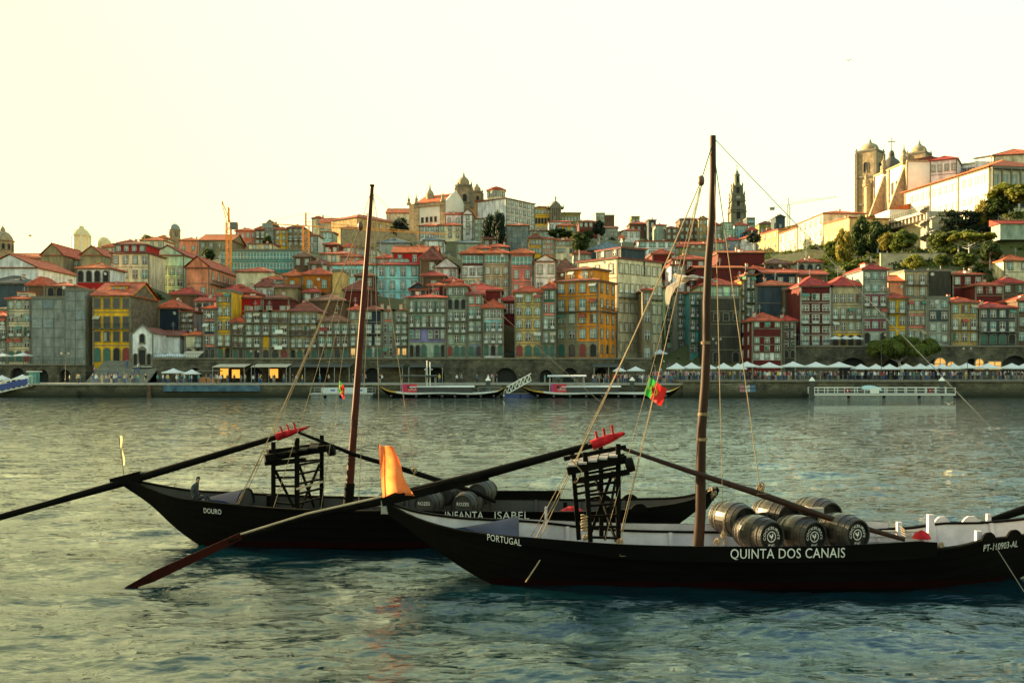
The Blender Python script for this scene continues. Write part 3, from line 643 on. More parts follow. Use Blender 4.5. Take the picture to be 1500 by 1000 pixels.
def bell_tower(label,px0,px1,ytop,ybase,d,domeh,fin,mats='grn',levels=(.0,.45),rz=.25,openz=.78):
    A=W((px0+px1)/2,ytop,d); w=(px1-px0)*d/F; zb=W(0,ybase,d).z; h=A.z-zb
    root=thing('bell_tower',label,'tower',(A.x,A.y,zb),rz); ANCH.append((A.x,A.y,zb)); s=w/2*.92
    b=MB(); b.box((-s,-s,-8),(s,s,h)); b.build('wall',M[mats],root)
    t=MB()
    for l in levels:
        z=h*(1-l); t.box((-s-.35,-s-.35,z-.25),(s+.35,s+.35,z+.3)); t.box((-s-.18,-s-.18,z-.6),(s+.18,s+.18,z-.25))
    for sx in (-1,1):
        for sy in (-1,1): t.box((sx*s-.5,sy*s-.5,0),(sx*s+.5,sy*s+.5,h-.6)) 
    t.build('cornice',M['trim'],root)
    dm=domeh*d/F
    k=MB(); r=s*.86; k.lathe([(r*1.02,0),(r*1.02,dm*.12),(r,dm*.3),(r*.93,dm*.52),(r*.75,dm*.75),(r*.45,dm*.92),(.25,dm)],(0,0,h+.3),16); 
    do=k.build('dome',M['grn'],root)
    f=MB(); fh=fin*d/F; f.lathe([(.7,-.1),(.8,fh*.15),(.35,fh*.2),(.5,fh*.45),(.12,fh*.6),(.08,fh)],(0,0,h+.2+dm),8); f.box((-fh*.12,-.05,h+dm+fh*.85),(fh*.12,.05,h+dm+fh*.9)); f.build('finial',M['lead'],do)
    for sx in (-1,1):
        for sy in (-1,1):
            p=MB(); finial(p,(sx*s,sy*s,h+.28),dm*.5); p.build('pinnacle',M['trim'],root)
    ow=min(1.7,w*.26); oh=ow*2.1
    for a,(x,y,r) in enumerate(((0,-s,0),(-s,0,-pi/2),(s,0,pi/2))):
        opening(root,x,h*openz,ow,oh,y-.01 if a==0 else y,r)
    return root

def grilos():
    # nave with lit side wall running away from the river
    P0=W(1330,237,336); P1=W(1279,265,364)
    top=P0.z; u=(P1-P0); u.z=0; L=u.length; rz=atan2(u.y,u.x)
    # local x runs from near end to far end; the left (sunlit) side is +y local
    root=thing('church','white walled church with stone buttresses and four towers catching the sun on the right hill','church',(P0.x,P0.y,P0.z-22),rz)
    mb=MB(); mb.box((0,-16,-6),(L,0,22)); mb.build('wall',mat('lime_wash_white',(.74,.70,.62),.85,.1,.4),root)
    t=MB(); t.box((-.3,-16.3,22),(L+.3,.4,22.6))
    for x in (0,L*.5,L-1.6): t.box((x-.0,-.0,-4),(x+1.6,.45,22))
    t.build('cornice',M['grn'],root)
    r=MB(); r.add([(0,.2,22.6),(L,.2,22.6),(L,-8,24),(0,-8,24),(L,-16,22.6),(0,-16,22.6)],[(0,1,2,3),(3,2,4,5),(0,3,5),(1,4,2)]); r.build('roof',roofm('b'),root)
    for x in (1.5,L*.62):                     # great sloping buttresses
        b=MB(); b.add([(x,.4,21),(x+1.3,.4,21),(x+1.3,9,-2),(x,9,-2),(x,.4,-2),(x+1.3,.4,-2)],[(0,1,2,3),(0,3,4),(1,5,2),(3,2,5,4),(0,4,5,1)]); b.build('buttress',M['grn'],root)
        p=MB(); p.box((x-.4,-.6,21.5),(x+1.7,1.3,23)); finial(p,(x+.65,.4,23),6); p.build('pinnacle',M['grn'],root)
    for x in (L*.3,L*.42): opening(root,x,13,1.6,4,.0,pi,arch=False)
    # facade slab at the far end
    f=MB(); f.box((L,-18,-6),(L+2,2.5,19)); f.box((L-.2,-18.4,19),(L+2.3,3,20)); 
    for y in (2,-4,-11,-17): finial(f,(L+1,y,20),6)
    f.build('facade',M['grn'],root)
    # low sacristy in front of the wall
    s=MB(); s.box((-6,.5,-6),(L*.55,9,5)); s.build('annex',mat('lime_wash_white'),root)
    s=MB(); s.add([(-6.3,9.4,5),(L*.55+.3,9.4,5),(L*.55+.3,.5,7.4),(-6.3,.5,7.4),(-6.3,.5,5),(L*.55+.3,.5,5)],[(0,1,2,3),(0,3,4),(1,5,2)]); s.build('annex_roof',roofm('o'),root)
    bell_tower('square stone bell tower with brown dome at the left end of the hill church',1259,1290,223,334,372,12,9,openz=.72,rz=-.75,levels=(0,.34,.7))
    bell_tower('short stone bell tower with brown dome right of the church cross',1333,1360,226,262,345,12,9,openz=.35,rz=-.75,levels=(0,))
    # central lantern dome with tall cross
    A=W(1306,257,360); d=thing('church_dome','dark central dome with tall cross between the two hill church towers','dome',(A.x,A.y,A.z-6))
    b=MB(); b.lathe([(4.4,0),(4.4,6),(4.7,6.1),(4.7,6.8)],(0,0,0),8,0,False); b.build('drum',M['grn'],d)
    b=MB(); b.lathe([(4.0,6.8),(3.7,9),(2.7,11),(1.2,12.3),(1.0,13.2),(1.1,13.3),(.8,14.5),(.1,15.2)],(0,0,0),12); dm=b.build('dome',mat('dark_dome',(.09,.08,.06),.7,.3,1),d)
    b=MB(); b.box((-.12,-.12,15),(.12,.12,19.5)); b.box((-1.3,-.1,18),(-.12,.1,18.3)); b.box((.12,-.1,18),(1.3,.1,18.3)); b.build('cross',M['grn'],dm)
    # slim pinnacled facade tower further left
    A=W(1259,272,376); d=thing('facade_pinnacle','slim pinnacled stone pier at the far left of the hill church','pier',(A.x,A.y,A.z-24)); b=MB()
    b.box((-1.6,-1.6,-4),(1.6,1.6,10)); b.box((-2.1,-2.1,10),(2.1,2.1,10.7)); b.box((-1.1,-1.1,10.7),(1.1,1.1,19)); b.box((-1.5,-1.5,19),(1.5,1.5,19.6)); finial(b,(0,0,19.6),6); finial(b,(-1.7,0,10.7),4); finial(b,(1.7,0,10.7),4); b.build('pier',M['grn'],d)
    ANCH.append((A.x,A.y,A.z-24))
    # white houses between church and long wing
    lw='purewhite'
    house('white house with red roof and dark square windows behind the long lit wing',1362,1402,236,300,322,lw,'hip',9,4,'o..',d1=318,dep=14,rc='r',chim=0,side=('L',3,'w..'))
    house('white modern block with sloping top on the hill crest',1402,1432,243,300,330,lw,'flat',0,4,'o..',d1=326,dep=14,chim=0)
    house('taller white block with mono pitch top on the hill crest',1428,1452,232,300,322,lw,'shed',10,0,'',d1=318,dep=14,chim=0,rc='s')
    house('orange roofed building on the crest above the loggia at the right edge',1455,1530,228,290,316,'cream','hip',14,4,'..',d1=312,dep=14,chim=0,rc='o')
    # the long sunlit wing: left wall runs away from the viewer
    N=W(1450,243,290); Fp=W(1325,281,333); zb=W(0,305,290).z
    u=Fp-N; u.z=0; L=u.length; rz=atan2(u.y,u.x); h=N.z-zb
    root=thing('monastery_wing','long cream wing with two rows of windows sunlit on the right hill','building',(N.x,N.y,zb),rz)
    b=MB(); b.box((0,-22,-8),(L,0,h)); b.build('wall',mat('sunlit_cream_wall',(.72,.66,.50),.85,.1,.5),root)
    ANCH.append((N.x,N.y,zb)); ANCH.append((Fp.x,Fp.y,zb-1)); ANCH.append((N.x*.5+Fp.x*.5,N.y*.5+Fp.y*.5,zb))
    b=MB(); b.add([(-1,1,h),(L+1,1,h),(L+1,-23,h),(-1,-23,h),(9,-11,h+3.9),(L-9,-11,h+3.9)],[(0,1,5,4),(1,2,5),(2,3,4,5),(3,0,4)]); b.box((-1,-23,h-.2),(L+1,1,h),0); b.tube([(9,-11,h+3.9),(L-9,-11,h+3.9)],.25,5); b.build('roof',roofm('o'),root)
    n=13
    for i in range(n):
        x=2+(L-4)*(i+.3)/n
        window(root,'w',x,h-4.2,1.1,2,0,pi,pane='pp',tr='trim',sill=False)
        window(root,'w',x,h-9.6,1.1,1.6,0,pi,pane='pp',tr='trim',sill=False)
    t=MB()
    for x in (0,L*.33,L*.66,L-.6): t.box((x,0,0),(x+.6,.2,h-.3))
    t.box((0,.0,h-.6),(L,.3,h-.2)); t.build('cornice',M['trim'],root)
    # front loggia: end wall of the wing (local x=0 faces the river, -x)
    fr=MB(); fr.box((-1.2,-22,h*.42),(0,0,h*.5)); fr.box((-1.2,-22,h-.9),(0,0,h-.2))
    for i in range(8): fr.box((-1.1,-21.6+i*3.02,h*.5),(-.7,-21.2+i*3.02,h-.9))
    fr.build('loggia',M['trim'],root)
    for i in range(7):
        y=-20+i*3.0
        opening(root,0,.6,2.0,h*.36,y,-pi/2); 
        window(root,'w',-.05,h*.56,1.4,3,y,-pi/2,tr='trimw',sill=False)
    # terrace on corbels, with balustrade and retaining wall
    A=W(1358,309,292); B=W(1285,338,322); u=B-A; u.z=0; L=u.length; rz=atan2(u.y,u.x)
    root=thing('terrace','sunlit stone terrace on deep corbels with railing below the long cream wing','terrace',(A.x,A.y,A.z),rz)
    b=MB(); b.box((0,-9,-.8),(L,1.2,0)); 
    for i in range(14): b.extr([(0,0),(0,0),(0,0)],0,0) if 0 else b.box((L*i/14+.2,-6,-2.4),(L*i/14+.9,.6,-.8))
    b.build('slab',M['chim'],root)
    b=MB(); b.box((0,.85,1.5),(L,1.05,1.65))
    for i in range(26): b.box((L*i/26,.88,0),(L*i/26+.12,1.02,1.5))
    b.build('railing',M['trim'],root)
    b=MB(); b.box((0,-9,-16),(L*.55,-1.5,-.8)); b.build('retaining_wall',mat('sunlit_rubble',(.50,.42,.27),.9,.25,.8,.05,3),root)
    ANCH.append((A.x,A.y-2,A.z-13)); ANCH.append((B.x,B.y-2,B.z-8))
    root=thing('spiral_stair','spiral concrete stair winding down from the terrace corner','stair',W(1359,352,288)); b=MB()
    b.tube([(0,0,-2),(0,0,10)],.5,8)
    for i in range(40):
        a=i*.42; z=-1+i*.26; b.add([(0,0,z),(2.2*cos(a),2.2*sin(a),z),(2.2*cos(a+.42),2.2*sin(a+.42),z),(0,0,z+.25),(2.2*cos(a),2.2*sin(a),z+.5),(2.2*cos(a+.42),2.2*sin(a+.42),z+.5)],[(0,2,1),(3,4,5),(1,2,5,4),(0,1,4,3),(2,0,3,5)])
    b.build('steps',M['chim'],root)

def vitoria():
    # white church: nave side towards the river
    A=W(608,300,385); B=W(652,300,378); w=hypot(B.x-A.x,B.y-A.y); h=W(0,300,385).z-W(0,346,385).z
    rz=atan2(B.y-A.y,B.x-A.x)
    root=thing('church','white church with stone corners and orange roof on the central hill crest','church',(A.x,A.y,A.z-h),rz)
    ANCH.append((A.x,A.y,A.z-h)); ANCH.append((B.x,B.y,A.z-h))
    wm=mat('lime_wash_white',(.74,.70,.62),.85,.1,.4); dep=15; rh=4.5
    b=MB(); b.box((0,0,-8),(w,dep,h)); b.extr([(0,0),(0,0),(0,0)],0,0) if 0 else None
    b.add([(w,0,h),(w,dep,h),(w,dep/2,h+rh+1.2),(w-.7,0,h),(w-.7,dep,h),(w-.7,dep/2,h+rh+1.2)],[(0,1,2),(5,4,3),(0,2,5,3),(2,1,4,5)]); b.build('wall',wm,root)
    b=MB(); b.add([(-.3,-.5,h+.1),(w-.75,-.5,h+.1),(w-.75,dep/2,h+rh),(-.3,dep/2,h+rh),(w-.75,dep+.5,h+.1),(-.3,dep+.5,h+.1)],[(0,1,2,3),(3,2,4,5),(0,3,5),(0,5,4,1)]); b.build('roof',roofm('o'),root)
    b=MB()
    for x in (-.4,w-2.2): b.box((x,-.35,-6),(x+2.4,.1,h+.2))
    b.box((-.4,-.5,h-1.2),(w+.2,-.0,h-.2))
    for x in (.6,w-1,-3): finial(b,(x,0,h+.1),4.5)
    finial(b,(w,dep/2,h+rh+1.2),3.5); b.box((-5,3,-4),(-.4,8,h+1))
    b.lathe([(1.6,0),(1.6,2.2),(1.2,3),(.4,4),(.1,6.5)],(3.5,5,h+2.4),8); b.build('cornice',M['grn'],root)
    for x in (3.5,5.6,7.6,9.6): 
        if x<w-2.4: opening(root,x,h*.42,.9,1.7,0,arch=False)
    bell_tower('domed stone bell tower standing behind the white crest church',668.5,690,273,306,392,13,9,openz=.25,rz=.2,levels=(0,.75))
    bell_tower('lower domed stone tower just right of the tall domed bell tower',691,706,282,306,402,9,5,openz=.4,rz=.2,levels=(0,))
    # octagonal lantern house
    A=W(727,280,400); zb=W(0,293,400).z; o=thing('octagonal_house','pale octagonal lantern house with red roof on the crest','house',(A.x,A.y,zb)); h=A.z-zb; r=14*400/F
    b=MB(); b.lathe([(r,-6),(r,h)],(0,0,0),8,0,False); b.build('wall',wallm('cream'),o)
    b=MB(); b.lathe([(r+.5,h),(r+.5,h+.2),(r*.5,h+1.4),(.2,h+1.9)],(0,0,0),8,0,False); b.build('roof',roofm('r'),o)
    for k in range(8):
        a=2*pi*(k+1)/8; 
        for e in (-.22,.22):
            rr=r*cos(pi/8); x=rr*cos(a)-e*r*1.0*sin(a)*.8; y=rr*sin(a)+e*r*1.0*cos(a)*.8
            if y<2: window(o,'w',x,h*.25,.9,h*.55,y,a+pi/2,sill=False)
    # palace pediment with statue
    A=W(806,305,468); B=W(822,305,468); w=B.x-A.x; zb=W(0,328,468).z; h=A.z-zb
    o=thing('palace_pavilion','stone palace pavilion with pediment and rooftop statue on the crest','building',(A.x,A.y,zb)); b=MB(); b.box((0,0,-8),(w,12,h)); b.build('wall',M['grn'],o)
    b=MB(); b.extr([(-1.2,h),(w+1.2,h),(w/2,h+3)],-.8,4); 
    for i in range(5): b.tube([(w*(i+.5)/5,-.6,0),(w*(i+.5)/5,-.6,h)],.35,8)
    b.build('pediment',M['trim'],o)
    b=MB(); b.lathe([(3.2,0),(3.1,1.5),(2.4,3),(1,4.2),(.8,4.4)],(w/2,6,h),8); b.build('roof',M['lead'],o)
    b=MB(); b.box((w/2-.5,1.4,h+2.4),(w/2+.5,2.6,h+3.6)); b.lathe([(.35,0),(.42,1.1),(.5,1.7),(.2,2.0),(.24,2.3),(.05,2.6)],(w/2,2,h+3.6),8); b.tube([(w/2+.3,2,h+5.2),(w/2+.9,2,h+6)],.1,5); b.build('statue',M['lead'],o)
    for x in (-1,w+1):
        b=MB(); finial(b,(x,1,h),2.5); b.build('pinnacle',M['trim'],o)

def clerigos():
    d=700; c=W(1079.5,330,d); z=lambda y:(HZ-y)*d/F+CH-c.z
    root=thing('bell_tower','tall slender baroque granite bell tower rising alone on the skyline','tower',(c.x,c.y,c.z)); ANCH.append((c.x,c.y,c.z-4))
    s=lambda px:px*d/F/2
    g=mat('tower_granite',(.20,.19,.13),.9,.35,.35,.05,1)
    def block(name,w,y0,y1,corn=True):
        r=s(w); a,b=z(y0),z(y1); m=MB()
        m.lathe([(r*1.30,a),(r*1.30,b)],(0,0,0),4,0,False) if 0 else m.box((-r,-r,a),(r,r,b))
        o=m.build(name,g,root)
        if corn:
            t=MB(); t.box((-r-.5,-r-.5,b-.6),(r+.5,r+.5,b)); t.box((-r-.3,-r-.3,b-1.2),(r+.3,r+.3,b-.6))
            for sx in (-1,1):
                for sy in (-1,1): t.box((sx*r-.55,sy*r-.55,a),(sx*r+.55,sy*r+.55,b-1.2)); finial(t,(sx*(r+.1),sy*(r+.1),b),3.2)
            t.build('cornice',M['trim'],o)
        return o
    block('base_stage',20,332,306); block('clock_stage',17.5,306,286); 
    # belfry narrowing in steps
    block('belfry_stage',13,286,273); 
    b=MB(); b.lathe([(s(8.6)*1.1,z(273)),(s(8.6),z(268)),(s(7.8),z(258)),(s(9.4),z(257)),(s(9.4),z(256)),(s(6),z(255)),(s(5),z(252.5)),(s(1.6),z(250)),(s(1.8),z(248.5)),(.2,z(247))],(0,0,0),8); lo=b.build('lantern',g,root)
    b=MB(); zz=z(247); b.box((-.15,-.15,zz),(.15,.15,zz+2.6)); b.box((-.8,-.1,zz+1.6),(-.15,.1,zz+1.9)); b.box((.15,-.1,zz+1.6),(.8,.1,zz+1.9)); b.build('cross',M['iron'],lo)
    opening(root,0,z(322),2.6,6.5,-s(20)-.02); opening(root,0,z(303),2,4.5,-s(17.5)-.02); opening(root,0,z(284),2.2,5,-s(13)-.02); opening(root,0,z(268),1.4,4.2,-s(8.6)-.1)
    b=MB(); b.lathe([(1.6,0),(1.6,.2)],(0,0,0),16); c2=b.build('clock_face',M['trimw'],root,(0,-s(17.5)-.05,z(291))); c2.rotation_euler=(pi/2,0,0)
    for y,w in ((312,20),(296,17.5)):
        t=MB(); r=s(w)+.5; t.box((-r-.5,-r-.5,z(y)),(r+.5,r+.5,z(y)+.5)); 
        for i in range(9): t.box((-r-.4+i*(2*r+.6)/8.5,-r-.45,z(y)+.5),(-r-.1+i*(2*r+.6)/8.5,-r-.2,z(y)+1.6))
        t.box((-r-.5,-r-.5,z(y)+1.6),(r+.5,-r-.2,z(y)+1.8)); t.build('balcony',M['trim'],root)

def domes():
    # palace glass lantern dome on the left skyline
    d=385; c=W(119,360,d); z=lambda y:(HZ-y)*d/F+CH-c.z; r=13*d/F
    o=thing('glass_dome','octagonal glazed lantern with golden dome glowing on the left skyline','dome',(c.x,c.y,c.z)); ANCH.append((c.x,c.y,c.z-5))
    b=MB(); b.lathe([(r,-3),(r,z(346))],(0,0,0),8,0,False); b.build('glass_wall',mat('lantern_glass',(.75,.70,.5),.3,.1,1,trans=.5),o)
    b=MB(); b.lathe([(r*1.08,z(346.5)),(r*1.08,z(345.5)),(r*.95,z(343)),(r*.7,z(338)),(r*.35,z(335)),(r*.3,z(334)),(r*.3,z(332)),(.1,z(330.5))],(0,0,0),16); b.build('dome',mat('gold_dome',(.70,.55,.25),.5,.15,1),o)
    b=MB()
    for k in range(8):
        a=2*pi*(k+.5)/8; b.tube([(r*cos(a)*1.01,r*sin(a)*1.01,-3),(r*cos(a)*1.01,r*sin(a)*1.01,z(346))],.25,5)
    b.build('mullions',M['frame'],o)
    c=W(152,362,392); r=11*392/F; o=thing('low_dome','low golden dome right of the glazed lantern','dome',(c.x,c.y,c.z)); b=MB(); b.lathe([(r,-4),(r,1),(r*.9,2.2),(r*.5,3.6),(.1,4)],(0,0,0),16); b.build('dome',mat('gold_dome'),o)
    # domed tower at the left edge
    c=W(4,374,335); r=15*335/F; z=lambda y:(HZ-y)*335/F+CH-c.z; o=thing('domed_tower','stone domed tower cut by the left edge','tower',(c.x,c.y,c.z)); ANCH.append((c.x,c.y,c.z))
    b=MB(); b.lathe([(r,-6),(r,z(354)),(r*1.1,z(353.5)),(r*1.1,z(352.5))],(0,0,0),12,0,False); b.build('drum',M['grn'],o)
    b=MB(); b.lathe([(r*.98,z(352.5)),(r*.9,z(348)),(r*.6,z(342)),(r*.25,z(339)),(r*.25,z(336.5)),(.1,z(331))],(0,0,0),14); b.build('dome',M['grn'],o)
    for k in range(12): 
        a=2*pi*k/12; 
        if sin(a)<.3: opening(o,r*cos(a)*.97,z(366),.8,1.8,r*sin(a)*.97,a+pi/2)
    c=W(256,360,480); r=8*480/F; z=lambda y:(HZ-y)*480/F+CH-c.z; o=thing('domed_tower','round domed stone tower alone on the skyline left of the orange crane','tower',(c.x,c.y,c.z)); ANCH.append((c.x,c.y,c.z-4))
    b=MB(); b.lathe([(r,-6),(r,z(338)),(r*1.08,z(337.5)),(r*1.08,z(336.5))],(0,0,0),10,0,False); b.build('drum',M['grn'],o)
    b=MB(); b.lathe([(r*.98,z(336.5)),(r*.85,z(332)),(r*.5,z(329)),(.2,z(328)),(.1,z(325))],(0,0,0),12); b.build('dome',M['lead'],o)
    for a in (-pi/2-.6,-pi/2+.6): opening(o,r*cos(a)*.97,z(346),.9,2.2,r*sin(a)*.97,a+pi/2)

def crane(label,px,ytop,ybase,d,col,mw,jib=None,back=0,cab=True,seg=None):
    c=W(px,ybase,d); h=(ybase-ytop)*d/F; root=thing('tower_crane',label,'crane',(c.x,c.y,c.z))
    m=mat('crane_paint_'+('o' if col[0]>.5 else 'g'),col,.5,.15,1); s=mw/2; b=MB()
    for sx in (-1,1):
        for sy in (-1,1): b.box((sx*s-.12,sy*s-.12,-12),(sx*s+.12,sy*s+.12,h))
    n=int((h+12)/mw)
    for i in range(n):
        z=-12+i*mw; z2=z+mw
        for (p,q) in (((-s,-s),(s,-s)),((s,-s),(s,s)),((s,s),(-s,s)),((-s,s),(-s,-s))):
            if i%2: p,q=q,p
            b.beam((p[0],p[1],z),(q[0],q[1],z2),.1,.1); b.beam((p[0],p[1],z2),(q[0],q[1],z2),.1,.1)
    b.build('mast',m,root)
    if jib:
        J=MB(); dirv=Vector(jib); Lj=dirv.length; dn=dirv.normalized(); side=Vector((-dn.y,dn.x,0)).normalized()
        base=Vector((0,0,h)); n=int(Lj/2.2); 
        p1=base-dn*back
        J.beam(p1+side*.6,base+dirv+side*.1,.16,.16); J.beam(p1-side*.6,base+dirv-side*.1,.16,.16); J.beam(base+Vector((0,0,1.5)),base+dirv+Vector((0,0,.3)),.16,.16)
        for i in range(n):
            t0=i/n; t1=(i+.5)/n; J.beam(base+dirv*t0+side*.5*(1-t0),base+dirv*t1+Vector((0,0,1.5*(1-t1)+.3*t1)),.09,.09); J.beam(base+dirv*t1+Vector((0,0,1.5*(1-t1)+.3*t1)),base+dirv*((i+1)/n)-side*.5*(1-t0),.09,.09)
        J.build('jib',m,root)
        if back:
            k=MB(); q=p1+dn*1.2; k.box((q.x-1.6,q.y-.9,q.z-1.6),(q.x+1.6,q.y+.9,q.z)); k.build('counterweight',M['lead'],root)
        k=MB(); k.beam((0,0,h),(0,0,h+4.5),.5,.5); k.beam((0,0,h+4.4),base+dirv*.6+Vector((0,0,1)),.07,.07); k.beam((0,0,h+4.4),p1,.07,.07); k.build('apex',m,root)
    if cab:
        k=MB(); k.box((.8,-1,h-2),(2.6,.8,h)); k.build('cab',M['pd'],root)
    return root
def build_landmarks():
    grilos(); vitoria(); clerigos(); domes()
    crane('orange tower crane mast with short jib above the glass building',335,326,384,298,(.80,.33,.05),1.3,jib=(-.8,-4,5.5),back=0)
    crane('second orange crane with long level jib left of the left mast',448,331,372,340,(.80,.33,.05),2.0,jib=(48,6,-2.2),back=14,cab=False)
    crane('thin distant crane with long jib right of the tall bell tower',1155,300,335,640,(.35,.38,.36),1.6,jib=(31,0,5),back=12,cab=False)
# ------------------------------------------------------------------ bank, quay walls, terrain, trees
def arch_wall(b,x0,x1,y,z0,z1,arches,dep=1.2,m=0,md=1):
    # a wall face with real arched recesses: arches = [(xc,w,h)]
    arches=sorted(arches); cur=x0
    for xc,w,h in arches:
        a,c=xc-w/2,xc+w/2
        if a<=cur: continue
        b.add([(cur,y,z0),(a,y,z0),(a,y,z1),(cur,y,z1)],[(0,1,2,3)],m)
        n=8; r=w/2; zz=z0+max(.2,h-r)
        P=[(xc-r*cos(pi*i/n),zz+min(r,h)*sin(pi*i/n)) for i in range(n+1)]
        for i in range(n):
            (xa,za),(xb,zb_)=P[i],P[i+1]
            b.add([(xa,y,za),(xb,y,zb_),(xb,y,z1),(xa,y,z1)],[(0,1,2,3)],m)
            b.add([(xa,y,za),(xb,y,zb_),(xb,y+dep,zb_),(xa,y+dep,za)],[(3,2,1,0)],m)
        b.add([(a,y,z0),(a,y,zz),(a,y+dep,zz),(a,y+dep,z0)],[(0,1,2,3)],m); b.add([(c,y,z0),(c,y,zz),(c,y+dep,zz),(c,y+dep,z0)],[(3,2,1,0)],m)
        b.add([(a,y+dep,z0),(c,y+dep,z0),(c,y+dep,zz+r+.1),(a,y+dep,zz+r+.1)],[(0,1,2,3)],md)
        cur=c
    b.add([(cur,y,z0),(x1,y,z0),(x1,y,z1),(cur,y,z1)],[(0,1,2,3)],m)
def stone_mat(name,c1,c2,sc=1.0,weed=None):
    m=bpy.data.materials.new(name); m.use_nodes=True; t=m.node_tree; L=t.links.new; b=t.nodes['Principled BSDF']; b.inputs['Roughness'].default_value=.9
    g=t.nodes.new('ShaderNodeNewGeometry'); sp=t.nodes.new('ShaderNodeSeparateXYZ'); L(g.outputs['Position'],sp.inputs[0])
    cb=t.nodes.new('ShaderNodeCombineXYZ'); L(sp.outputs[0],cb.inputs[0]); L(sp.outputs[2],cb.inputs[1])
    br=t.nodes.new('ShaderNodeTexBrick'); br.inputs['Scale'].default_value=sc; br.inputs['Color1'].default_value=(*c1,1); br.inputs['Color2'].default_value=(*c2,1); br.inputs['Mortar'].default_value=(*[v*.35 for v in c1],1)
    br.inputs['Mortar Size'].default_value=.03; br.inputs['Brick Width'].default_value=.9; br.inputs['Row Height'].default_value=.42; L(cb.outputs[0],br.inputs['Vector'])
    n=t.nodes.new('ShaderNodeTexNoise'); n.inputs['Scale'].default_value=.35; n.inputs['Detail'].default_value=8; n.inputs['Roughness'].default_value=.7; L(g.outputs['Position'],n.inputs['Vector'])
    mr=t.nodes.new('ShaderNodeMapRange'); mr.inputs[1].default_value=.35; mr.inputs[2].default_value=.68; mr.inputs[3].default_value=.30; mr.inputs[4].default_value=1.55; L(n.outputs[0],mr.inputs[0])
    mx=t.nodes.new('ShaderNodeMix'); mx.data_type='RGBA'; mx.blend_type='MULTIPLY'; mx.inputs[0].default_value=1; L(br.outputs[0],mx.inputs[6]); L(mr.outputs[0],mx.inputs[7])
    out=mx.outputs[2]
    if weed:
        r=t.nodes.new('ShaderNodeMapRange'); r.inputs[1].default_value=weed[0]; r.inputs[2].default_value=weed[1]; r.inputs[3].default_value=1; r.inputs[4].default_value=0
        a=t.nodes.new('ShaderNodeMath'); a.operation='MULTIPLY_ADD'; L(n.outputs[0],a.inputs[0]); a.inputs[1].default_value=-1.6; L(sp.outputs[2],a.inputs[2]); L(a.outputs[0],r.inputs[0])
        m2=t.nodes.new('ShaderNodeMix'); m2.data_type='RGBA'; L(r.outputs[0],m2.inputs[0]); L(out,m2.inputs[6]); m2.inputs[7].default_value=(.018,.022,.010,1); out=m2.outputs[2]
    L(out,b.inputs['Base Color'])
    bp=t.nodes.new('ShaderNodeBump'); bp.inputs['Distance'].default_value=.06; L(br.outputs[1],bp.inputs['Height']); bp.invert=True; L(bp.outputs[0],b.inputs['Normal'])
    return m
def xat(px,d): return (px-750)*d/F
ZL=2.4; ZR=3.0
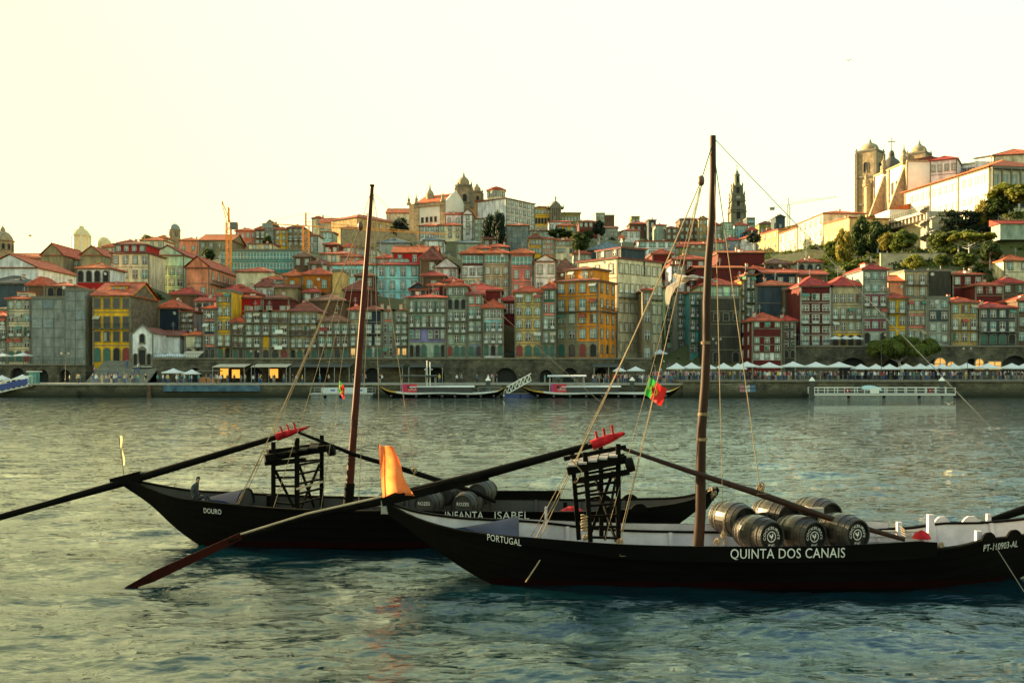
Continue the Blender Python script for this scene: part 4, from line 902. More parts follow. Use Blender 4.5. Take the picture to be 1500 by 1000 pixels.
def bank():
    for px,y,d in ((1222,392,300),(1262,388,300),(1300,376,284),(1340,384,262),(1380,384,262),(1420,378,262),(1460,388,258),(1440,350,282),(1400,356,275),(1340,402,246),(1400,402,246),(1290,400,250),(1480,330,275),(1180,385,300),(1120,372,340),(1240,365,310),(1376,366,270),(1320,372,280),(1430,330,288),(1500,315,285)):
        q=W(px,y,d); ANCH.append((q.x,q.y,q.z+.8))
    q=stone_mat('quay_stone',(.15,.135,.085),(.10,.09,.06),1.0,weed=(-.6,.9)); rw=stone_mat('river_wall_stone',(.13,.115,.075),(.075,.07,.048),1.1)
    pave=mat('quay_paving',(.20,.20,.17),.85,.25,.8)
    x0,xs,x1=-175,xat(1000,185),200
    b=MB(); b.box((x0,185.3,-3),(xs,212,ZL-.15)); b.build('quay_wall',q); tag(bpy.data.objects['quay_wall'],kind='structure')
    b=MB(); b.box((xs,184.6,-3),(x1,212,ZR-.15)); o=b.build('quay_wall',q); tag(o,kind='structure')
    b=MB(); b.box((x0,185.0,ZL-.15),(xs,212,ZL),0); b.box((x0,184.95,ZL-.25),(xs,185.9,ZL+.06),1); o=b.build('promenade',[pave,M['trimw']]); tag(o,kind='structure')
    b=MB(); b.box((xs,184.3,ZR-.15),(x1,212,ZR),0); b.box((xs,184.25,ZR-.25),(x1,185.2,ZR+.06),1); o=b.build('promenade',[pave,M['trim']]); tag(o,kind='structure')
    # sloped stone ramp at the right and dark ledge at the left
    b=MB(); a,c=xat(1035,184),xat(1100,184); b.add([(a,182.5,-2),(c+9,182.5,-2),(c+9,182.5,ZR-1.2),(c,182.5,ZR-.3),(a,182.5,ZR-.8),(a,184.6,-2),(c+9,184.6,-2),(c+9,184.6,ZR-1.2),(c,184.6,ZR-.3),(a,184.6,ZR-.8)],[(0,1,2,3,4),(4,3,8,9),(3,2,7,8),(1,6,7,2),(0,4,9,5)]); tag(b.build('quay_ramp',q),kind='structure')
    b=MB(); b.box((x0,183.8,-2),(xat(112,184),185.2,1.2)); tag(b.build('quay_ledge',q),kind='structure')
    # river walls
    def wallobj(label,pa,pb,d,zt,arches,z0,par=True,thick=6):
        xa,xb=xat(pa,d),xat(pb,d); root=thing('river_wall',label,'wall',(0,0,0)); b=MB()
        arch_wall(b,xa,xb,d,z0,zt,[(xat(p,d),w,h) for p,w,h in arches])
        b.add([(xa,d,zt),(xb,d,zt),(xb,d+thick,zt),(xa,d+thick,zt)],[(0,1,2,3)]); b.add([(xa,d,z0),(xa,d,zt),(xa,d+thick,zt),(xa,d+thick,z0)],[(0,1,2,3)]); b.add([(xb,d,z0),(xb,d,zt),(xb,d+thick,zt),(xb,d+thick,z0)],[(3,2,1,0)])
        b.build('masonry',[rw,M['dark']],root)
        k=MB(); k.box((xa,d-.2,zt),(xb,d+.3,zt+.3)); 
        k.build('coping',M['trim'],root)
        if par:
            n=int((xb-xa)/.35); r=MB(); r.box((xa,d,zt+1.15),(xb,d+.06,zt+1.22))
            for i in range(n): r.box((xa+i*.35,d+.01,zt+.3),(xa+i*.35+.04,d+.05,zt+1.15))
            r.build('railing',M['iron'],root)
        return root
    zt=W(0,526,206).z
    wallobj('long rough stone river wall with arched cellars below the coloured houses',224,955,205.5,zt,[(285,3,3),(345,3.4,3.2),(372,3.4,3.2),(402,3.2,3.2),(470,3,3),(545,3,3),(640,3,3),(655,2.4,2.8),(741,4.6,3.0),(800,2.6,2.6),(835,3,3),(880,2.4,3)],ZL)
    wallobj('low stone wall below the wrapped scaffold building',-40,125,206,W(0,535,206).z,[(25,3,3),(62,2.5,2.6),(95,2.4,2.6)],ZL)
    wallobj('tall stone wall with arched taverns below the right terrace row',1160,1520,211,W(0,508,211).z,[(1250,6.5,4.6),(1310,5.4,4.4),(1372,3.4,4.4),(1345,1.8,2.6),(1385,3,4),(1423,2,4.4),(1434,2.4,3.8),(1487,6.4,5.0)],ZR)
    # lit tavern windows in the right wall
    for p,w,h in ((1377,2.4,2.4),(1393,1.6,1.6),(1434.5,1.7,2.2),(1457,2.6,1.6)):
        o=thing('tavern_window','warm lit tavern window in the stone wall %s'%{1377:'left of the parasol cluster, the widest arch',1393:'small arch right of the widest lit one',1434.5:'under the lime yellow house',1457:'square one near the right end'}[p],'window',(xat(p,210.8),210.8,ZR+2.1),group='lit tavern windows in the terrace wall')
        f=MB(); ring(f,w,h,.2,-.15,.1,p!=1457,0); f.build('frame',M['trim'],o); f=MB(); pp=arch_pts(w,h,p!=1457); f.add([(x,-.05,z) for x,z in pp],[tuple(range(len(pp)))]); f.build('pane',M['pl'],o)
        f=MB(); f.box((-.05,-.12,0),(.05,-.06,h)); f.box((-w/2,-.12,h*.45),(-.05,-.06,h*.5)); f.box((.05,-.12,h*.45),(w/2,-.06,h*.5)); f.build('glazing_bar',M['framed'],o)
    # steps and square left of the river wall
    b=MB(); xa,xb=xat(125,200),xat(226,204)
    for i in range(16): b.box((xa,200+i*.6,ZL),(xb,200.6+i*.6+4,ZL+.28*(i+1)))
    tag(b.build('square_steps',pave),kind='structure')
    # alley ramp
    b=MB(); xa,xb=xat(925,206),xat(1035,206)
    n=24
    for i in range(n): b.box((xa,206+i*1.6,ZR-1),(xb+4,207.6+i*1.6,ZR+i*.42))
    tag(b.build('alley_steps',pave),kind='structure')
    for t in range(6): ANCH.append((xa+(xb-xa)*(t%2),212+t*7,ZR+t*2))
    # canopy restaurants at the foot of the river wall
    def canopy(label,pa,pb,lit):
        xa,xb=xat(pa,203),xat(pb,203); o=thing('restaurant_canopy',label,'canopy',(xa,200.5,ZL)); w=xb-xa
        b=MB(); b.add([(0,0,3.1),(w,0,3.1),(w,5,3.7),(0,5,3.7),(0,0,3.2),(w,0,3.2),(w,5,3.8),(0,5,3.8)],[(3,2,1,0),(4,5,6,7),(0,1,5,4),(1,2,6,5),(3,0,4,7)]); b.build('awning',M['cream'] if lit else mat('dark_canvas',(.05,.06,.05),.8,.2,2),o)
        for i in range(int(w/3)+1):
            p=MB(); p.tube([(.1+i*(w-.2)/int(w/3),.1,0),(.1+i*(w-.2)/int(w/3),.1,3.1)],.05,6); p.build('post',M['steel'],o)
        for i in range(int(w/2.2)):
            t=thing('cafe_table','dark cafe table beneath the '+' '.join(label.split()[:2])+' '+{'left':'left of the mast','first':'first','x':''}.get('x','')+'near '+' '.join(label.split()[-4:]),'table',(xa+1.4+i*2.2,202.4,ZL),0,'cafe tables under the canopies'); b=MB(); b.lathe([(.25,0),(.04,.03),(.04,.7)],(0,0,0),6); b.build('leg',M['iron'],t); b=MB(); b.box((-.45,-.4,.7),(.45,.4,.75)); b.build('tabletop',M['wood'],t)
        if lit:
            for i in range(int(w/2.4)):
                if R.random()<.25: continue
                x=.3+i*2.4; g=MB(); g.box((x,4.6,.9),(x+R.uniform(1.2,2.0),4.7,R.uniform(2.3,2.9))); g.build('lit_window',mat('lit_restaurant',(.8,.5,.1),.4,.3,1.2,emit=(1,.42,.05,.25)),o)
        return o
    canopy('cream canopied restaurant glowing yellow at the foot of the river wall, left one',316,363,True)
    canopy('cream canopied restaurant glowing yellow at the foot of the river wall, right one',372,424,True)
    canopy('dark canopied terrace between glowing restaurants and left mast',428,515,False)
    canopy('dark canopied terrace right of the left mast',556,592,False)
    canopy('dark canopied terrace above the moored black boat stern',600,650,False)
    canopy('dark canopied bar below the large orange house',868,912,False)
    # orange kiosk
    o=thing('kiosk','small orange kiosk beside the glowing restaurants','kiosk',(xat(291,201),201,ZL)); b=MB(); b.box((0,0,0),(4,2,1.1)); b.build('counter',M['doorr'] if 0 else mat('orange_paint',(.5,.2,.06),.6,.2,2),o); b=MB(); b.box((-.2,-.3,2.3),(4.2,2.2,2.5)); b.box((0,0,1.1),(.12,.12,2.3)); b.box((3.88,0,1.1),(4,.12,2.3)); b.build('roof',M['trim'],o)
    # blue hoarding on quay edge
    o=thing('banner','faded blue banner fixed along the left quay wall','banner',(xat(239,184.8),184.8,1.0)); b=MB(); b.grid(lambda u,v:(u*18,.04*sin(u*40),v*1.1),40,2); b.build('cloth',mat('blue_banner',(.07,.15,.22),.8,.5,.6),o)
    # mural on the quay wall
    o=thing('graffiti_panel','patch of pink white and blue graffiti on the right quay wall','graffiti',(xat(1083,182.4),182.35,.9)); 
    for k,cc in enumerate([(.5,.2,.25),(.55,.6,.62),(.10,.22,.38),(.5,.2,.25),(.55,.6,.62),(.1,.22,.38)]):
        b=MB(); xx=k%3*1.0; zz=(k//3)*.7; b.add([(xx+.1,0,zz),(xx+1.0,0,zz+.1),(xx+.9,0,zz+.62),(xx,0,zz+.5)],[(0,1,2,3)]); b.build('paint_patch',mat('graffiti_%d'%(k%3),cc,.7,.4,3),o)
def terrain():
    A=np.array(ANCH); nx,ny=150,110
    xs=np.linspace(-460,560,nx); ys=np.concatenate([np.linspace(212,300,45),np.linspace(303,1100,ny-45)])
    gx,gy=np.meshgrid(xs,ys); 
    d2=(gx[...,None]-A[:,0])**2+((gy[...,None]-A[:,1])*1.3)**2+4
    w=1/d2**1.7; z=(w*A[:,2]).sum(-1)/w.sum(-1)-1.2
    far=np.clip((gy-560)/500,0,1); z=z*(1-far)+20*far
    z=np.where(gy<213,np.minimum(z,2),z)
    vs=np.stack([gx,gy,z],-1).reshape(-1,3).tolist(); b=MB()
    fs=[(j*nx+i,j*nx+i+1,(j+1)*nx+i+1,(j+1)*nx+i) for j in range(ny-1) for i in range(nx-1)]
    b.add(vs,fs,0,True); o=b.build('hill',mat('hill_ground',(.060,.080,.018),.95,.4,.12,.3,.6,col2=(.085,.065,.030))); tag(o,kind='structure')
    global TG; TG=(xs,ys,z)
    b=MB(); b.box((-2500,1000,-2),(2500,4000,-.6)); 
    o=b.build('far_ground',mat('hill_ground')); tag(o,kind='structure')
    b=MB(); b.box((-2500,196,-3),(-174,1100,2.2)); b.box((199,196,-3),(2500,1100,2.2)); o=b.build('river_bank',mat('hill_ground')); tag(o,kind='structure')
def gz(x,y):
    xs,ys,z=TG; i=min(max(np.searchsorted(xs,x)-1,0),len(xs)-2); j=min(max(np.searchsorted(ys,y)-1,0),len(ys)-2)
    return float(z[j,i])
LEAF={}
def leafmat(k):
    c=dict(d=(.050,.085,.012),m=(.12,.16,.018),l=(.24,.25,.025),y=(.30,.25,.03),k=(.020,.038,.016))[k]
    return mat('foliage_'+k,c,.7,.45,.5,trans=.45)
def crown_mesh(kind,seed,n,size,shape,key):
    r=random.Random(seed); b=MB(); cl=[]
    for i in range(40):
        a=r.uniform(0,2*pi); 
        if shape=='flat': rr=sqrt(r.random())*1.0; p=Vector((rr*cos(a),rr*sin(a),r.uniform(-.12,.22)*(1.1-rr*.6))); cs=r.uniform(.16,.3)
        elif shape=='cone': t=r.random(); rr=(1-t)*.5*sqrt(r.random()); p=Vector((rr*cos(a),rr*sin(a),-1+2*t)); cs=r.uniform(.15,.3)*(1.1-t*.6)
        else:
            z=r.uniform(-.8,1); rr=sqrt(max(0,1-z*z))*r.uniform(.3,.85); p=Vector((rr*cos(a),rr*sin(a),z*.7)); cs=r.uniform(.22,.42)
        cl.append((p,cs))
    for i in range(n):
        p,cs=r.choice(cl); v=Vector((r.gauss(0,1),r.gauss(0,1),r.gauss(0,1))).normalized()*cs*(r.random()**.4)
        if shape=='flat': v.z*=.45
        q=p+v; nrm=(v.normalized()+Vector((r.gauss(0,.5),r.gauss(0,.5),r.gauss(0,.5)))).normalized()
        a=nrm.orthogonal().normalized(); bb=nrm.cross(a); an=r.uniform(0,6.28); a,bb=a*cos(an)+bb*sin(an),bb*cos(an)-a*sin(an)
        s=size*r.uniform(.6,1.3)
        b.add([q-a*s,q+bb*s*.6,q+a*s,q-bb*s*.6],[(0,1,2,3)])
    return b.mesh('crown',[leafmat(key)])
CR={}
def tree(label,px,ybase,d,wpx,hpx,key='m',shape='round',n=4200,base=None,group=None,trunk=.35,name='tree'):
    w=wpx*d/F*1.2; h=hpx*d/F*1.08; c=W(px,ybase,d); root=thing(name,label,'tree',c,R.uniform(0,6),group)
    v=R.randint(0,2); kk=(key,shape,v,n)
    if kk not in CR: CR[kk]=crown_mesh(key,v*7+3,n,.105 if shape!='flat' else .075,shape,key)
    cr=put('crown',CR[kk],root,(0,0,h*(1-(.5-trunk*.3 if shape!='flat' else .14)))); 
    cr.scale=(w/2,w/2,h*(.5-trunk*.15) if shape!='flat' else h*.8)
    if shape=='round': cr.location.z=h*(.5+trunk*.35); cr.scale.z=h*(.5-trunk*.2)/.8
    if shape=='cone': cr.location.z=h*.55; cr.scale=(w/1.1,w/1.1,h*.45)
    t=MB(); tr=max(.12,h*.03); top=h*.62
    t.tube([(0,0,-2),(0,0,0),(.03*h,0,top*.5),(0,.02*h,top)],[tr*1.5,tr*1.2,tr*.9,tr*.5],7)
    for i in range(7):
        a=i*2.4; z=top*(.55+.06*i); L=w*.33; t.tube([(0,0,z),(L*.5*cos(a),L*.5*sin(a),z+h*.08),(L*cos(a),L*sin(a),min(h*.9,z+h*.2))],[tr*.5,tr*.35,tr*.12],5)
    t.build('trunk',mat('bark',(.03,.022,.015),.9,.3,2),root); return root
def trees():
    T=tree
    # umbrella pine on the quay
    c=W(1320,546,205); root=thing('pine_tree','wide flat topped umbrella pine on the right quay before the terrace wall','tree',(c.x,c.y,ZR)); sc=205/F
    me=crown_mesh('m',5,20000,.055,'flat','m'); zc=W(0,507,205).z-ZR
    cr=put('crown',me,root,(0,0,zc-.5)); cr.scale=(46*sc,6.5,66*sc)
    t=MB(); t.tube([(0,0,-.5),(.2,0,2),(-.5,.1,zc-3.2)],[.42,.36,.3],8)
    for i in range(11):
        a=i*.59; L=(3.2+1.6*(i%3))*1.0; t.tube([(-.5,.1,zc-3.3),(-.5+L*.5*cos(a),L*.4*sin(a),zc-1.6),(-.5+L*cos(a),L*.8*sin(a),zc-.2)],[.15,.09,.03],6)
    t.build('trunk',mat('bark'),root)
    g='trees on the church hill'
    for l,px,yb,d,w,h,k,s in [
     ('bright green round tree at the left foot of the church hill',1222,392,300,30,34,'m','round'),
     ('yellow green tall tree in the sun between two dark ones',1236,392,292,26,46,'y','round'),
     ('dark green tall tree behind the sunlit yellow one',1262,388,300,32,56,'d','round'),
     ('dark spreading tree left below the terrace corbels',1286,378,296,36,44,'d','round'),
     ('small round tree in front of the sunlit retaining wall',1322,372,280,34,28,'m','round'),
     ('olive round bush tree left of the sunlit retaining wall',1300,372,284,22,26,'y','round'),
     ('green tree at the lower right of the spiral stair',1376,366,270,26,22,'m','round'),
     ('low broad tree with layered branches on the garden slope',1420,376,262,52,30,'l','flat'),
     ('sparse sunlit tree between dark ivy and the loggia',1440,346,282,26,42,'y','round'),
     ('broad flat sunlit tree in front of the loggia',1478,303,278,58,28,'l','round'),
     ('dark tree under the broad flat tree by the loggia',1462,322,280,40,30,'d','round'),
     ('second layered tree left on the garden slope',1404,366,266,36,24,'m','flat'),
     ('dark shrub tree behind the plum banded house roof',1262,408,262,44,24,'m','round'),
     ('dark ivy mass left of the terrace, tree with wide crown',1275,352,326,22,30,'m','round'),
     ('garden tree above the beige back house',1340,398,246,30,20,'l','round'),
     ('garden tree above the dark red house on the right',1412,394,246,34,20,'m','round'),
     ('short garden tree right of the dark back house',1378,392,250,22,16,'m','round'),
     ('garden tree beside the orange roofed house on the right edge',1450,386,256,26,26,'d','round')]:
        T(l,px,yb,d,w,h,k,s,group=None)
    T('round dark tree before the big stone palace',585,350,375,26,26,'k','round',n=3500,trunk=.1)
    T('dark conifer clump below the white block on the crest',718,372,350,26,46,'k','round')
    T('tall dark cypress clump left of the wrapped block',731,372,345,22,50,'k','round')
    T('dark green tree in the middle of the hill by the cream flat house',849,372,318,26,26,'d','round')
    T('low dark tree above the cream flat house',822,350,360,34,12,'d','round')
    T('narrow dark tree beside the grey terrace of arched windows',878,350,370,16,22,'k','round')
    T('bush tree by the red cottage left of the slate roof',862,352,380,18,12,'d','round')
    T('skyline tree at the far left behind the domed tower',214,356,470,14,10,'y','round')
    T('small skyline tree right beside the domed tower',238,356,480,14,8,'y','round')
    T('dark bush at the foot of the mint gabled house',228,446,262,18,14,'d','round')
    T('small tree by the balcony row below the orange roofed stone block',305,384,345,20,16,'d','round')
    T('tree between brown balcony house and grey gabled block',392,362,366,12,14,'d','round')
    T('trees below the bell tower on the slope',1104,358,380,18,14,'k','round')
    # hillside shrubs: one uncountable mass
    r=random.Random(4); b=MB(); cols=3
    def bush(c,s,mi,n=60):
        for i in range(n):
            v=Vector((r.gauss(0,1),r.gauss(0,1),r.gauss(0,1))).normalized(); q=Vector(c)+Vector((v.x*s*1.3,v.y*s*1.3,abs(v.z)*s*.8))*(r.random()**.3)
            a=v.orthogonal().normalized(); bb=v.cross(a); an=r.uniform(0,6); a,bb=a*cos(an)+bb*sin(an),bb*cos(an)-a*sin(an); k=.42*r.uniform(.6,1.4)
            b.add([q-a*k,q+bb*k*.6,q+a*k,q-bb*k*.6],[(0,1,2,3)],mi)
    for i in range(3400):
        px=r.uniform(1190,1520); d=r.uniform(240,340); x=xat(px,d); z=gz(x,d)
        bush((x,d,z),r.uniform(.9,2.6),r.choice([0,0,1,1,2,3]),40)
    for i in range(500):
        px=r.uniform(1080,1240); d=r.uniform(258,400); x=xat(px,d); bush((x,d,gz(x,d)),r.uniform(.9,2.4),r.choice([0,1,2]),40)
    for i in range(1100):
        px=r.choice([r.uniform(1500,1950),r.uniform(-420,-20)]); d=r.uniform(222,340); x=xat(px,d); bush((x,d,gz(x,d)),r.uniform(1.2,3.4),r.choice([0,1,2,3]),40)
    for i in range(120):
        px=r.uniform(700,900); d=r.uniform(300,400); x=xat(px,d); bush((x,d,gz(x,d)),r.uniform(1,2.4),r.choice([0,3]),34)
    for i in range(130):                       # ivy hanging over the dark slope under the wing
        t=r.random(); p=W(1375+80*t,r.uniform(312,350),r.uniform(280,284)); bush(p,1.6,3,44)
    o=b.build('hillside_shrubs',[leafmat('d'),leafmat('m'),leafmat('l'),leafmat('k')]); tag(o,'green and yellow shrubs covering the garden slopes of the right hill','shrubs',kind='stuff')
    # garden retaining walls
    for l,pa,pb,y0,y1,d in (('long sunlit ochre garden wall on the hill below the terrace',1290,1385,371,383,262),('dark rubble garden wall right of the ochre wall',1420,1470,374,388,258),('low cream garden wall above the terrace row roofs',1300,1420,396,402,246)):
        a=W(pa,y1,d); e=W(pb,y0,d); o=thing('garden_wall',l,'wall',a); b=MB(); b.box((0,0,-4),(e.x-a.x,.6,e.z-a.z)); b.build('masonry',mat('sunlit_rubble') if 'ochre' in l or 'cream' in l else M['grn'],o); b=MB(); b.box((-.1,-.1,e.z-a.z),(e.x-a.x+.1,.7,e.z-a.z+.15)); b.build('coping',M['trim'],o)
    a=W(500,344,372); b=MB(); o=thing('retaining_wall','long low stone retaining wall below the round dark tree','wall',a); b.box((0,0,-4),(28,.8,1.5)); b.build('masonry',M['grn'],o)
    a=W(1465,340,268); o=thing('garden_shed','low pale garden shed with long red roof on the right hill','shed',a); b=MB(); b.box((0,0,-2),(11,5,2.2)); b.build('wall',wallm('tile'),o); b=MB(); b.add([(-.4,-.5,2.2),(11.4,-.5,2.2),(11.4,5.4,4),(-.4,5.4,4),(-.4,5.4,2.2),(11.4,5.4,2.2)],[(0,1,2,3),(0,3,4),(1,5,2)]); b.build('roof',roofm('r'),o)
# ------------------------------------------------------------------ water
def water():
    rows=[];  py=1150.0
    # rows at even steps of the view, then an extension to the sides and behind as plain geometry
    ds=[]; p=1180.0
    while p>581.0: ds.append(F*CH/(p-HZ)); p-=1.05 if p<800 else 1.5
    ds=np.array([-400,-30,-10,2,5,8]+[d for d in ds if d>9]+[186.5]); 
    us=np.linspace(-1.0,1.0,760); us=np.sign(us)*np.abs(us)**1.0
    half=np.minimum(np.maximum(np.abs(ds),20)*.62+6,200)
    X=us[None,:]*half[:,None]; Y=np.repeat(ds[:,None],len(us),1)
    Z=np.zeros_like(X); rng=np.random.RandomState(3)
    spx=2*half[:,None]/len(us); spy=np.gradient(ds)[:,None]
    for i in range(90):
        lam=float(np.exp(rng.uniform(np.log(.28),np.log(6.5)))); th=rng.normal(pi*.5,.5); k=2*pi/lam
        kx,ky=k*cos(th),k*sin(th); amp=.0040*lam**.85*rng.uniform(.5,1.3)
        fade=np.clip((lam/np.maximum(spx,1e-3)/3.5-.6),0,1)*np.clip((lam/np.maximum(np.abs(spy)*abs(sin(th)),1e-3)/5.0-.6),0,1)
        ph=kx*X+ky*Y+rng.uniform(0,6.28); s=np.sin(ph+.35*np.sin(ph))
        Z+=amp*fade*s
    edge=np.clip((186.5-Y)/3,0,1); Z*=edge*np.where(Y<9,0,1)
    side=np.full((len(ds),1),900.0); mid=X[:,-1:]*1.6+20
    X=np.concatenate([-side,-mid,X,mid,side],1); Y=np.repeat(ds[:,None],X.shape[1],1); zc=np.zeros((len(ds),2)); Z=np.concatenate([zc,Z,zc],1)
    ny,nx=X.shape; V=np.stack([X,Y,Z],-1).reshape(-1,3)
    me=bpy.data.meshes.new('river'); idx=(np.arange(ny-1)[:,None]*nx+np.arange(nx-1)[None,:]); q=np.stack([idx,idx+1,idx+nx+1,idx+nx],-1).reshape(-1,4)
    me.vertices.add(len(V)); me.vertices.foreach_set('co',V.ravel()); me.loops.add(q.size); me.loops.foreach_set('vertex_index',q.ravel().astype(np.int32))
    me.polygons.add(len(q)); me.polygons.foreach_set('loop_start',np.arange(0,q.size,4,dtype=np.int32)); me.polygons.foreach_set('loop_total',np.full(len(q),4,dtype=np.int32))
    me.polygons.foreach_set('use_smooth',np.ones(len(q),bool)); me.update(calc_edges=True)
    m=bpy.data.materials.new('river_water'); m.use_nodes=True; t=m.node_tree; L=t.links.new; b=t.nodes['Principled BSDF']
    b.inputs['Base Color'].default_value=(.0012,.014,.019,1); b.inputs['Roughness'].default_value=.02; b.inputs['IOR'].default_value=1.6; b.inputs['Specular Tint'].default_value=(.80,.98,1,1)
    g=t.nodes.new('ShaderNodeNewGeometry'); mp=t.nodes.new('ShaderNodeMapping'); mp.inputs['Scale'].default_value=(.85,1.7,1); L(g.outputs[0],mp.inputs[0])
    n=t.nodes.new('ShaderNodeTexNoise'); n.inputs['Scale'].default_value=2.6; n.inputs['Detail'].default_value=5; n.inputs['Roughness'].default_value=.6; n.inputs['Distortion'].default_value=.6; L(mp.outputs[0],n.inputs[0])
    n2=t.nodes.new('ShaderNodeTexNoise'); n2.inputs['Scale'].default_value=.55; n2.inputs['Detail'].default_value=3; L(mp.outputs[0],n2.inputs[0])
    n3=t.nodes.new('ShaderNodeTexNoise'); n3.inputs['Scale'].default_value=.035; n3.inputs['Detail'].default_value=2; L(g.outputs[0],n3.inputs[0])
    mr=t.nodes.new('ShaderNodeMapRange'); mr.inputs[1].default_value=.35; mr.inputs[2].default_value=.65; mr.inputs[3].default_value=.6; mr.inputs[4].default_value=1.3; L(n3.outputs[0],mr.inputs[0])
    bp=t.nodes.new('ShaderNodeBump'); bp.inputs['Distance'].default_value=.035; bp.inputs['Strength'].default_value=.5; L(n.outputs[0],bp.inputs['Height']); L(mr.outputs[0],bp.inputs['Strength'])
    b2=t.nodes.new('ShaderNodeBump'); b2.inputs['Distance'].default_value=.10; b2.inputs['Strength'].default_value=.6; L(n2.outputs[0],b2.inputs['Height']); L(bp.outputs[0],b2.inputs['Normal']); 
    acc=b2.outputs[0]
    for sc_,st,kx,ky in ((2.2,(.55,1.5,1),.20,.62),(7.0,(.6,1.4,1),.22,.60)):
        m3=t.nodes.new('ShaderNodeMapping'); m3.inputs['Scale'].default_value=st; L(g.outputs[0],m3.inputs[0])
        nn=t.nodes.new('ShaderNodeTexNoise'); nn.inputs['Scale'].default_value=sc_; nn.inputs['Detail'].default_value=2; L(m3.outputs[0],nn.inputs[0])
        s1=t.nodes.new('ShaderNodeVectorMath'); s1.operation='SUBTRACT'; s1.inputs[1].default_value=(.5,.5,.5); L(nn.outputs['Color'],s1.inputs[0])
        s2=t.nodes.new('ShaderNodeVectorMath'); s2.operation='MULTIPLY'; s2.inputs[1].default_value=(kx,ky,0); L(s1.outputs[0],s2.inputs[0])
        s3=t.nodes.new('ShaderNodeVectorMath'); s3.operation='ADD'; L(acc,s3.inputs[0]); L(s2.outputs[0],s3.inputs[1]); acc=s3.outputs[0]
    s4=t.nodes.new('ShaderNodeVectorMath'); s4.operation='NORMALIZE'; L(acc,s4.inputs[0]); L(s4.outputs[0],b.inputs['Normal'])
    me.materials.append(m); o=bpy.data.objects.new('river',me); COL.objects.link(o); tag(o,kind='structure')
    b=MB(); b.box((-900,-400,-4.0),(900,186,-3.0)); tag(b.build('river_bed',mat('river_mud',(.02,.03,.025),.9)),kind='structure')

# ------------------------------------------------------------------ lettering
def text_mesh(s,sx=1.0):
    c=bpy.data.curves.new('lettering','FONT'); c.body=s; c.size=1; c.resolution_u=3; c.space_character=1.05
    o=bpy.data.objects.new('tmp_text',c); COL.objects.link(o); dg=bpy.context.evaluated_depsgraph_get(); me=bpy.data.meshes.new_from_object(o.evaluated_get(dg))
    bpy.data.objects.remove(o); bpy.data.curves.remove(c)
    n=len(me.vertices); co=np.empty(n*3); me.vertices.foreach_get('co',co); co=co.reshape(-1,3)
    return me,co
def flat_text(parent,s,w,h,fn,m,name='lettering'):
    me,co=text_mesh(s); mn,mx=co.min(0),co.max(0); 
    capm=.70; u=(co[:,0]-mn[0])/(mx[0]-mn[0]); v=co[:,1]/capm
    out=np.array([fn(a*w,b*h) for a,b in zip(u,v)]); me.vertices.foreach_set('co',out.ravel()); me.materials.append(m); me.update()
    return put(name,me,parent)

# ------------------------------------------------------------------ the two river boats
ROPE=mat('hemp_rope',(.30,.21,.11),.8,.2,8); TAR=mat('black_tar_planks',(.0030,.0027,.0022),.7,.4,1.2,.008,14,spec=.06,stretch=(.4,1,2)); 
TAR2=mat('worn_tar_wood',(.0055,.0045,.003),.75,.5,2,.008,10,spec=.06); RED=mat('red_paint',(.45,.012,.018),.75,.45,5,.004,18,spec=.15); ANTI=mat('red_bottom_paint',(.009,.0012,.001),.8,.3,1.5,spec=.05)
WIN=mat('white_painted_planks',(.55,.50,.52),.55,.25,1.2,.01,10); MASTW=mat('varnished_mast',(.038,.014,.006),.6,.3,2.5,.01,9,stretch=(3,3,.5),spec=.2)
LET=mat('white_lettering',(.72,.70,.64),.6,.1,3); BLUEC=mat('blue_tarpaulin',(.008,.018,.045),.85,.3,1.5,.01,4,spec=.05)
def itp(x,T): return float(np.interp(x,[a for a,_ in T],[b for _,b in T]))
def smooth_table(T,n=160):
    xs=np.array([a for a,_ in T]); ys=np.array([b for _,b in T]); X=np.linspace(xs[0],xs[-1],n); m=np.gradient(ys,xs); out=[]
    for x in X:
        i=min(max(np.searchsorted(xs,x)-1,0),len(xs)-2); h=xs[i+1]-xs[i]; t=(x-xs[i])/h
        out.append((2*t**3-3*t**2+1)*ys[i]+(t**3-2*t**2+t)*h*m[i]+(-2*t**3+3*t**2)*ys[i+1]+(t**3-t**2)*h*m[i+1])
    return list(zip(X.tolist(),out))
class Hull:
    def __init__(s,G,Bm,Z,d0,cx,ratio=.72):
        s.cx=cx; s.d0=d0; sh=lambda T:smooth_table([(a-cx,b) for a,b in T]); s.G=sh(G); s.B=sh(Bm); s.Z=sh(Z); s.x0=G[0][0]-cx; s.x1=G[-1][0]-cx; s.r=ratio
    def p(s,x,v,side,off=0):
        zb=itp(x,s.Z); zg=itp(x,s.G); b=itp(x,s.B)*(s.r+(1-s.r)*max(v,0)**.75)
        return (x,side*(b+off),zb+(zg-zb)*v)
    def y_at(s,x,z):
        zb=itp(x,s.Z); zg=itp(x,s.G); v=min(1,max(0,(z-zb)/(zg-zb))); return s.p(x,v,1)[1]
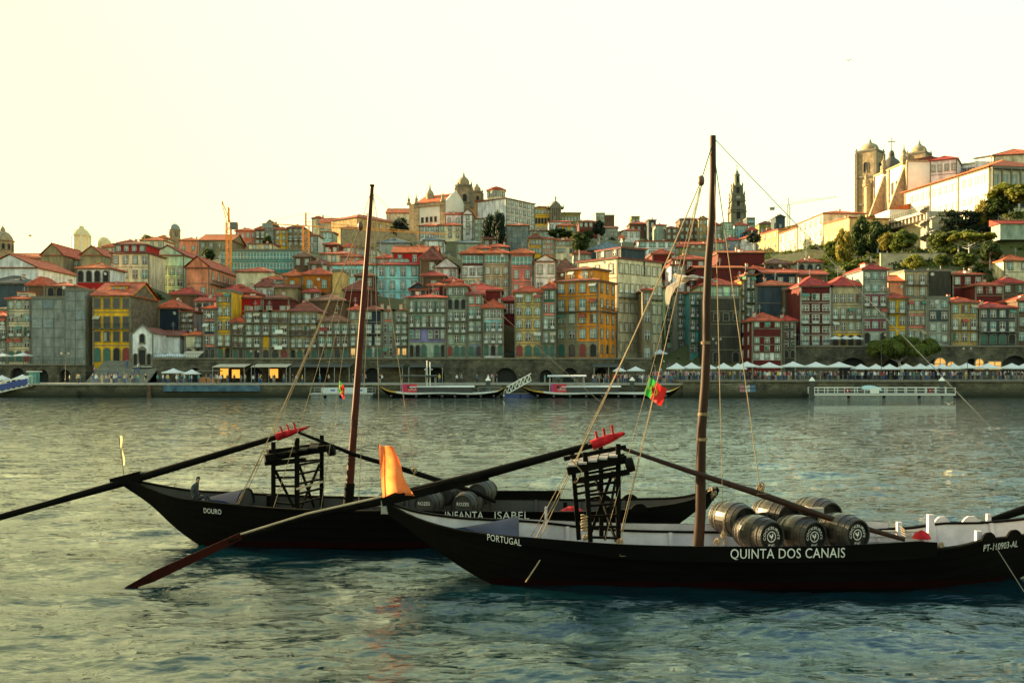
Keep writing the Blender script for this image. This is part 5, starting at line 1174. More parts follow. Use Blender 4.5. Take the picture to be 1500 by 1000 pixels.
def build_hull(root,H,inner,floor_z,fx0,fx1,n=70,deckmat=None):
    X=[H.x0+(H.x1-H.x0)*i/n for i in range(n+1)]; VS=[0,.12,.30,.48,.66,.83,1.0]
    for side in (-1,1):
        for k in range(6):
            b=MB(); vs=[]
            for x in X: vs+= [H.p(x,VS[k],side,0),H.p(x,VS[k],side,.026),H.p(x,VS[k+1],side,.002)]
            fs=[]
            for i in range(n):
                a=i*3; c=a+3; fs+=[(a,c,c+1,a+1),(a+1,c+1,c+2,a+2)]
            b.add(vs,fs,0); b.build('plank',TAR,root)
    b=MB(); vs=[]; 
    for x in X: vs+=[H.p(x,0,-1),H.p(x,0,1)]
    b.add(vs,[(2*i,2*i+2,2*i+3,2*i+1) for i in range(n)],0); b.build('hull_bottom',ANTI,root)
    for side in (-1,1):
        XS=[x for x in X if itp(x,H.Z)<-.02]; b=MB(); vs=[]
        for x in XS: vs+=[(x,side*(H.y_at(x,.0)+.034),-.05),(x,side*(H.y_at(x,.13)+.034),.13)]
        b.add(vs,[(2*i,2*i+2,2*i+3,2*i+1) for i in range(len(XS)-1)]); b.build('waterline_stripe',ANTI,root)
    b=MB()
    for side in (-1,1):
        vs=[]; 
        for x in X:
            t=min(.07,itp(x,H.B)*.5); vs+=[H.p(x,.22,side,-t),H.p(x,.6,side,-t),H.p(x,.99,side,-t)]
        b.add(vs,[f for i in range(n) for f in ((i*3,i*3+1,i*3+4,i*3+3),(i*3+1,i*3+2,i*3+5,i*3+4))],0)
    b.build('inner_planking',inner,root)
    for side in (-1,1):
        b=MB(); vs=[]
        for x in X:
            q=H.p(x,1,side); y=abs(q[1]); a=max(0.0,y-.1); z=q[2]
            vs+=[(x,side*a,z-.005),(x,side*(y+.04),z-.005),(x,side*(y+.04),z+.045),(x,side*a,z+.045)]
        b.add(vs,[(i*4+j,(i+1)*4+j,(i+1)*4+(j+1)%4,i*4+(j+1)%4) for i in range(n) for j in range(4)],0)
        b.add(vs[:4],[(0,1,2,3)],0); b.add(vs[-4:],[(3,2,1,0)],0); b.build('gunwale',TAR2,root)
    # deck boards across the boat, each one a part
    x=fx0; 
    while x<fx1:
        w=.42; yb=min(H.y_at(x,floor_z-.05),H.y_at(x+.42,floor_z-.05))-.09; bb=MB()
        if yb>.1 and max(itp(x,H.Z),itp(x+.42,H.Z))<floor_z-.15: bb.box((x+.012,-yb,floor_z-.05+.006*((int(x*9))%3)),(x+w-.012,yb,floor_z+.006*((int(x*9))%3))); bb.build('deck_board',deckmat,root)
        x+=w
    # frames (ribs) standing inside
    x=fx0+.3
    while x<fx1:
        for side in (-1,1):
            b=MB(); t=.1; a=H.p(x,.2,side,-.1); c=H.p(x,1.0,side,-.1)
            if abs(c[1])>.35: b.beam(a,c,.1,.09,0,up=(1,0,0)); b.build('frame_rib',inner,root)
        x+=1.35
def hull_text(root,H,s,px0,px1,py0,py1,d,cap,off=.045):
    a=W(px0,py0,d); e=W(px1,py1,d); w=e.x-a.x; sl=(e.z-a.z)/w
    def fn(u,v):
        x=a.x+u-H.cx; z=a.z+sl*u+v; return (x,-(H.y_at(x,z)+off),z)
    return flat_text(root,s,w,cap*d/F,fn,LET)
def rope(root,pts,r=.013,sag=0,name='rope',m=None):
    pts=[Vector(p) for p in pts]
    if len(pts)==2 and sag:
        a,c=pts; pts=[a.lerp(c,t/12)-Vector((0,0,sag*4*(t/12)*(1-t/12))) for t in range(13)]
    b=MB(); b.tube(pts,r*.78,5); return b.build(name,m or ROPE,root)
def knot(root,c,r,n=5):
    b=MB(); c=Vector(c); rr=random.Random(int(abs(c.x)*100))
    for i in range(n):
        ax=Vector((rr.gauss(0,1),rr.gauss(0,1),rr.gauss(0,1))).normalized(); a=ax.orthogonal(); e=ax.cross(a)
        pts=[c+Vector((0,0,rr.uniform(-r,r)*.8))+(a*cos(k*pi/5)+e*sin(k*pi/5))*r*rr.uniform(.75,1.0) for k in range(11)]; b.tube(pts,r*.16,5)
    return b.build('rope_knot',ROPE,root)
def coil(root,c,r,h):
    b=MB(); pts=[Vector(c)+Vector((r*cos(i*.6)*(1+.1*sin(i)),r*.5*sin(i*.6),h*(i/60))) for i in range(61)]; b.tube(pts,.018,5); return b.build('rope_coil',ROPE,root)
def pulley(root,c):
    b=MB(); b.lathe([(.02,-.13),(.07,-.09),(.085,0),(.07,.09),(.02,.13)],c,10); return b.build('pulley_block',mat('block_wood',(.12,.05,.03),.5,.2,5),root)

def platform(root,P,posts,tops,beams,rungs,braces,mt):
    # posts: list of (px,ybot,ytop,d,(lean px))
    st=MB(); pl=thing_part('steering_platform',root)
    return pl
def part_empty(name,root):
    o=bpy.data.objects.new(name,None); COL.objects.link(o); o.parent=root; return o
def tower(root,P,near,far,ztop_extra,rr,mt,mono):
    # near/far: ((px_left,y_bot,y_top),(px_right,...)), d
    T=MB(); n0,n1,dn=near; f0,f1,df=far
    pts=[]
    for (pb,yb,pt,yt),d in ((n0,dn),(n1,dn),(f0,df),(f1,df)):
        a=P(pb,yb,d); c=P(pt,yt,d); pts.append((a,c))
    plat=MB(); 
    base=None
    def lerp(i,t): return pts[i][0].lerp(pts[i][1],t)
    body=MB(); body.beam(lerp(0,.70)+(lerp(0,.70)-lerp(1,.70))*.35,lerp(1,.70)+(lerp(1,.70)-lerp(0,.70))*.35,.12,.13)
    po=body.build('steering_platform',mt,root)
    for i in range(4):
        b=MB(); b.beam(pts[i][0],pts[i][1],.11,.11,up=(0,1,0)); b.build('post',mt,po)
    for (i,j,ts) in rr:
        for t in ts:
            b=MB(); a=lerp(i,t); c=lerp(j,t); e=(c-a).normalized()*.06; b.beam(a-e,c+e,.07,.055); b.build('rung',mt,po)
    return po,lerp
def barrel(label,head,axis,L,r,hr,body_m,head_m,hoop_m,group,emblem=None,etext=None,col=None):
    ax=Vector(axis).normalized(); z=Vector((0,0,1)); s=ax.cross(z).normalized(); up=s.cross(ax)  # ax points from head to back
    root=thing('barrel',label,'barrel',head,0,group)
    rotm=Matrix((s,up,ax)).transposed()   # local x=s, y=up, z=ax
    prof=[(hr,0),(hr*1.07,L*.10),(r*.96,L*.3),(r,L*.5),(r*.96,L*.7),(hr*1.07,L*.90),(hr,L)]
    b=MB(); n=26; vs=[]
    for i,(rad,zz) in enumerate(prof):
        for k in range(n):
            for e in (0,1):
                an=2*pi*(k+(.04 if e==0 else .96))/n; rj=rad
                vs.append(rotm@Vector((rj*cos(an),rj*sin(an),zz)))
    m=2*n; fs=[]; mi=[]
    for i in range(len(prof)-1):
        for k in range(m):
            k2=(k+1)%m; fs.append((i*m+k,i*m+k2,(i+1)*m+k2,(i+1)*m+k))
    b.add(vs,fs,0,False); b.build('staves',body_m,root)
    for z0 in (.03,L-.035):
        b=MB(); b.lathe([(hr*.93,z0+.005),(hr*.93,z0)],(0,0,0),28,0,False,rotm); b.build('head',head_m,root)
    b=MB(); vs=[]
    b.lathe([(hr*.92,.05),(hr*.92,-.012),(hr*1.015,-.012),(hr*1.04,.03)],(0,0,0),28,0,False,rotm); b.build('chime',hoop_m,root); b=MB(); b.lathe([(hr*1.04,L-.03),(hr*1.015,L+.012),(hr*.92,L+.012),(hr*.92,L-.05)],(0,0,0),28,0,False,rotm); b.build('chime',hoop_m,root)
    def rad(zz):
        return float(np.interp(zz,[q[1] for q in prof],[q[0] for q in prof]))
    for zz in (.05,.13,.30,.70,.87,.95):
        b=MB(); z0=L*zz-.022; z1=L*zz+.022; a0,a1=rad(z0)+.012,rad(z1)+.012
        b.lathe([(a0-.012,z0),(a0,z0),(a1,z1),(a1-.012,z1)],(0,0,0),28,0,False,rotm); b.build('hoop',hoop_m,root)
    # note: -s is screen right for a head that looks at us
    def fh(u,v): return tuple(rotm@Vector((-u,v,.018)))
    sx=-1 if (rotm@Vector((1,0,0))).x>0 else 1
    def fh(u,v): 
        return tuple(rotm@Vector((-sx*u,v,.02)))
    if emblem:
        b=MB(); R0=hr*.36
        N=40
        vs=[fh(q*cos(2*pi*k/N),q*sin(2*pi*k/N)) for q in (R0,R0*.86) for k in range(N)]; b.add(vs,[(k,(k+1)%N,N+(k+1)%N,N+k) for k in range(N)],0)
        # cockerel emblem: body, tail, head, legs
        bird=[(-.55,.35),(-.4,.0),(-.15,-.25),(.2,-.28),(.4,.0),(.36,.3),(.5,.42),(.34,.5),(.22,.62),(.12,.48),(.12,.2),(-.1,.08),(-.25,.3),(-.4,.55)]
        b.add([fh(x*R0*.95,y*R0*.95) for x,y in bird],[tuple(range(len(bird)))],0); b.add([fh(x*R0,y*R0) for x,y in ((-.02,-.25),(.04,-.25),(.08,-.6),(-.15,-.62),(.0,-.55))],[(0,1,2,3,4)],0)
        b.build('emblem',LET,root)
        for s_,r0,a0,a1,inv in (("COCKBURN'S",hr*.50,200,-20,False),("PORT",hr*.68,245,295,True)):
            me,co=text_mesh(s_); mn,mx=co.min(0),co.max(0); out=[]
            for p in co:
                u=(p[0]-mn[0])/(mx[0]-mn[0]); an=radians(a0+(a1-a0)*u); rr=r0+ (p[1]/.7)*hr*.18*(1 if not inv else -1)
                out.append(fh(rr*cos(an),rr*sin(an)))
            me.vertices.foreach_set('co',np.array(out).ravel()); me.materials.append(LET); me.update(); put('lettering',me,root)
    if etext:
        flat_text(root,etext,hr*1.25,hr*.32,lambda u,v:fh(u-hr*.62,v-hr*.05),LET)
    return root
def cloth(label,name,cat,loc,fn,nu,nv,mats,mf=None,group=None):
    root=thing(name,label,cat,loc,0,group); b=MB(); b.grid(fn,nu,nv,0,True,mf); b.build('cloth',mats,root); return root
def portugal_flag(label,top,bot,fly,drop,group=None):
    # top/bot: hoist ends; fly: vector of the free edge
    t=Vector(top); bo=Vector(bot); fl=Vector(fly); dr=Vector(drop); root=thing('flag',label,'flag',t,0,group); hl=(bo-t)
    L=fl.length; nrm=Vector((0,-1,0))
    def S(u,v,o=0):
        p=hl*v+fl*u+dr*(u*u)*(.6+.4*v); p=p+nrm*(.11*L*sin(u*8+v*1.6)*(.3+u)+.05*L*sin(u*15-v*3))+Vector((0,0,.05*L*sin(u*7)*u)); return p+nrm*o
    gr=mat('flag_green',(.03,.30,.05),.7,.1,4,trans=.45); rd=mat('flag_red',(.75,.02,.015),.7,.1,4,trans=.45); ye=mat('flag_yellow',(.85,.65,.03),.7,.1,4,trans=.3); wh=mat('flag_white',(.8,.8,.8),.7,.1,4,trans=.3)
    b=MB(); b.grid(lambda u,v:S(u,v),30,16,0,True,lambda u,v:0 if u<.4 else 1); c=b.build('cloth',[gr,rd],root)
    asp=hl.length/L
    for side in (1,-1):
        e=MB()
        def disc(r0,r1,m,o,shield=False):
            N=24; vs=[]
            for q in (r0,r1):
                for k in range(N):
                    a=2*pi*k/N; x,y=q*cos(a),q*sin(a)
                    vs.append(S(.4+x*asp,.5+y,side*o))
            e.add(vs,[(k,(k+1)%N,N+(k+1)%N,N+k) for k in range(N)],m)
        disc(.25,.19,0,.008); 
        def poly(pts,m,o): e.add([S(.4+x*asp,.5+y,side*o) for x,y in pts],[tuple(range(len(pts)))],m)
        poly([(-.13,-.15),(.13,-.15),(.13,.05),(0,.17),(-.13,.05)],1,.012); poly([(-.085,-.11),(.085,-.11),(.085,.03),(0,.11),(-.085,.03)],2,.016)
        for x,y in ((0,-.06),(0,0),(0,.06),(-.05,0),(.05,0)): poly([(x-.017,y-.02),(x+.017,y-.02),(x+.017,y+.02),(x-.017,y+.02)],3,.020)
        e.build('emblem',[ye,rd,wh,mat('flag_blue',(.02,.05,.35),.7,.1,4)],c)
    return root

def near_boat():
    d0=24.6; cx=6.0
    G=[(-3.10,1.76),(-2.52,1.50),(-1.84,1.32),(-1.33,1.23),(-.545,1.15),(.22,1.10),(2.47,.84),(4.88,.76),(7.28,.77),(9.86,.86),(10.6,.94),(10.96,1.02),(12.07,1.10),(13.7,1.40),(15.1,1.95)]
    Bm=[(-3.10,.09),(-2.52,.42),(-1.84,.80),(-1.33,1.0),(-.545,1.22),(.22,1.36),(2.47,1.6),(4.88,1.66),(7.28,1.64),(9.86,1.5),(10.96,1.32),(12.07,1.05),(13.7,.55),(15.1,.07)]
    Zt=[(-3.10,1.52),(-2.4,1.08),(-1.85,.72),(-.6,.0),(.4,-.34),(2,-.45),(7,-.45),(10.6,-.4),(12.0,.0),(13.4,.75),(15.1,1.7)]
    H=Hull(G,Bm,Zt,d0,cx); root=thing('river_boat','black wooden river boat with white inside, lettered QUINTA DOS CANAIS, moored nearest the viewer','boat',(cx,d0,0))
    P=lambda px,py,d: W(px,py,d)-Vector((cx,d0,0))
    build_hull(root,H,WIN,.42,-.2-cx,12.4-cx,deckmat=mat('grey_deck_boards',(.30,.28,.26),.7,.3,2,.01,8))
    T=smooth_table([(a-cx,b) for a,b in [(.22,1.16),(2.47,1.03),(4.88,.985),(7.28,1.0),(9.86,1.11)]])
    for side in (-1,1):                       # raised wash boards
        b=MB(); n=40; vs=[]
        for i in range(n+1):
            x=.22-cx+(9.84-.22)*i/n; y=itp(x,H.B)+.045; z0=itp(x,H.G)-.14; z1=itp(x,T)
            if i>=n-1: z1-= .03*(i-n+2)
            vs+=[(x,side*y,z0),(x,side*y,z1),(x,side*(y-.05),z1),(x,side*(y-.05),z0)]
        b.add(vs,[(i*4+j,(i+1)*4+j,(i+1)*4+(j+1)%4,i*4+(j+1)%4) for i in range(n) for j in range(4)],0); b.add(vs[:4],[(0,1,2,3)]); b.add(vs[-4:],[(3,2,1,0)]); 
        b.build('wash_board',TAR,root)
        b=MB(); 
        vs2=[(v[0],side*(abs(v[1])-(.054 if k%4 in (0,1) else .008)),v[2]-.004) for k,v in enumerate(vs)]
        b.add([v for k,v in enumerate(vs2) if k%4 in (2,3)],[(i*2,i*2+2,i*2+3,i*2+1) for i in range(n)],0); b.build('inner_planking',WIN,root)
    b=MB(); b.box((-3.22-cx,-.11,1.50),(-3.02-cx,.11,1.84)); b.build('stern_post',mat('grey_post',(.30,.28,.24),.7,.3,5),root)
    hull_text(root,H,'QUINTA DOS CANAIS',1069,1237,817,815.5,22.95,14.5,.065)
    hull_text(root,H,'PORTUGAL',713.5,763.5,792.5,799.5,23.2,10)
    hull_text(root,H,'PT-110903-AL',1437.5,1494,806,801.5,23.4,10)
    # timber heads, bollards, notched rails at the bow
    for px,y0,y1,d,w in ((1317,797,764,25.6,.12),(1363,797,753,25.4,.15),(1433,801,777,23.5,.13),(1448,765,752,25.6,.10),(800,772,742,24.6,.06)):
        b=MB(); a=P(px,y0,d); c=P(px,y1,d); b.beam(a-Vector((0,0,.2)),c,w,w); b.build('timber_head',WIN,root)
    for side in (-1,1):
        for xa,xb in ((10.95,11.35),(11.62,12.05)):
            b=MB(); n=6; vs=[]
            for i in range(n+1):
                x=xa-cx+(xb-xa)*i/n; y=itp(x,H.B)+.03; z=itp(x,H.G)+.03; hh=.16*min(1,min(i,n-i)/1.5); vs+=[(x,side*y,z-.1),(x,side*y,z+hh),(x,side*(y-.08),z+hh),(x,side*(y-.08),z-.1)]
            b.add(vs,[(i*4+j,(i+1)*4+j,(i+1)*4+(j+1)%4,i*4+(j+1)%4) for i in range(n) for j in range(4)],0); b.add(vs[:4],[(0,1,2,3)]); b.add(vs[-4:],[(3,2,1,0)]); b.build('rail_chock',TAR2 if side<0 else WIN,root)
    # long inner shelf boards on the far side
    for k,z in enumerate((.62,.74,.86)):
        b=MB(); b.box((8.2-cx,.75+.12*k,z),(10.4-cx,.85+.12*k,z+.05)); b.build('side_shelf',mat('grey_deck_boards'),root)
    b=MB(); b.lathe([(.22,0),(.16,.12),(.02,.2)],P(1350,788,24.2),12); b.build('buoy_cap',RED,root)
    for px,py,d in ((1378,802,23.2),(1050,796,24.0),(908,796,23.4),(858,790,24.0)): knot(root,P(px,py-3,d),.06)
    # arched blue tarpaulin cuddy at the stern
    b=MB()
    def cud(u,v):
        px=655+105*u; r=.10+.50*u; a=pi*v; x=P(px,0,24.2).x; base=itp(x,H.G)-.22
        return (x,-.15+cos(a)*r*2.0*(.6+.4*u),base+sin(a)*r*.92)
    b.grid(cud,14,12); tp=b.build('tarpaulin_cover',BLUEC,root)
    b=MB(); n=12; b.add([cud(1,i/n) for i in range(n+1)],[tuple(range(n+1))]); b.build('end_board',WIN,tp)
    # mast
    b=MB(); a=P(1022,800,24.5)-Vector((0,0,.2)); t=P(1046,199,24.7); 
    pts=[a.lerp(t,i/10)+Vector((.03*sin(i*1.7),0,0)) for i in range(11)]; b.tube(pts,[.135-.0062*i for i in range(11)],14); ms=b.build('mast',MASTW,root)
    for t_ in (.5,.27,.33):
        q=a.lerp(t,t_); rr=.135-.062*t_+.01; b=MB(); 
        for k in range(3): b.lathe([(rr,0),(rr+.014,.01),(rr,.02)],q+Vector((0,0,k*.025)),10)
        b.build('lashing',ROPE,ms)
    # helmsman's platform
    po,lp=tower(root,P,((865,793,857,662),(905.8,795,905.5,650),23.6),((848,790,838,662),(881,786,880,652),25.3),0,
        [(0,1,(.05,.165,.28,.40,.52,.62,.76)),(2,3,(.44,.52,.60)),(2,0,(.66,)),(3,1,(.66,))],TAR2,None)
    def pb(p,q,w,h,nm='beam',m=TAR2): b=MB(); b.beam(p,q,w,h); b.build(nm,m,po)
    pb(P(831,690,23.4),P(918,672,23.5),.13,.18); pb(P(838,682,25.4),P(915,668,25.4),.13,.14); pb(P(826,672,24.2),P(917,654,24.2),.09,.10)
    for i in range(5): pb(P(838+i*15,682-i*3.4,23.3),P(842+i*15,671-i*3.4,25.5),.20,.04,'platform_board',mat('grey_deck_boards'))
    pb(P(862,790,23.7),P(898,690,23.7),.05,.07,'brace'); pb(P(902,792,23.8),P(872,700,25),.05,.07,'brace'); pb(P(886,790,24),P(902,700,25.1),.05,.07,'brace')
    b=MB(); b.tube([P(917,682,23.4),P(928,679,23.4)],.17,12); b.build('roller',TAR2,po)
    coil(root,P(856,778,23.5),.07,.4)
    # rigging
    r=rope; top=P(1045,206,24.7); blk=P(1027,265,24.4); d=24
    r(root,[top,blk],.016,m=M['iron']); pulley(root,blk)
    r(root,[blk,P(784,790,23.3)],.016,.25); r(root,[blk,P(790,790,23.5)],.013,.12); r(root,[P(1024,272,24.4),P(778,785,25.3)],.011,.35)
    r(root,[P(1025,274,24.4),P(886,790,23.4)],.009,.1); r(root,[P(1026,274,24.4),P(908,796,23.3)],.012,.08); r(root,[P(1028,272,24.4),P(905,797,25.5)],.012,.1)
    r(root,[P(1046,222,24.7),P(1060,797,23.3)],.012); r(root,[P(1047,232,24.7),P(1114,722,24.2)],.015,-.05); r(root,[P(1046,208,24.7),P(1014,320,24.4)],.007)
    r(root,[P(1047,204,24.7),P(1655,838,24.6)],.014,.0,m=M['lead'])
    knot(root,P(1060,784,23.3),.055); r(root,[P(1060,780,23.3),P(1062,797,23.3)],.02); r(root,[P(908,796,23.0),P(908,814,22.95),P(946,814,22.95)],.008)
    r(root,[P(791,820,23.0),P(770,852,22.7)],.022); r(root,[P(1455,795,23.3),P(1500,866,22.4)],.014,m=M['trim']); r(root,[P(720,580,30),P(1040,705,29)],.004) if 0 else None
    for i in range(4): r(root,[P(1318+i*.8,770+i*4,25.4),P(1372+i,800,23.4)],.012,.05)
    # lashings at the platform
    r(root,[P(862,650,24.3),P(905,640,24.4)],.02); r(root,[P(836,672,23.3),P(852,690,23.3),P(845,705,23.4)],.02)
    # steering oar
    A=W(183,862,23.2); Bv=W(355,783,23.8); C=W(563,733,24.6); D=W(872,650,24.4); E=W(915,634,24.4)
    o=thing('steering_oar','very long steering oar of the near boat, dark red blade in the water, red handle','oar',A)
    L_=lambda p:p-A
    b=MB(); 
    n=12; vs=[]; w=lambda t:.05+.11*min(1,t*4)*(1-.5*t)
    for i in range(n+1):
        t=i/n; p=L_(A.lerp(Bv,t)); hh=w(t); vs+=[p+Vector((0,-.03,-hh)),p+Vector((0,.03,-hh)),p+Vector((0,.03,hh*.75)),p+Vector((0,-.03,hh*.75))]
    b.add(vs,[(i*4+j,(i+1)*4+j,(i+1)*4+(j+1)%4,i*4+(j+1)%4) for i in range(n) for j in range(4)],0); b.add(vs[:4],[(0,1,2,3)]); b.add(vs[-4:],[(3,2,1,0)]); b.build('blade',mat('dark_red_blade',(.032,.005,.003),.8,.4,2,.01,8,spec=.08),o)
    M1=W(450,757,24.3); M2=W(585,725,24.7); M3=W(700,697,24.5)
    b=MB(); b.tube([L_(p) for p in (Bv-(Bv-A)*.12,M1,C,M2,M3,D)],[.05,.07,.10,.125,.12,.08],10); b.build('shaft',TAR2,o)
    b=MB(); b.tube([L_(p) for p in (W(352,782,23.75),W(450,752,24.2),W(560,727,24.5))],[.022,.028,.03],6); b.build('edge_strip',mat('pale_edge_wood',(.42,.33,.2),.6,.2,4),o)
    b=MB(); b.beam(L_(W(560,735,24.55)),L_(W(715,697,24.5)),.14,.2); b.build('counter_beam',TAR2,o)
    b=MB(); b.tube([L_(D-(E-D)*.12),L_(D.lerp(E,.5)),L_(E)],[.125,.11,.035],10); hd=b.build('handle',RED,o)
    for t in (.08,.34,.62):
        p=L_(D.lerp(E,t)); b=MB(); b.tube([p,p+Vector((-.03,0,.22)),p+Vector((-.05,0,.29))],[.03,.028,.035],8); b.build('peg',RED,o)
    # yard pole lying from platform to foredeck
    A=W(913,657,24.2); o=thing('yard_pole','long dark pole lying from the platform over the near barrels, tied with a rope knot','pole',A); b=MB()
    q=[W(913,657,24.2),W(1010,690,24.2),W(1112,723,24.2),W(1210,757,24.1),W(1325,790,23.9)]; b.tube([p-A for p in q],[.045,.065,.085,.075,.055],9); b.build('pole',MASTW,o); 
    b=MB(); k=W(1114,722,24.2)-A
    for i in range(5): b.lathe([(.085,0),(.11,.012),(.085,.024)],k+Vector((-.06+i*.03,0,-.02)),8)
    b.build('lashing',ROPE,o); knot(o,k+Vector((0,0,.12)),.08,7)
    # barrels
    bm=mat('blackened_staves',(.024,.017,.011),.36,.6,3,.008,20,spec=.35,coat=.2); hm=mat('black_barrel_head',(.007,.007,.006),.7,.2,2,spec=.1); ho=mat('dull_hoop_iron',(.030,.028,.026),.5,.4,6,spec=.4)
    ax=(-.42,.90,0); g='black port barrels on the near boat'
    for l,px,py,d,e in (('black barrel with white emblem nearest the mast, front row',1131,786,23.75,1),('black barrel with white emblem, middle of the front row',1194,786,23.75,1),('black barrel with white emblem, right end of the front row',1257,783,23.7,1),
        ('plain headed black barrel at the left end of the back row by the mast',1093,764,24.75,0),('plain headed black barrel in the middle of the back row',1156,759,25.0,0),('black barrel with pale chalked stave, right end of the back row under the pole',1218,757,25.1,0)):
        barrel(l,W(px,py,d),ax,1.05,.455,.36,bm,hm,ho,g,emblem=e)
    b=MB(); a=W(1186,752,24.4); o=thing('paper_label','small white label plate lying between the back barrels','label',a); b.box((0,0,0),(.35,.1,.14)); b.box((0,.1,0),(.02,.4,.14)); b.build('plate',M['trimw'],o)
    # red pennant at the stern
    a=W(563,737,24.6); t=W(554,649,24.6); o=thing('red_pennant','orange red banner glowing against the sun on a short staff at the near boat stern','flag',a); b=MB(); b.tube([(0,0,0),t-a],.014,6); b.build('staff',MASTW,o)
    def fp(u,v):
        L0=(t-a).lerp(W(561,728,24.6)-a,v); ru=W(577+30*v**1.2,656+70*v,24.5)-a; p=L0.lerp(ru,u); return p+Vector((.03*sin(v*7)*u,-.07*sin(v*5+u*3)*u-.05*sin(u*7+v*2),-.03*sin(u*6)))
    b=MB(); b.grid(fp,16,24); b.build('cloth',mat('sun_glow_cloth',(1.0,.36,.11),.7,.3,1.6,trans=.75,col2=(.85,.09,.02)),o)  # pale orange mixed into the red imitates sun glowing through the cloth
    portugal_flag('Portuguese flag green and red hanging on the near boat rigging',W(951,552,24.0),W(943,577,24.0),(.42,-.02,-.28),(.0,0,-.02))
def far_boat():
    d0=29.8; cx=-2.5
    G=[(-11.57,1.76),(-11.2,1.66),(-10.55,1.48),(-9.9,1.33),(-8.67,1.21),(-6.8,1.08),(-1.92,1.0),(.48,.98),(2.54,.97),(3.98,1.04),(5.34,1.2),(6.15,1.5)]
    Bm=[(-11.57,.08),(-11.2,.22),(-10.55,.52),(-9.9,.82),(-8.67,1.18),(-6.8,1.45),(-1.92,1.52),(.48,1.48),(2.54,1.3),(3.98,1.0),(5.34,.45),(6.15,.07)]
    Zt=[(-11.57,1.56),(-10.6,1.0),(-9.9,.45),(-9.2,.0),(-8.3,-.36),(-6,-.42),(1,-.42),(3,-.36),(4.2,.05),(5.2,.7),(6.15,1.32)]
    H=Hull(G,Bm,Zt,d0,cx); root=thing('river_boat','black wooden river boat lettered INFANTA ISABEL and DOURO, moored just behind the nearest one','boat',(cx,d0,0))
    P=lambda px,py,d: W(px,py,d)-Vector((cx,d0,0)); DI=mat('dark_inner_planks',(.035,.028,.022),.6,.3,2,.01,8)
    build_hull(root,H,DI,.35,-9.0-cx,3.6-cx,n=60,deckmat=DI)
    for a,e,zz in ((-3.4,1.6,.17),):
        for side in (1,):
            b=MB(); b.box((P(722,0,31.2).x,1.46,.85),(P(821,0,31.2).x,1.53,1.25)); b.build('wash_board',TAR,root)
    hull_text(root,H,'DOURO',299,326.5,750.5,752,28.7,7.5)
    hull_text(root,H,'INFANTA',652,708,760,760,28.25,11.5); hull_text(root,H,'ISABEL',724.5,775,760,760,28.3,11.5)
    for side in (-1,1):
        for xa,xb in ((2.6,3.1),(3.4,3.9)):
            b=MB(); n=6; vs=[]
            for i in range(n+1):
                x=xa-cx+(xb-xa)*i/n; y=itp(x,H.B)+.03; z=itp(x,H.G)+.03; hh=.14*min(1,min(i,n-i)/1.5); vs+=[(x,side*y,z-.1),(x,side*y,z+hh),(x,side*(y-.08),z+hh),(x,side*(y-.08),z-.1)]
            b.add(vs,[(i*4+j,(i+1)*4+j,(i+1)*4+(j+1)%4,i*4+(j+1)%4) for i in range(n) for j in range(4)],0); b.add(vs[:4],[(0,1,2,3)]); b.add(vs[-4:],[(3,2,1,0)]); b.build('rail_chock',TAR2,root)
    b=MB(); b.tube([P(1030,742,29.6),P(1051,716,29.8)],[.13,.08],8); b.build('stem_head',TAR2,root); knot(root,P(1043,722,29.7),.11,7)
    for px,y0,y1,d in ((394,748,725,29.5),(828,748,735,30.8),(523,748,740,28.9)):
        b=MB(); b.beam(P(px,y0+4,d),P(px,y1,d),.12,.12); b.build('timber_head',TAR2,root)
    # cuddy with arched blue canvas
    b=MB()
    def cud(u,v):
        px=286+72*u; r=.12+.48*u; a=pi*v; x=P(px,0,29.6).x; return (x,cos(a)*r*1.7,itp(x,H.G)-.22+sin(a)*r*.95)
    b.grid(cud,12,12); tp=b.build('tarpaulin_cover',BLUEC,root); b=MB(); b.add([tuple(c+(-.05 if k==0 else 0) for k,c in enumerate(cud(1,i/12))) for i in range(13)],[tuple(range(13))]); b.build('end_board',DI,tp)
    # mast with dark sleeve
    b=MB(); a=P(510,740,30); t=P(545,273,30); b.tube([a.lerp(t,i/8) for i in range(9)],[.125-.0085*i for i in range(9)],12); ms=b.build('mast',mat('red_brown_mast',(.07,.012,.005),.55,.3,2.5,.01,9,spec=.2),root)
    b=MB(); b.tube([a,a.lerp(t,.07)],.15,10); b.build('mast_sleeve',TAR2,ms); b=MB(); b.tube([t,t+Vector((0,0,.05))],.075,8); b.build('mast_cap',TAR2,ms)
    po,lp=tower(root,P,((400.5,748,400.5,647),(435.5,752,435.5,641),29.0),((434.5,742,434.5,642),(471,742,471.5,637),30.6),0,
       [(0,1,(.12,.24,.36,.48,.58,.68,.82)),(1,3,(.13,.26,.39,.52,.64,.80)),(0,2,(.66,)),(2,3,(.80,.66))],TAR2,None)
    def pb(p,q,w,h,nm='beam'): b=MB(); b.beam(p,q,w,h); b.build(nm,TAR2,po)
    pb(P(388,671,28.8),P(480,656,29.6),.16,.2); pb(P(392,662,29),P(478,650,30.6),.12,.12)
    for i in range(5): pb(P(398+i*15,668-i*2.6,28.8),P(402+i*15,660-i*2.6,30.7),.26,.05,'platform_board')
    pb(P(404,690,29),P(430,742,29),.05,.07,'brace'); pb(P(438,680,29.2),P(460,742,30.2),.05,.07,'brace'); pb(P(468,680,30.4),P(440,745,29.4),.05,.07,'brace')
    b=MB(); b.tube([P(480,660,29.2),P(490,658,29.2)],.17,12); b.build('roller',TAR2,po)
    b=MB(); b.beam(P(434,716,28.8),P(473,705,28.8),.05,.05); b.build('loose_stick',mat('pale_edge_wood',(.42,.33,.2),.6,.2,4),po)
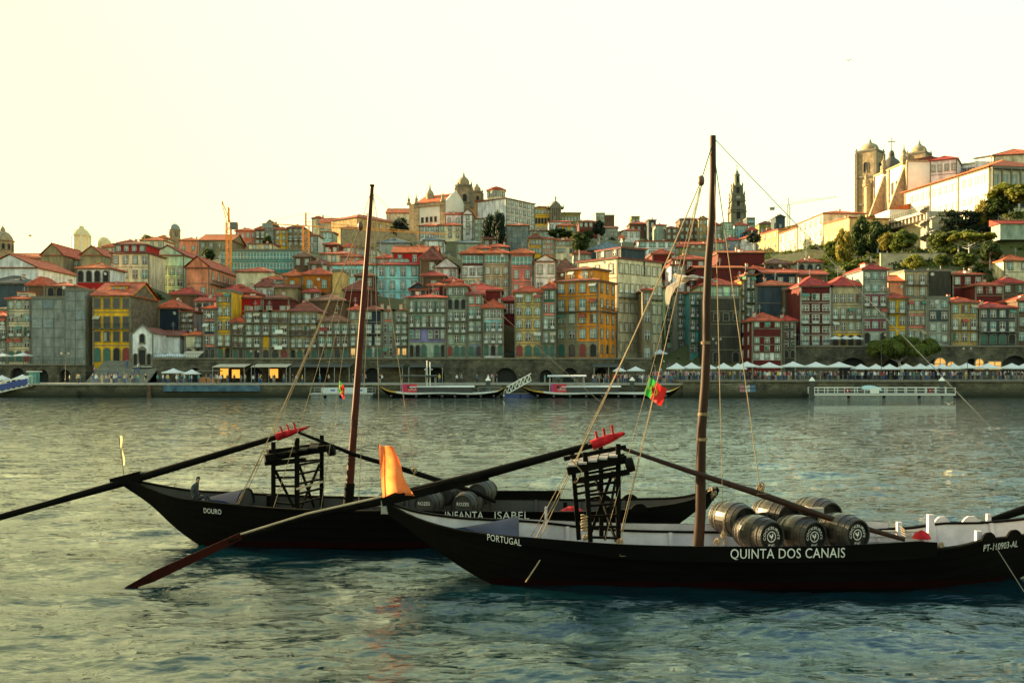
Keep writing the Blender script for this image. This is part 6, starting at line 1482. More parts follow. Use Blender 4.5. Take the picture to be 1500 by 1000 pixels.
    r=rope; top=P(544,279,30); blk=P(528,331,29.7); r(root,[top,blk],.012,m=M['iron']); pulley(root,blk)
    for x1,y1,d1,rr,s in ((345,741,28.6,.016,.25),(348,741,28.8,.012,.12),(352,740,31,.014,.2),(400,745,28.5,.012,.1),(470,745,28.6,.011,.1),(432,742,31,.012,.1)): r(root,[blk,P(x1,y1,d1)],rr,s)
    r(root,[P(546,290,30),P(525,745,28.4)],.011); r(root,[P(547,290,30),P(559,745,28.5)],.011); r(root,[P(547,285,30),P(607,690,29.6)],.013,-.05); r(root,[P(546,282,30),P(1040,720,29.8)],.010,.25,m=M['trim'])
    # oar
    A=W(-60,774,27.5); C=W(186,705,29.8); D=W(405,640,29.6); E=W(453,625,29.6); o=thing('steering_oar','dark steering oar of the far boat leaving the view at the left edge','oar',C)
    b=MB(); b.tube([p-C for p in (A,A.lerp(C,.5),C,C.lerp(D,.4),D)],[.10,.09,.12,.11,.08],10); b.build('shaft',TAR2,o)
    b=MB(); b.beam(W(163,708,29.7)-C,W(206,697,29.75)-C,.16,.30); b.build('pivot_block',TAR2,o)
    b=MB(); b.tube([D-C,D.lerp(E,.4)-C,E-C],[.12,.10,.02],10); b.build('handle',RED,o)
    for t in (.18,.38,.58):
        p=D.lerp(E,t)-C; b=MB(); b.tube([p,p+Vector((-.03,0,.2)),p+Vector((-.08,0,.25))],[.03,.028,.03],8); b.build('peg',RED,o)
    A=W(437,633,29.5); o=thing('yard_pole','thin dark pole sloping from the far platform down to the grey barrels','pole',A); b=MB()
    b.tube([p-A for p in (A,W(520,666,29.6),W(607,692,29.6),W(700,722,29.3),W(726,735,29.2))],[.04,.06,.08,.07,.05],8); b.build('pole',TAR2,o); knot(o,W(607,690,29.6)-A,.08,7)
    bm=mat('weathered_grey_staves',(.065,.055,.038),.65,.5,3,.01,20); hg=mat('grey_green_head',(.16,.15,.10),.7,.3,5); hb=mat('orange_brown_head',(.26,.11,.045),.65,.35,5); ho=mat('dull_hoop_iron'); g='grey wine barrels on the far boat'
    ax=(.30,.95,0)
    for l,px,py,d,hm,tx in (('grey barrel with dull green head lettered ROZÈS left of the brown headed one',620.5,739,28.9,hg,'ROZÈS'),('grey barrel with orange brown head lettered ROZÈS',677.5,740,28.9,hb,'ROZÈS'),('dark barrel half hidden behind the near boat stern post',560,741,28.9,hg,'ROZÈS'),
         ('grey barrel stacked behind the green headed one',648,724,29.9,hg,None),('grey barrel stacked behind the brown headed one',699,723,29.8,hg,None)):
        barrel(l,W(px,py,d),ax,1.0,.385,.30,bm,hm,ho,g,etext=tx)
    a=W(683,712,28.7)
    # red float, pale pennant, seated person
    a=W(843,755,28.9); o=thing('red_cover','small red canvas cover on the far boat deck behind the near platform','cover',a); b=MB(); b.grid(lambda u,v:((u-.5)*1.2,(v-.5)*.9,.32*sin(pi*min(1,u*1.15))*sin(pi*v)*(1-.3*u)),12,8); b.build('cloth',RED,o)
    a=W(183.5,712,29.7); o=thing('pale_pennant','thin pale pennant drooping on a stick at the far boat stern tip','flag',a); t=W(174,638,29.7)-a; b=MB(); b.tube([(0,0,0),t],.010,5); b.build('staff',MASTW,o)
    b=MB(); b.grid(lambda u,v:(t.x*(1-v*.6)+u*.09*(1-v*.3)+.02*sin(v*9),-.02*sin(u*5+v*8),t.z*(1-v*.58)),5,14); b.build('cloth',mat('pale_cloth',(.75,.62,.32),.8,.1,4,trans=.6),o)
    portugal_flag('small Portuguese flag on the far boat rigging above the moored pontoon',W(497.5,557,28.8),W(496,573,28.8),(.16,-.02,-.20),(0,0,-.04))
    seated_person(W(285,735,29.3))
# ------------------------------------------------------------------ people, birds, parasols, quay things
def skin_figure(name,V,E,Rd,sub=1):
    me=bpy.data.meshes.new(name); me.from_pydata(V,E,[]); o=bpy.data.objects.new(name,me); COL.objects.link(o)
    md=o.modifiers.new('skin','SKIN')
    sv=me.skin_vertices[0].data
    for i,r in enumerate(Rd): sv[i].radius=(r,r*.8) if not hasattr(r,'__len__') else r
    sv[0].use_root=True
    s=o.modifiers.new('sub','SUBSURF'); s.levels=sub; s.render_levels=sub
    dg=bpy.context.evaluated_depsgraph_get(); m2=bpy.data.meshes.new_from_object(o.evaluated_get(dg)); bpy.data.objects.remove(o)
    m2.polygons.foreach_set('use_smooth',[True]*len(m2.polygons)); return m2
SKIN=mat('skin',(.45,.26,.17),.6,.1,3); HAIR=mat('dark_hair',(.03,.02,.015),.6,.2,5)
POSE={}
def pose_mesh(k):
    if k in POSE: return POSE[k]
    st={0:.10,1:.0,2:.2}[k]; ar={0:.10,1:.22,2:-.05}[k]
    V=[(0,0,.95),(0,0,1.15),(0,0,1.38),(0,0,1.50),(0,0,1.58),(0,-.01,1.68),(0,0,1.76),
       (-.18,0,1.40),(-.22,ar*.4,1.12),(-.22,-ar,.88),(.18,0,1.40),(.22,-ar*.4,1.12),(.22,ar,.88),
       (-.10,0,.90),(-.11,-st*.6,.50),(-.11,st*.3-.02,.09),(-.11,-.12+st*.3,.05),(.10,0,.90),(.11,st*.6,.50),(.11,-st*.8,.09),(.11,-.12-st*.8,.05)]
    E=[(0,1),(1,2),(2,3),(3,4),(4,5),(5,6),(2,7),(7,8),(8,9),(2,10),(10,11),(11,12),(0,13),(13,14),(14,15),(15,16),(0,17),(17,18),(18,19),(19,20)]
    Rd=[.14,.13,.15,.06,.075,.10,.07,.07,.048,.035,.07,.048,.035,.10,.068,.045,.035,.10,.068,.045,.035]
    me=skin_figure('body',V,E,Rd,1)
    z=[p.center.z for p in me.polygons]; x=[abs(p.center.x) for p in me.polygons]
    mi=[(0 if zz<.93 and not(xx>.17 and zz>.8) else (2 if (xx>.17 and zz<1.0) else (1 if zz<1.48 else (2 if zz<1.70 else 3)))) for zz,xx in zip(z,x)]
    me.polygons.foreach_set('material_index',mi); POSE[k]=me; return me
CLOTH=dict(white=(.65,.66,.66),black=(.02,.02,.025),blue=(.06,.12,.26),red=(.40,.04,.04),grey=(.18,.19,.20),pink=(.50,.22,.26),teal=(.07,.26,.26),yellow=(.55,.42,.08),beige=(.42,.34,.24),olive=(.12,.12,.06))
PM={}
def person(px,d,z,top,legs,where,pose=None):
    pose=R.randint(0,2) if pose is None else pose; k=(pose,top,legs)
    if k not in PM:
        me=pose_mesh(pose).copy(); mi=[0]*len(me.polygons); me.polygons.foreach_get('material_index',mi); me.materials.clear()
        for m in (mat('cloth_'+legs,CLOTH[legs],.85,.1,4),mat('cloth_'+top,CLOTH[top],.85,.1,4),SKIN,HAIR): me.materials.append(m)
        me.polygons.foreach_set('material_index',mi); PM[k]=me
    o=put('person',PM[k],None,(xat(px,d),d,z),R.uniform(0,6.28)); s=R.uniform(.93,1.07); o.scale=(s,s,s)
    tag(o,'person in %s top, %s trousers, %s'%(top,legs,where),'person','people '+where); return o
def crowd():
    tops=list(CLOTH); tw=[5,6,4,2,4,2,2,1,3,1]
    def run(n,pa,pb,da,db,z,where):
        for i in range(n): person(R.uniform(pa,pb),R.uniform(da,db),z,R.choices(tops,tw)[0],R.choices(['black','blue','grey','beige'],[4,4,3,2])[0],where)
    run(30,955,1045,186.5,204,ZR,'in the crowd before the dark alley')
    run(44,1045,1180,186,203,ZR,'under the long white awnings')
    run(30,1180,1290,187,203,ZR,'behind the right landing stage')
    run(46,1290,1500,187,203,ZR,'under the right end parasols')
    run(26,868,955,187,203,ZL,'before the large orange house')
    run(24,100,225,186,198,ZL,'on the left quay before the steps')
    run(20,225,320,186,200,ZL,'by the orange kiosk')
    run(20,320,430,187.5,199,ZL,'before the glowing restaurants')
    run(10,430,560,187.5,199,ZL,'on the quay behind the left mast')
    run(14,640,860,187,203,ZL,'below the long river wall')
    for i in range(26):
        t=R.random(); n=int(t*20); person(R.uniform(958,1005),207+n*1.6,ZR+n*.42,R.choices(tops,tw)[0],'black','climbing the stepped dark alley')
    for i in range(10):
        k=R.randint(1,9); person(R.uniform(135,220),200.3+k*.6,ZL+.28*(k+1),R.choices(tops,tw)[0],'blue','on the steps below the yellow house')
def crowd_mass():
    r=random.Random(9); VV=[];FF=[];MM=[]; ms=[mat('cloth_'+k,CLOTH[k],.85,.1,4) for k in ('black','blue','grey','beige')]+[mat('cloth_'+k,CLOTH[k],.85,.1,4) for k in ('white','black','blue','red','grey','pink','teal')]+[SKIN,HAIR]
    src=[]
    for k in (0,1,2):
        m=pose_mesh(k); co=np.empty(len(m.vertices)*3); m.vertices.foreach_get('co',co); mi=[p.material_index for p in m.polygons] if False else None
        fs=[tuple(p.vertices) for p in m.polygons]; co=co.reshape(-1,3); cz=[np.mean(co[list(f)],0) for f in fs]
        mi=[(0 if c[2]<.93 and not(abs(c[0])>.17 and c[2]>.8) else (2 if (abs(c[0])>.17 and c[2]<1.0) else (1 if c[2]<1.48 else (2 if c[2]<1.70 else 3)))) for c in cz]; src.append((co,fs,mi))
    off=0
    for i in range(190):
        t=r.random()
        if t<.25: px,d=r.uniform(955,1045),r.uniform(190,205)
        elif t<.6: px,d=r.uniform(1045,1290),r.uniform(193,205)
        elif t<.9: px,d=r.uniform(1290,1510),r.uniform(193,205)
        else: px,d=r.uniform(868,955),r.uniform(192,204)
        z=ZR if px>1000 else ZL
        co,fs,mi=src[i%3]; a=r.uniform(0,6.28); s=r.uniform(.92,1.06); c,q=cos(a),sin(a)
        v=np.stack([(co[:,0]*c-co[:,1]*q)*s+xat(px,d),(co[:,0]*q+co[:,1]*c)*s+d,co[:,2]*s+z],-1); VV.append(v)
        l=r.randint(0,3); tt=4+r.choices(range(7),[5,6,4,2,4,2,2])[0]; mp={0:l,1:tt,2:11,3:12}
        FF+=[tuple(x+off for x in f) for f in fs]; MM+=[mp[x] for x in mi]; off+=len(co)
    me=bpy.data.meshes.new('crowd'); me.from_pydata(np.concatenate(VV).tolist(),[],FF)
    for x in ms: me.materials.append(x)
    me.polygons.foreach_set('material_index',MM); me.polygons.foreach_set('use_smooth',[True]*len(FF)); me.update(); o=put('crowd',me); tag(o,'dense mass of people standing behind the nearer ones along the right quay','crowd',kind='stuff')
def seated_person(loc):
    V=[(0,0,.12),(.02,0,.34),(.05,0,.55),(.09,0,.66),(.11,0,.73),(.13,-.02,.82),(.14,0,.90),
       (.02,-.2,.56),(-.02,-.28,.34),(.12,-.30,.20),(.02,.2,.56),(-.02,.28,.34),(.12,.30,.20),
       (.05,-.11,.10),(.40,-.15,.22),(.52,-.15,-.10),(.62,-.15,-.12),(.05,.11,.10),(.40,.15,.22),(.52,.15,-.10),(.62,.15,-.12)]
    E=[(0,1),(1,2),(2,3),(3,4),(4,5),(5,6),(2,7),(7,8),(8,9),(2,10),(10,11),(11,12),(0,13),(13,14),(14,15),(15,16),(0,17),(17,18),(18,19),(19,20)]
    Rd=[.15,.15,.16,.065,.08,.105,.075,.08,.055,.04,.08,.055,.04,.10,.075,.05,.04,.10,.075,.05,.04]
    me=skin_figure('body',V,E,Rd,1); 
    mi=[(3 if p.center.z>.80 and p.center.x<.2 else 2 if p.center.z>.68 else 1 if p.center.z>.28 or (p.center.x<.1) else 0) for p in me.polygons]; me.polygons.foreach_set('material_index',mi)
    for m in (mat('cloth_black',CLOTH['black'],.85,.1,4),mat('dark_jacket',(.03,.03,.035),.8,.2,3),SKIN,HAIR): me.materials.append(m)
    o=put('person',me,None,loc); o.scale=(.85,.85,.85); tag(o,'person in dark clothes sitting low at the far boat stern by the cover','person')
def parasol(label,px,ytop,d,wpx,z,group,drop=8.0,m='canvas'):
    w=wpx*d/F; zt=W(0,ytop,d).z; h=zt-z; dr=drop*d/F; x=xat(px,d); root=thing('parasol',label,'parasol',(x,d,z),0,group); s=w/2
    b=MB(); c=[(-s,-s,h-dr),(s,-s,h-dr),(s,s,h-dr),(-s,s,h-dr)]; vs=[]
    n=4
    for k in range(4):
        p,q=Vector(c[k]),Vector(c[(k+1)%4]); a=Vector((0,0,h))
        g=[]
        for i in range(n+1):
            e=p.lerp(q,i/n)
            for j in range(n+1):
                t=j/n; v=a.lerp(e,t); v.z-= .10*h*.3*sin(pi*t)+.05*sin(pi*i/n)*t; g.append(v)
        b.add(g,[(i*(n+1)+j,i*(n+1)+j+1,(i+1)*(n+1)+j+1,(i+1)*(n+1)+j) for i in range(n) for j in range(n)],0,True)
        b.add([p,q,q-Vector((0,0,.22)),p-Vector((0,0,.22))],[(0,1,2,3)])
    b.build('canopy',M[m],root)
    b=MB(); b.tube([(0,0,0),(0,0,h)],.045,6); b.build('pole',M['wood'],root); b=MB(); b.box((-.4,-.4,0),(.4,.4,.1)); b.build('base',M['trim'],root); return root
def parasols():
    g='white parasols along the quays'
    L=[('long white awning roof, first from the alley',991,531,193,26,8),('long white awning roof, second from the alley',1013,530.5,193,26,8),('long white awning roof just left of the right mast',1036,531,193,26,8),('long white awning roof just right of the right mast',1060,531,193,26,8),('long white awning roof, last one before the pointed parasols',1081,531.5,193,22,8)]
    for l,px,y,d,w,dr in L: parasol(l,px,y,d,w,ZR,g,dr)
    for i,(px,y,w) in enumerate([(1094,529,31),(1127,530,31),(1161.6,529,32),(1195,529.5,33),(1229,529.5,34),(1261,532.5,23),(1283,532.5,23),(1303,532.5,22),(1327,532,24),(1348,532,22),(1364,532,20),(1380,532,20),(1397,532,22),(1416,531,26),(1447,531.5,29),(1482,531.5,27),(1500,532,24)]):
        lab=['white pointed parasol left of the maroon house front','white pointed parasol before the white base of the maroon house','white pointed parasol right of the maroon house','big white parasol below the maroon and white house','big white parasol left of the dark arch','small white parasol before the left dark arch','small white parasol between the two dark arches','small white parasol left of the pine trunk','white parasol right of the pine trunk','white parasol left of the widest lit tavern window','white parasol under the widest lit tavern window','white parasol under the small lit tavern window','white parasol right of the small lit tavern window','white parasol before the tall narrow tavern door','white parasol before the square lit window','white parasol before the big right arch','white parasol cut by the right edge of the view'][i]
        parasol(lab,px,y,196,w,ZR,g,7)
    zt=W(0,508,212).z
    for l,px,y,w in (('white parasol on the upper terrace, leftmost of three',1223.5,491.5,17),('white parasol on the upper terrace, middle of three',1238,491.5,17),('white parasol on the upper terrace, rightmost of three',1253,491.5,17)): parasol(l,px,y,212,w,zt,g,4)
    z2=W(0,527,207.5).z
    for l,px,y,w in (('white parasol on the wall terrace beside the chapel, leftmost of three',236,516.5,23),('white parasol on the wall terrace beside the chapel, middle of three',250,516,20),('white parasol on the wall terrace beside the chapel, nearest the beige awning',262,516.5,18)): parasol(l,px,y,208,w,z2,g,5)
    for l,px,y,d,w,z in (('low white parasol at the river wall foot left of the kiosk',254,539,200,26,ZL),('pale parasol right beside the low white one by the kiosk',281,540.5,200,22,ZL),('white parasol on the left quay beside the gangway',33,548,196,19,ZL),('white parasol at the far left quay',3,549,196,18,ZL),('pale blue tent on the alley slope below the gull',966,511,216,20,ZR+2.2),('pale tent in front of the big cream house, left one',907,536.5,200,18,ZL),('pale tent in front of the big cream house, right one',931,536,200,24,ZL)): parasol(l,px,y,d,w,z,g,6)
    zc=W(0,530,208).z
    for l,px,y in (('white parasol before the far left white house',4,516.5),('white parasol before the narrow cream house',34,516)): parasol(l,px,y,207.5,20,zc-1,g,4)
    for l,px,py,h in (('dark pole rising at the right edge behind the near boat bow',0,0,0),): a=W(1446,764,27); o=thing('dark_beam','dark timber beam rising at the right edge behind the near boat bow','pole',a); b=MB(); b.tube([(0,0,0),W(1545,731,27)-a],[.09,.14],9); b.build('timber',TAR2,o)  # plain beam standing for part of another boat lying behind
    o=thing('shop_awning','beige sloping shop awning below the small cream house','awning',W(268,523,211)); b=MB(); b.add([(0,-2.2,0),(3.9,-2.2,0),(4.6,0,1.3),(.7,0,1.3),(0,-2.2,-.15),(3.9,-2.2,-.15)],[(0,1,2,3),(4,5,1,0)]); b.build('canvas',M['cream'],o); b=MB(); b.tube([(0.1,-2.1,-.1),(.75,0,-.1)],.03,5); b.tube([(3.8,-2.1,-.1),(4.5,0,-.1)],.03,5); b.build('awning_arm',M['iron'],o)
def bird(label,c,span,rz,dih,roll=0,name='gull'):
    root=thing('gull',label,'bird',c,rz); s=span/1.3; wm=mat('gull_white',(.80,.72,.60),.7,.08,6,trans=.55); gm=mat('gull_grey',(.50,.50,.52),.7,.1,6,trans=.5)
    b=MB(); b.tube([(-.30*s,0,.01),(-.22*s,0,.015*s),(-.08*s,0,0),(.08*s,0,0),(.18*s,0,.03*s),(.235*s,0,.045*s),(.27*s,0,.04*s)],[.012*s,.035*s,.062*s,.06*s,.037*s,.034*s,.012*s],10); bo=b.build('body',wm,root)
    b=MB(); b.tube([(.265*s,0,.04*s),(.30*s,0,.032*s),(.315*s,0,.02*s)],[.011*s,.009*s,.003*s],6); b.build('beak',mat('yellow_beak',(.7,.45,.05),.5),bo)
    b=MB(); 
    for i in range(7):
        a=(i-3)*.11; b.add([(-.24*s,-.02*s,0),(-.24*s,.02*s,0),(-.42*s*cos(a),.42*s*sin(a)+.022*s,.004*i),(-.42*s*cos(a),.42*s*sin(a)-.022*s,.004*i)],[(0,1,2,3)])
    b.build('tail',wm,root)
    for sd in (-1,1):
        d1,d2=dih[0 if sd<0 else 1]
        def wp(u,v,t=0):       # u along the span, v chord
            L=.65*s; e=Vector((0,0,0)); k=min(u/.42,1); e+=Vector((.10*s*k,sd*L*.42*cos(d1)*k,L*.42*sin(d1)*k))
            if u>.42: k2=(u-.42)/.58; e+=Vector((-.20*s*k2*k2,sd*L*.58*cos(d2)*k2,L*.58*sin(d2)*k2))
            ch=.30*s*(1-.15*u) if u<.5 else .30*s*(.925-(u-.5)*1.45); ch=max(ch,.012*s)
            return e+Vector((.06*s-ch*v,0,.028*s*sin(pi*min(1,v*1.2))*(1-u)+t))
        b=MB(); b.grid(lambda u,v:wp(u,v),22,6,0,True,lambda u,v:1 if u>.93 else 0)
        b.grid(lambda u,v:wp(u,v,-.012*s*(1-u)),22,6,2)
        for i in range(16):                   # trailing feathers
            u0=.06+.055*i; u1=u0+.05; p,q=wp(u0,.96),wp(min(1,u1),.96); l=.055*s*(1+.5*(u0>.5)); dv=Vector((-1,sd*(.1+.9*u0),0)).normalized()*l; b.add([p,q,q+dv*.8,p.lerp(q,.5)+dv,p+dv*.85],[(0,1,2,3,4)],2 if u0<.8 else 1)
        b.build('wing',[gm,mat('wing_tip_black',(.03,.03,.03),.6),wm],root)
    root.rotation_euler=(roll,0,rz); return root
def lamps():
    for l,px,y0,d in (('tall double lamp post on the quay just right of the right mast',1050,494,190),('thin lamp post on the quay left of the maroon house steps',1044,500,195),('thin dark mast post between maroon house and terrace row',1170,488,198),('thin lamp post on the quay before the plum banded house',1291,488,192),('thin lamp post on the quay before the lime yellow house',1417,508,192),('lamp post on the left quay before the wrapped building',96,515,196),('lamp post on the quay by the glowing restaurants',373,512,194)):
        z=ZR if px>1000 else ZL; c=W(px,0,d); h=W(0,y0,d).z-z; o=thing('street_lamp',l,'lamp post',(c.x,d,z)); b=MB(); b.tube([(0,0,0),(0,0,.8),(0,0,.9),(0,0,h)],[.14,.12,.07,.045],8); b.build('post',M['iron'],o)
        b=MB(); 
        for s in (-1,1): b.tube([(0,0,h-.5),(s*.4,0,h-.1),(s*.7,0,h-.1)],.03,5)
        b.build('arm',M['iron'],o)
        for s in (-1,1): b=MB(); b.lathe([(.05,-.1),(.2,-.2),(.22,-.5),(.08,-.6)],(s*.7,0,h),8); b.build('lamp_head',M['trimw'],o)
def moored(label,pa,pb,d,left_col,right_col,seg,sign,seed):
    a,e=xat(pa,d),xat(pb,d); L=e-a; cx=(a+e)/2; root=thing('tour_boat',label,'boat',(cx,d,0)); 
    G=[(-L/2,2.0),(-L*.44,1.35),(-L*.36,1.1),(0,.98),(L*.36,1.05),(L*.44,1.3),(L/2,2.05)]; Bm=[(-L/2,.1),(-L*.44,1.0),(-L*.36,1.8),(0,2.3),(L*.36,1.8),(L*.44,.9),(L/2,.1)]; Z=[(-L/2,1.8),(-L*.44,.6),(-L*.38,-.3),(0,-.5),(L*.38,-.3),(L*.44,.4),(L/2,1.8)]
    H=Hull([(x,y) for x,y in G],Bm,Z,d,0); n=44; X=[-L/2+L*i/n for i in range(n+1)]
    yl=mat('yellow_boat_paint',(.62,.38,.05),.5,.2,2); wh=mat('white_boat_paint',(.7,.72,.7),.45,.1,2)
    b=MB()
    for side in (-1,1):
        vs=[]
        for x in X: vs+=[H.p(x,0,side),H.p(x,.83,side),H.p(x,.85,side,.03),H.p(x,.98,side,.03),H.p(x,1,side,-.12),H.p(x,.7,side,-.14)]
        for i in range(n):
            u=(i+.5)/n; tip=1 if False else 0
            for j in range(5):
                m=0
                if j in (1,2,3,4): m=1 if .14<u<.97 and .05<u<.93 else 2
                if j==0 and (u<.0): m=2
                b.add([vs[i*6+j],vs[(i+1)*6+j],vs[(i+1)*6+j+1],vs[i*6+j+1]],[(0,1,2,3)],m)
    b.build('hull',[TAR,wh,yl],root)
    b=MB(); vs=[]
    for x in X: z=H.p(x,.75,1)[2]; y=H.p(x,.75,1,-.12)[1]; vs+=[(x,-y,z-.1),(x,y,z-.1)]
    b.add(vs,[(2*i,2*i+2,2*i+3,2*i+1) for i in range(n)]); b.build('deck',M['wood'],root)
    c0,c1=seg; xa,xb=xat(c0,d)-cx,xat(c1,d)-cx
    b=MB(); b.box((xa,-1.5,.7),(xb,1.5,1.97)); cb=b.build('cabin',mat('navy_boat_cabin',(.03,.045,.07),.35,.2,2),root)
    b=MB(); b.grid(lambda u,v:(xa-.4+(xb-xa+.8)*u,-1.9+3.8*v,1.99+.18*sin(pi*v)),10,6); b.box((xa-.4,-1.9,1.86),(xb+.4,1.9,1.98)); b.build('roof',wh,cb)
    k=int((xb-xa)/1.6)
    for i in range(k):
        b=MB(); x=xa+.2+i*(xb-xa-.2)/k; b.box((x,-1.53,1.15),(x+(xb-xa)/k-.3,-1.5,1.75)); b.build('window',M['pd'],cb)
    # wheelhouse canopy and red sign
    s0,s1=sign; xs,xe=xat(s0,d)-cx,xat(s1,d)-cx
    b=MB(); 
    for x in (xs-.2,xe+3.2):
        for y in (-1.3,1.3): b.tube([(x,y,.6),(x,y,3.9)],.05,6)
    b.build('canopy_post',M['steel'],root)
    b=MB(); b.grid(lambda u,v:(xs-.6+(xe-xs+4.2)*u,-1.6+3.2*v,3.9+.15*sin(pi*v)+.02*u),8,5); b.box((xs-.6,-1.6,3.75),(xe+3.6,1.6,3.88)); b.build('canopy',M['canvas'] if seed else mat('dark_canvas',(.05,.06,.05),.8,.2,2),root)
    b=MB(); b.box((xs,-1.62,.95),(xe,-1.52,2.45)); sg=b.build('sign_board',mat('crimson_sign',(.55,.02,.05),.5,.15,1.5),root)
    b=MB(); w=xe-xs; b.add([(xs,-1.64,.95),(xs+w*.18,-1.64,.95),(xs+w*.12,-1.64,1.7),(xs+w*.2,-1.64,2.45),(xs,-1.64,2.45)],[(0,1,2,3,4)]); b.build('sign_stripe',mat('magenta_print',(.5,.02,.22),.5,.1,1.5),sg)
    b=MB(); b.lathe([(.3,0),(.28,.02)],(xs+w*.45,-1.645,1.9),14,rot=Matrix.Rotation(pi/2,3,'X')); b.build('sign_motif',mat('sign_black',(.03,.01,.02),.5),sg)
    flat_text(sg,'CRUZ',w*.52,.5,lambda u,v:(xs+w*.44+u,-1.66,1.3+v),LET)
    flat_text(root,'Porto CRUZ',3.6,.34,lambda u,v:((xa+xb)/2-1+u,-(H.y_at((xa+xb)/2-1+u,.6)+.09),.42+v),mat('black_lettering',(.03,.03,.03),.6))
    for i in range(9):
        x=-L*.40+i*L*.1; b=MB(); b.lathe([(.16,-.18),(.24,0),(.16,.18)],(x,-(H.y_at(x,.3)+.2),.3),8,rot=None); b.build('fender',M['framed'],root)
    return root
def quay_things():
    o1=moored('moored black and white tour boat with yellow tips and red sign, left of the gangway',556,742,180,0,0,(604,692),(590,612),0)
    o2=moored('moored black and white tour boat with yellow tips and red sign, right of the gangway',764,997,180,0,0,(825,905),(807,829),1)
    for i,(px,h) in enumerate(((625.5,9.4),(630,9.0))):
        o=thing('boat_mast',['pale thin mast on the left tour boat, left of a pair','pale thin mast on the left tour boat, right of a pair'][i],'mast',(xat(px,179.5),179.5,1)); b=MB(); b.tube([(0,0,0),(0,0,W(0,528+i*2,179.5).z-1)],.10,6); b.build('pole',M['frame'],o); b=MB(); b.box((-.5,-.05,4),(.5,.05,4.12)); b.build('crosstree',M['frame'],o)
    # white gangway truss and blue pontoon
    a=W(737,580,181); e=W(778,557,183.5); o=thing('gangway','white lattice gangway between the two tour boats','gangway',a); b=MB(); v=e-a
    for y in (-.6,.6):
        for z in (0,1.3): b.beam((0,y,z),(v.x,v.y+y,v.z+z),.12,.12)
        n=7
        for i in range(n): b.beam(Vector((0,y,0))+v*(i/n),Vector((0,y,1.3))+v*((i+.5)/n),.09,.09); b.beam(Vector((0,y,1.3))+v*((i+.5)/n),Vector((0,y,0))+v*((i+1)/n),.09,.09)
    b.build('truss',M['frame'],o); b=MB(); b.add([(0,-.6,.03),(v.x,v.y-.6,v.z+.03),(v.x,v.y+.6,v.z+.03),(0,.6,.03)],[(0,1,2,3)]); b.build('deck',M['steel'],o)
    b=MB(); q=W(738,582,182.3); o=thing('pontoon','low blue pontoon under the white gangway','pontoon',(q.x,181.5,0)); 
    for i in range(2): b.box((i*3.1,-1,-.2),(i*3.1+2.9,1,.65))
    b.build('float',mat('blue_pontoon',(.03,.06,.22),.5,.2,2),o); b=MB(); b.box((-.1,-1.1,.65),(6.1,1.1,.75)); b.build('deck',M['trim'],o)
    def stage(label,pa,pb,d,rings,banner=None):
        a,e=xat(pa,d),xat(pb,d); L=e-a; o=thing('landing_stage',label,'landing stage',(a,d,0)); 
        b=MB(); 
        for i in range(4): b.box((i*L/4+.15,-1.8,-.3),((i+1)*L/4-.4,1.8,.4)); 
        b.build('float',M['lead'],o); b=MB(); b.box((0,-2,.62),(L,2,.8)); b.build('deck',M['steel'],o)
        b=MB(); b.box((0,-1.95,.42),(L,-1.85,.6),0)
        for y in (-1.9,1.9):
            b.box((0,y-.04,1.75),(L,y+.04,1.83)); b.box((0,y-.03,1.25),(L,y+.03,1.3))
            k=int(L/1.7)
            for i in range(k+1): b.box((i*(L-.1)/k,y-.04,.8),(i*(L-.1)/k+.09,y+.04,1.75))
        b.build('railing',M['frame'] if rings else mat('dull_rail',(.22,.24,.23),.6,.2,2),o)
        for px in rings:
            b=MB(); pts=[(.33*cos(t*pi/8),0,.33*sin(t*pi/8)) for t in range(17)]; b.tube(pts,.09,8,caps=False); rg=b.build('life_ring',RED,o,(xat(px,d)-a,-2.02,1.3))
        if banner:
            b=MB(); b.grid(lambda u,v:(xat(banner[0],d)-a+(xat(banner[1],d)-xat(banner[0],d))*u,-2.02,.85+.95*v),20,3,0,True,lambda u,v:1 if (.2<u<.28 or .36<u<.42 or .82<u<.9) and .3<v<.8 else 0); b.build('banner',[mat('banner_white',(.6,.66,.68),.6,.1,2),mat('banner_print',(.12,.16,.45),.6,.1,2)],o)
        return o
    stage('floating landing stage with white railings and red life rings on the right',1188,1393,180,(1236,1356))
    stage('low pontoon with pale printed banner behind the left mast',457,548,180.5,(),(474,540))
    stage('short white railed pontoon right of the left tour boat',700,735,183.0,())
    for i,(l,px,d) in enumerate((('dark mooring pile with white cap at the left end of the right landing stage',1189.5,178.5),('dark mooring pile with white cap at the right end of the landing stage',1379.5,178.5),('white capped mooring pile by the left tour boat bow',715,183.6),('white capped mooring pile right of the second tour boat cabin',926,183.6))):
        o=thing('mooring_pile',l,'pile',(xat(px,d),d,0)); b=MB(); b.tube([(0,0,-2),(0,0,3.0)],.42,10); b.build('post',mat('dark_pile',(.04,.05,.05),.5,.2,2),o); b=MB(); b.lathe([(.55,3.0),(.5,3.15),(.05,3.7)],(0,0,0),10); b.build('cap',M['frame'],o)
    a=W(1262,566,181); o=thing('upturned_boat','pale teal upturned small boat on the landing stage','boat',(a.x,181,.8)); b=MB(); b.grid(lambda u,v:(3.6*u,(v-.5)*1.5*sin(pi*min(1,.12+u*.85))**.6,.95-.3*u+ (.85*sin(pi*v)*sin(pi*(.12+.8*u))**.5) -.3),16,10); b.build('hull',mat('pale_teal_paint',(.35,.58,.60),.5,.15,2),o); b=MB(); b.box((0.3,-.5,0),(.5,.5,.8)); b.box((2.9,-.5,0),(3.1,.5,.55)); b.build('trestle',M['wood'],o)
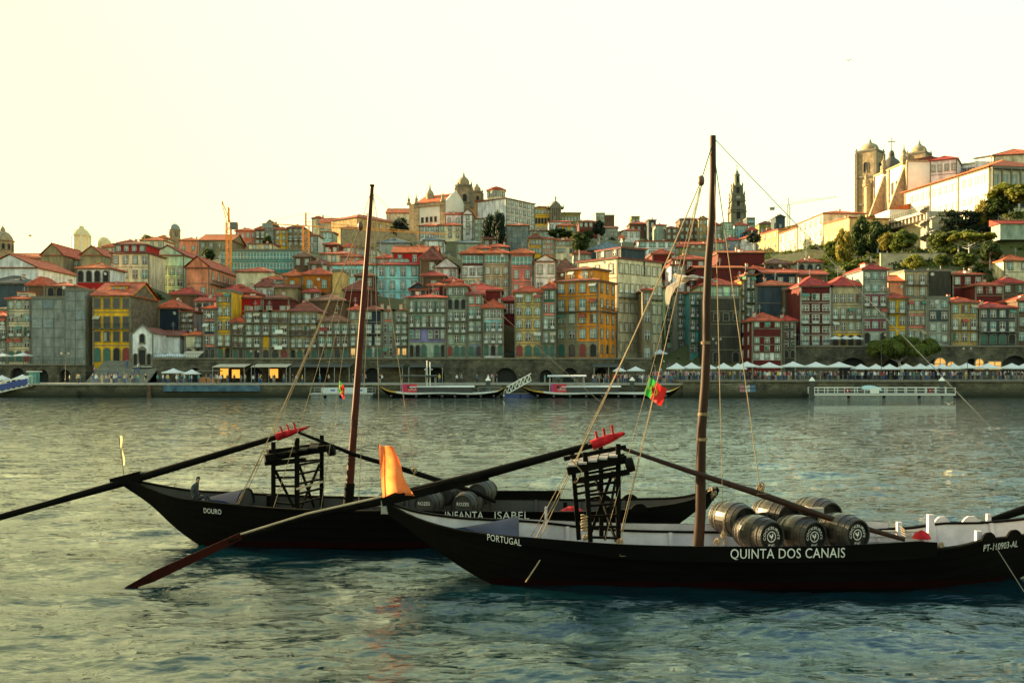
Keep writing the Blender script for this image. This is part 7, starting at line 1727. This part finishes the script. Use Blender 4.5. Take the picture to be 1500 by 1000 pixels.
    a=W(1281,576,178.0); o=thing('notice_board','white notice board on the landing stage railing','sign',a); b=MB(); b.box((-.8,-.04,0),(.8,.0,1)); b.build('panel',M['frame'],o)
    # left passenger gangway with blue panel
    a=W(-20,579,182); e=W(44,565,184.3); o=thing('gangway','white gangway with blue side panel rising to the quay at the left edge','gangway',a); v=e-a; b=MB()
    for y in (-.8,.8):
        b.beam((0,y,1.9),(v.x,v.y+y,v.z+1.9),.1,.1); b.beam((0,y,0),(v.x,v.y+y,v.z),.14,.14)
        for i in range(9): b.beam(Vector((0,y,0))+v*(i/8),Vector((0,y,1.9))+v*(i/8),.07,.07)
    b.build('railing',M['frame'],o); b=MB(); b.add([(0.2,-.88,.3),(v.x,v.y-.88,v.z+.3),(v.x,v.y-.88,v.z+1.4),(.2,-.88,1.4)],[(0,1,2,3)]); b.build('side_panel',mat('blue_panel',(.03,.06,.25),.4,.15,1),o)
    b=MB(); b.add([(0,-.8,.08),(v.x,v.y-.8,v.z+.08),(v.x,v.y+.8,v.z+.08),(0,.8,.08)],[(0,1,2,3)]); b.build('deck',M['steel'],o)
    a=(xat(42,185.2),185.2,ZL); o=thing('ticket_hut','small glazed hut at the head of the left gangway','hut',a); b=MB(); b.box((0,0,0),(1.4,1.4,2.2)); b.build('glass_wall',M['pt'],o); b=MB(); b.box((-.3,-.3,2.2),(1.7,1.7,2.35)); b.build('roof',M['frame'],o)
    for l,px in (('dark quay fender timber left of the gangway steps',219,),('dark quay ladder below the square steps',110)) if 0 else (('dark timber fender post on the left quay wall',219),):
        o=thing('fender_post',l,'post',(xat(px,185.0),184.9,-1)); b=MB(); b.box((-.35,-.3,0),(.35,.2,3.1)); b.build('timber',M['wood'],o)
    # chimneys of light smoke: none. chapel
    A=W(192,489,206); e=W(225,489,206); w=e.x-A.x; zb=W(0,534,206).z; h=A.z-zb; o=thing('chapel','small white chapel with curved gable and oval window beside the yellow house','chapel',(A.x,206,zb)); ANCH.append((A.x,206,zb)); b=MB()
    pk=W(208,476,206).z-zb; dep=11
    b.extr([(0,-3),(w,-3),(w,h),(w*.9,h+.1),(w*.72,pk-.9),(w*.5,pk),(w*.28,pk-.9),(w*.1,h+.1),(0,h)],0,.8); b.box((0,.8,-3),(w,dep,h)); b.build('wall',wallm('white'),o)
    b=MB(); b.add([(-.3,.5,h),(w/2,.5,pk-.3),(w/2,dep,pk-.3),(-.3,dep,h),(w+.3,.5,h),(w+.3,dep,h)],[(0,3,2,1),(1,2,5,4),(3,5,2)]); b.build('roof',roofm('b'),o)
    b=MB(); P_=[(0,h),(w*.1,h+.1),(w*.28,pk-.9),(w*.5,pk),(w*.72,pk-.9),(w*.9,h+.1),(w,h)]
    for p,q in zip(P_,P_[1:]): b.beam((p[0],-.05,p[1]+.1),(q[0],-.05,q[1]+.1),.4,.22)
    for x in (0,w-.3): b.box((x,-.12,-1),(x+.3,0,h))
    b.build('cornice',M['trim'],o)
    opening(o,w/2,0,1.3,3.0,-.01,arch=False,name='door'); opening(o,w*.2,0,.7,2.2,-.01,name='door'); opening(o,w*.8,0,.7,2.2,-.01,name='door'); opening(o,w/2,h*.72,.9,1.7,-.01)
    b=MB(); b.extr([(w*.3,3.2),(w*.7,3.2),(w*.5,3.9)],-.25,0); b.build('pediment',M['trim'],o)
    house('white parish house with brown roof behind the small chapel',226,263,492,534,214,'white','side',9,0,'',rc='b',dep=9,chim=0)
    # laundry on the row
    for l,px,y,d,c in (('red cloth hung over a balcony left of the mast ropes',468,479,209,'doorr'),('white laundry on the balcony of the laundry house',403,483,209,'frame'),('white sheets on the lower balcony of the laundry house',402,506,209,'frame')):
        a=W(px,y,d); o=thing('laundry',l,'laundry',a); b=MB(); b.grid(lambda u,v:(1.6*u,-.02*sin(u*9),-.8*v),8,3); b.build('cloth',M[c],o)
def build_gulls():
    c=W(1000,408,26.5); bird('large gull gliding with lit wings just left of the right mast',c,1.95,radians(228),((-.55,-1.25),(.12,-.30)),0)
    bird('small gull in the sky above the golden glass dome',W(44,346,120),1.3,radians(30),((.4,.1),(.4,.1)))
    bird('tiny dark bird high in the right sky',W(1243,89,150),1.2,radians(80),((.5,-.2),(.5,-.2)))
    bird('small white gull flying low over the water on the right',W(1390,592,110),1.3,radians(60),((.7,.3),(.7,.3)))
# ------------------------------------------------------------------ build
water(); bank(); town(); build_landmarks(); quay_things(); terrain(); trees()
near_boat(); far_boat(); parasols(); lamps(); build_gulls(); crowd(); crowd_mass()
HAZE=0
if HAZE:
    b=MB(); b.box((-1500,-60,-5),(1500,1090,175)); hz=b.build('haze',[]); hz['kind']='stuff'
    m=bpy.data.materials.new('haze_air'); m.use_nodes=True; t=m.node_tree; t.nodes.clear(); v=t.nodes.new('ShaderNodeVolumePrincipled'); v.inputs['Color'].default_value=(1,.97,.88,1); v.inputs['Density'].default_value=HAZE; v.inputs['Anisotropy'].default_value=.6
    ou=t.nodes.new('ShaderNodeOutputMaterial'); t.links.new(v.outputs[0],ou.inputs['Volume']); hz.data.materials.append(m)
print('objects', len(bpy.data.objects))
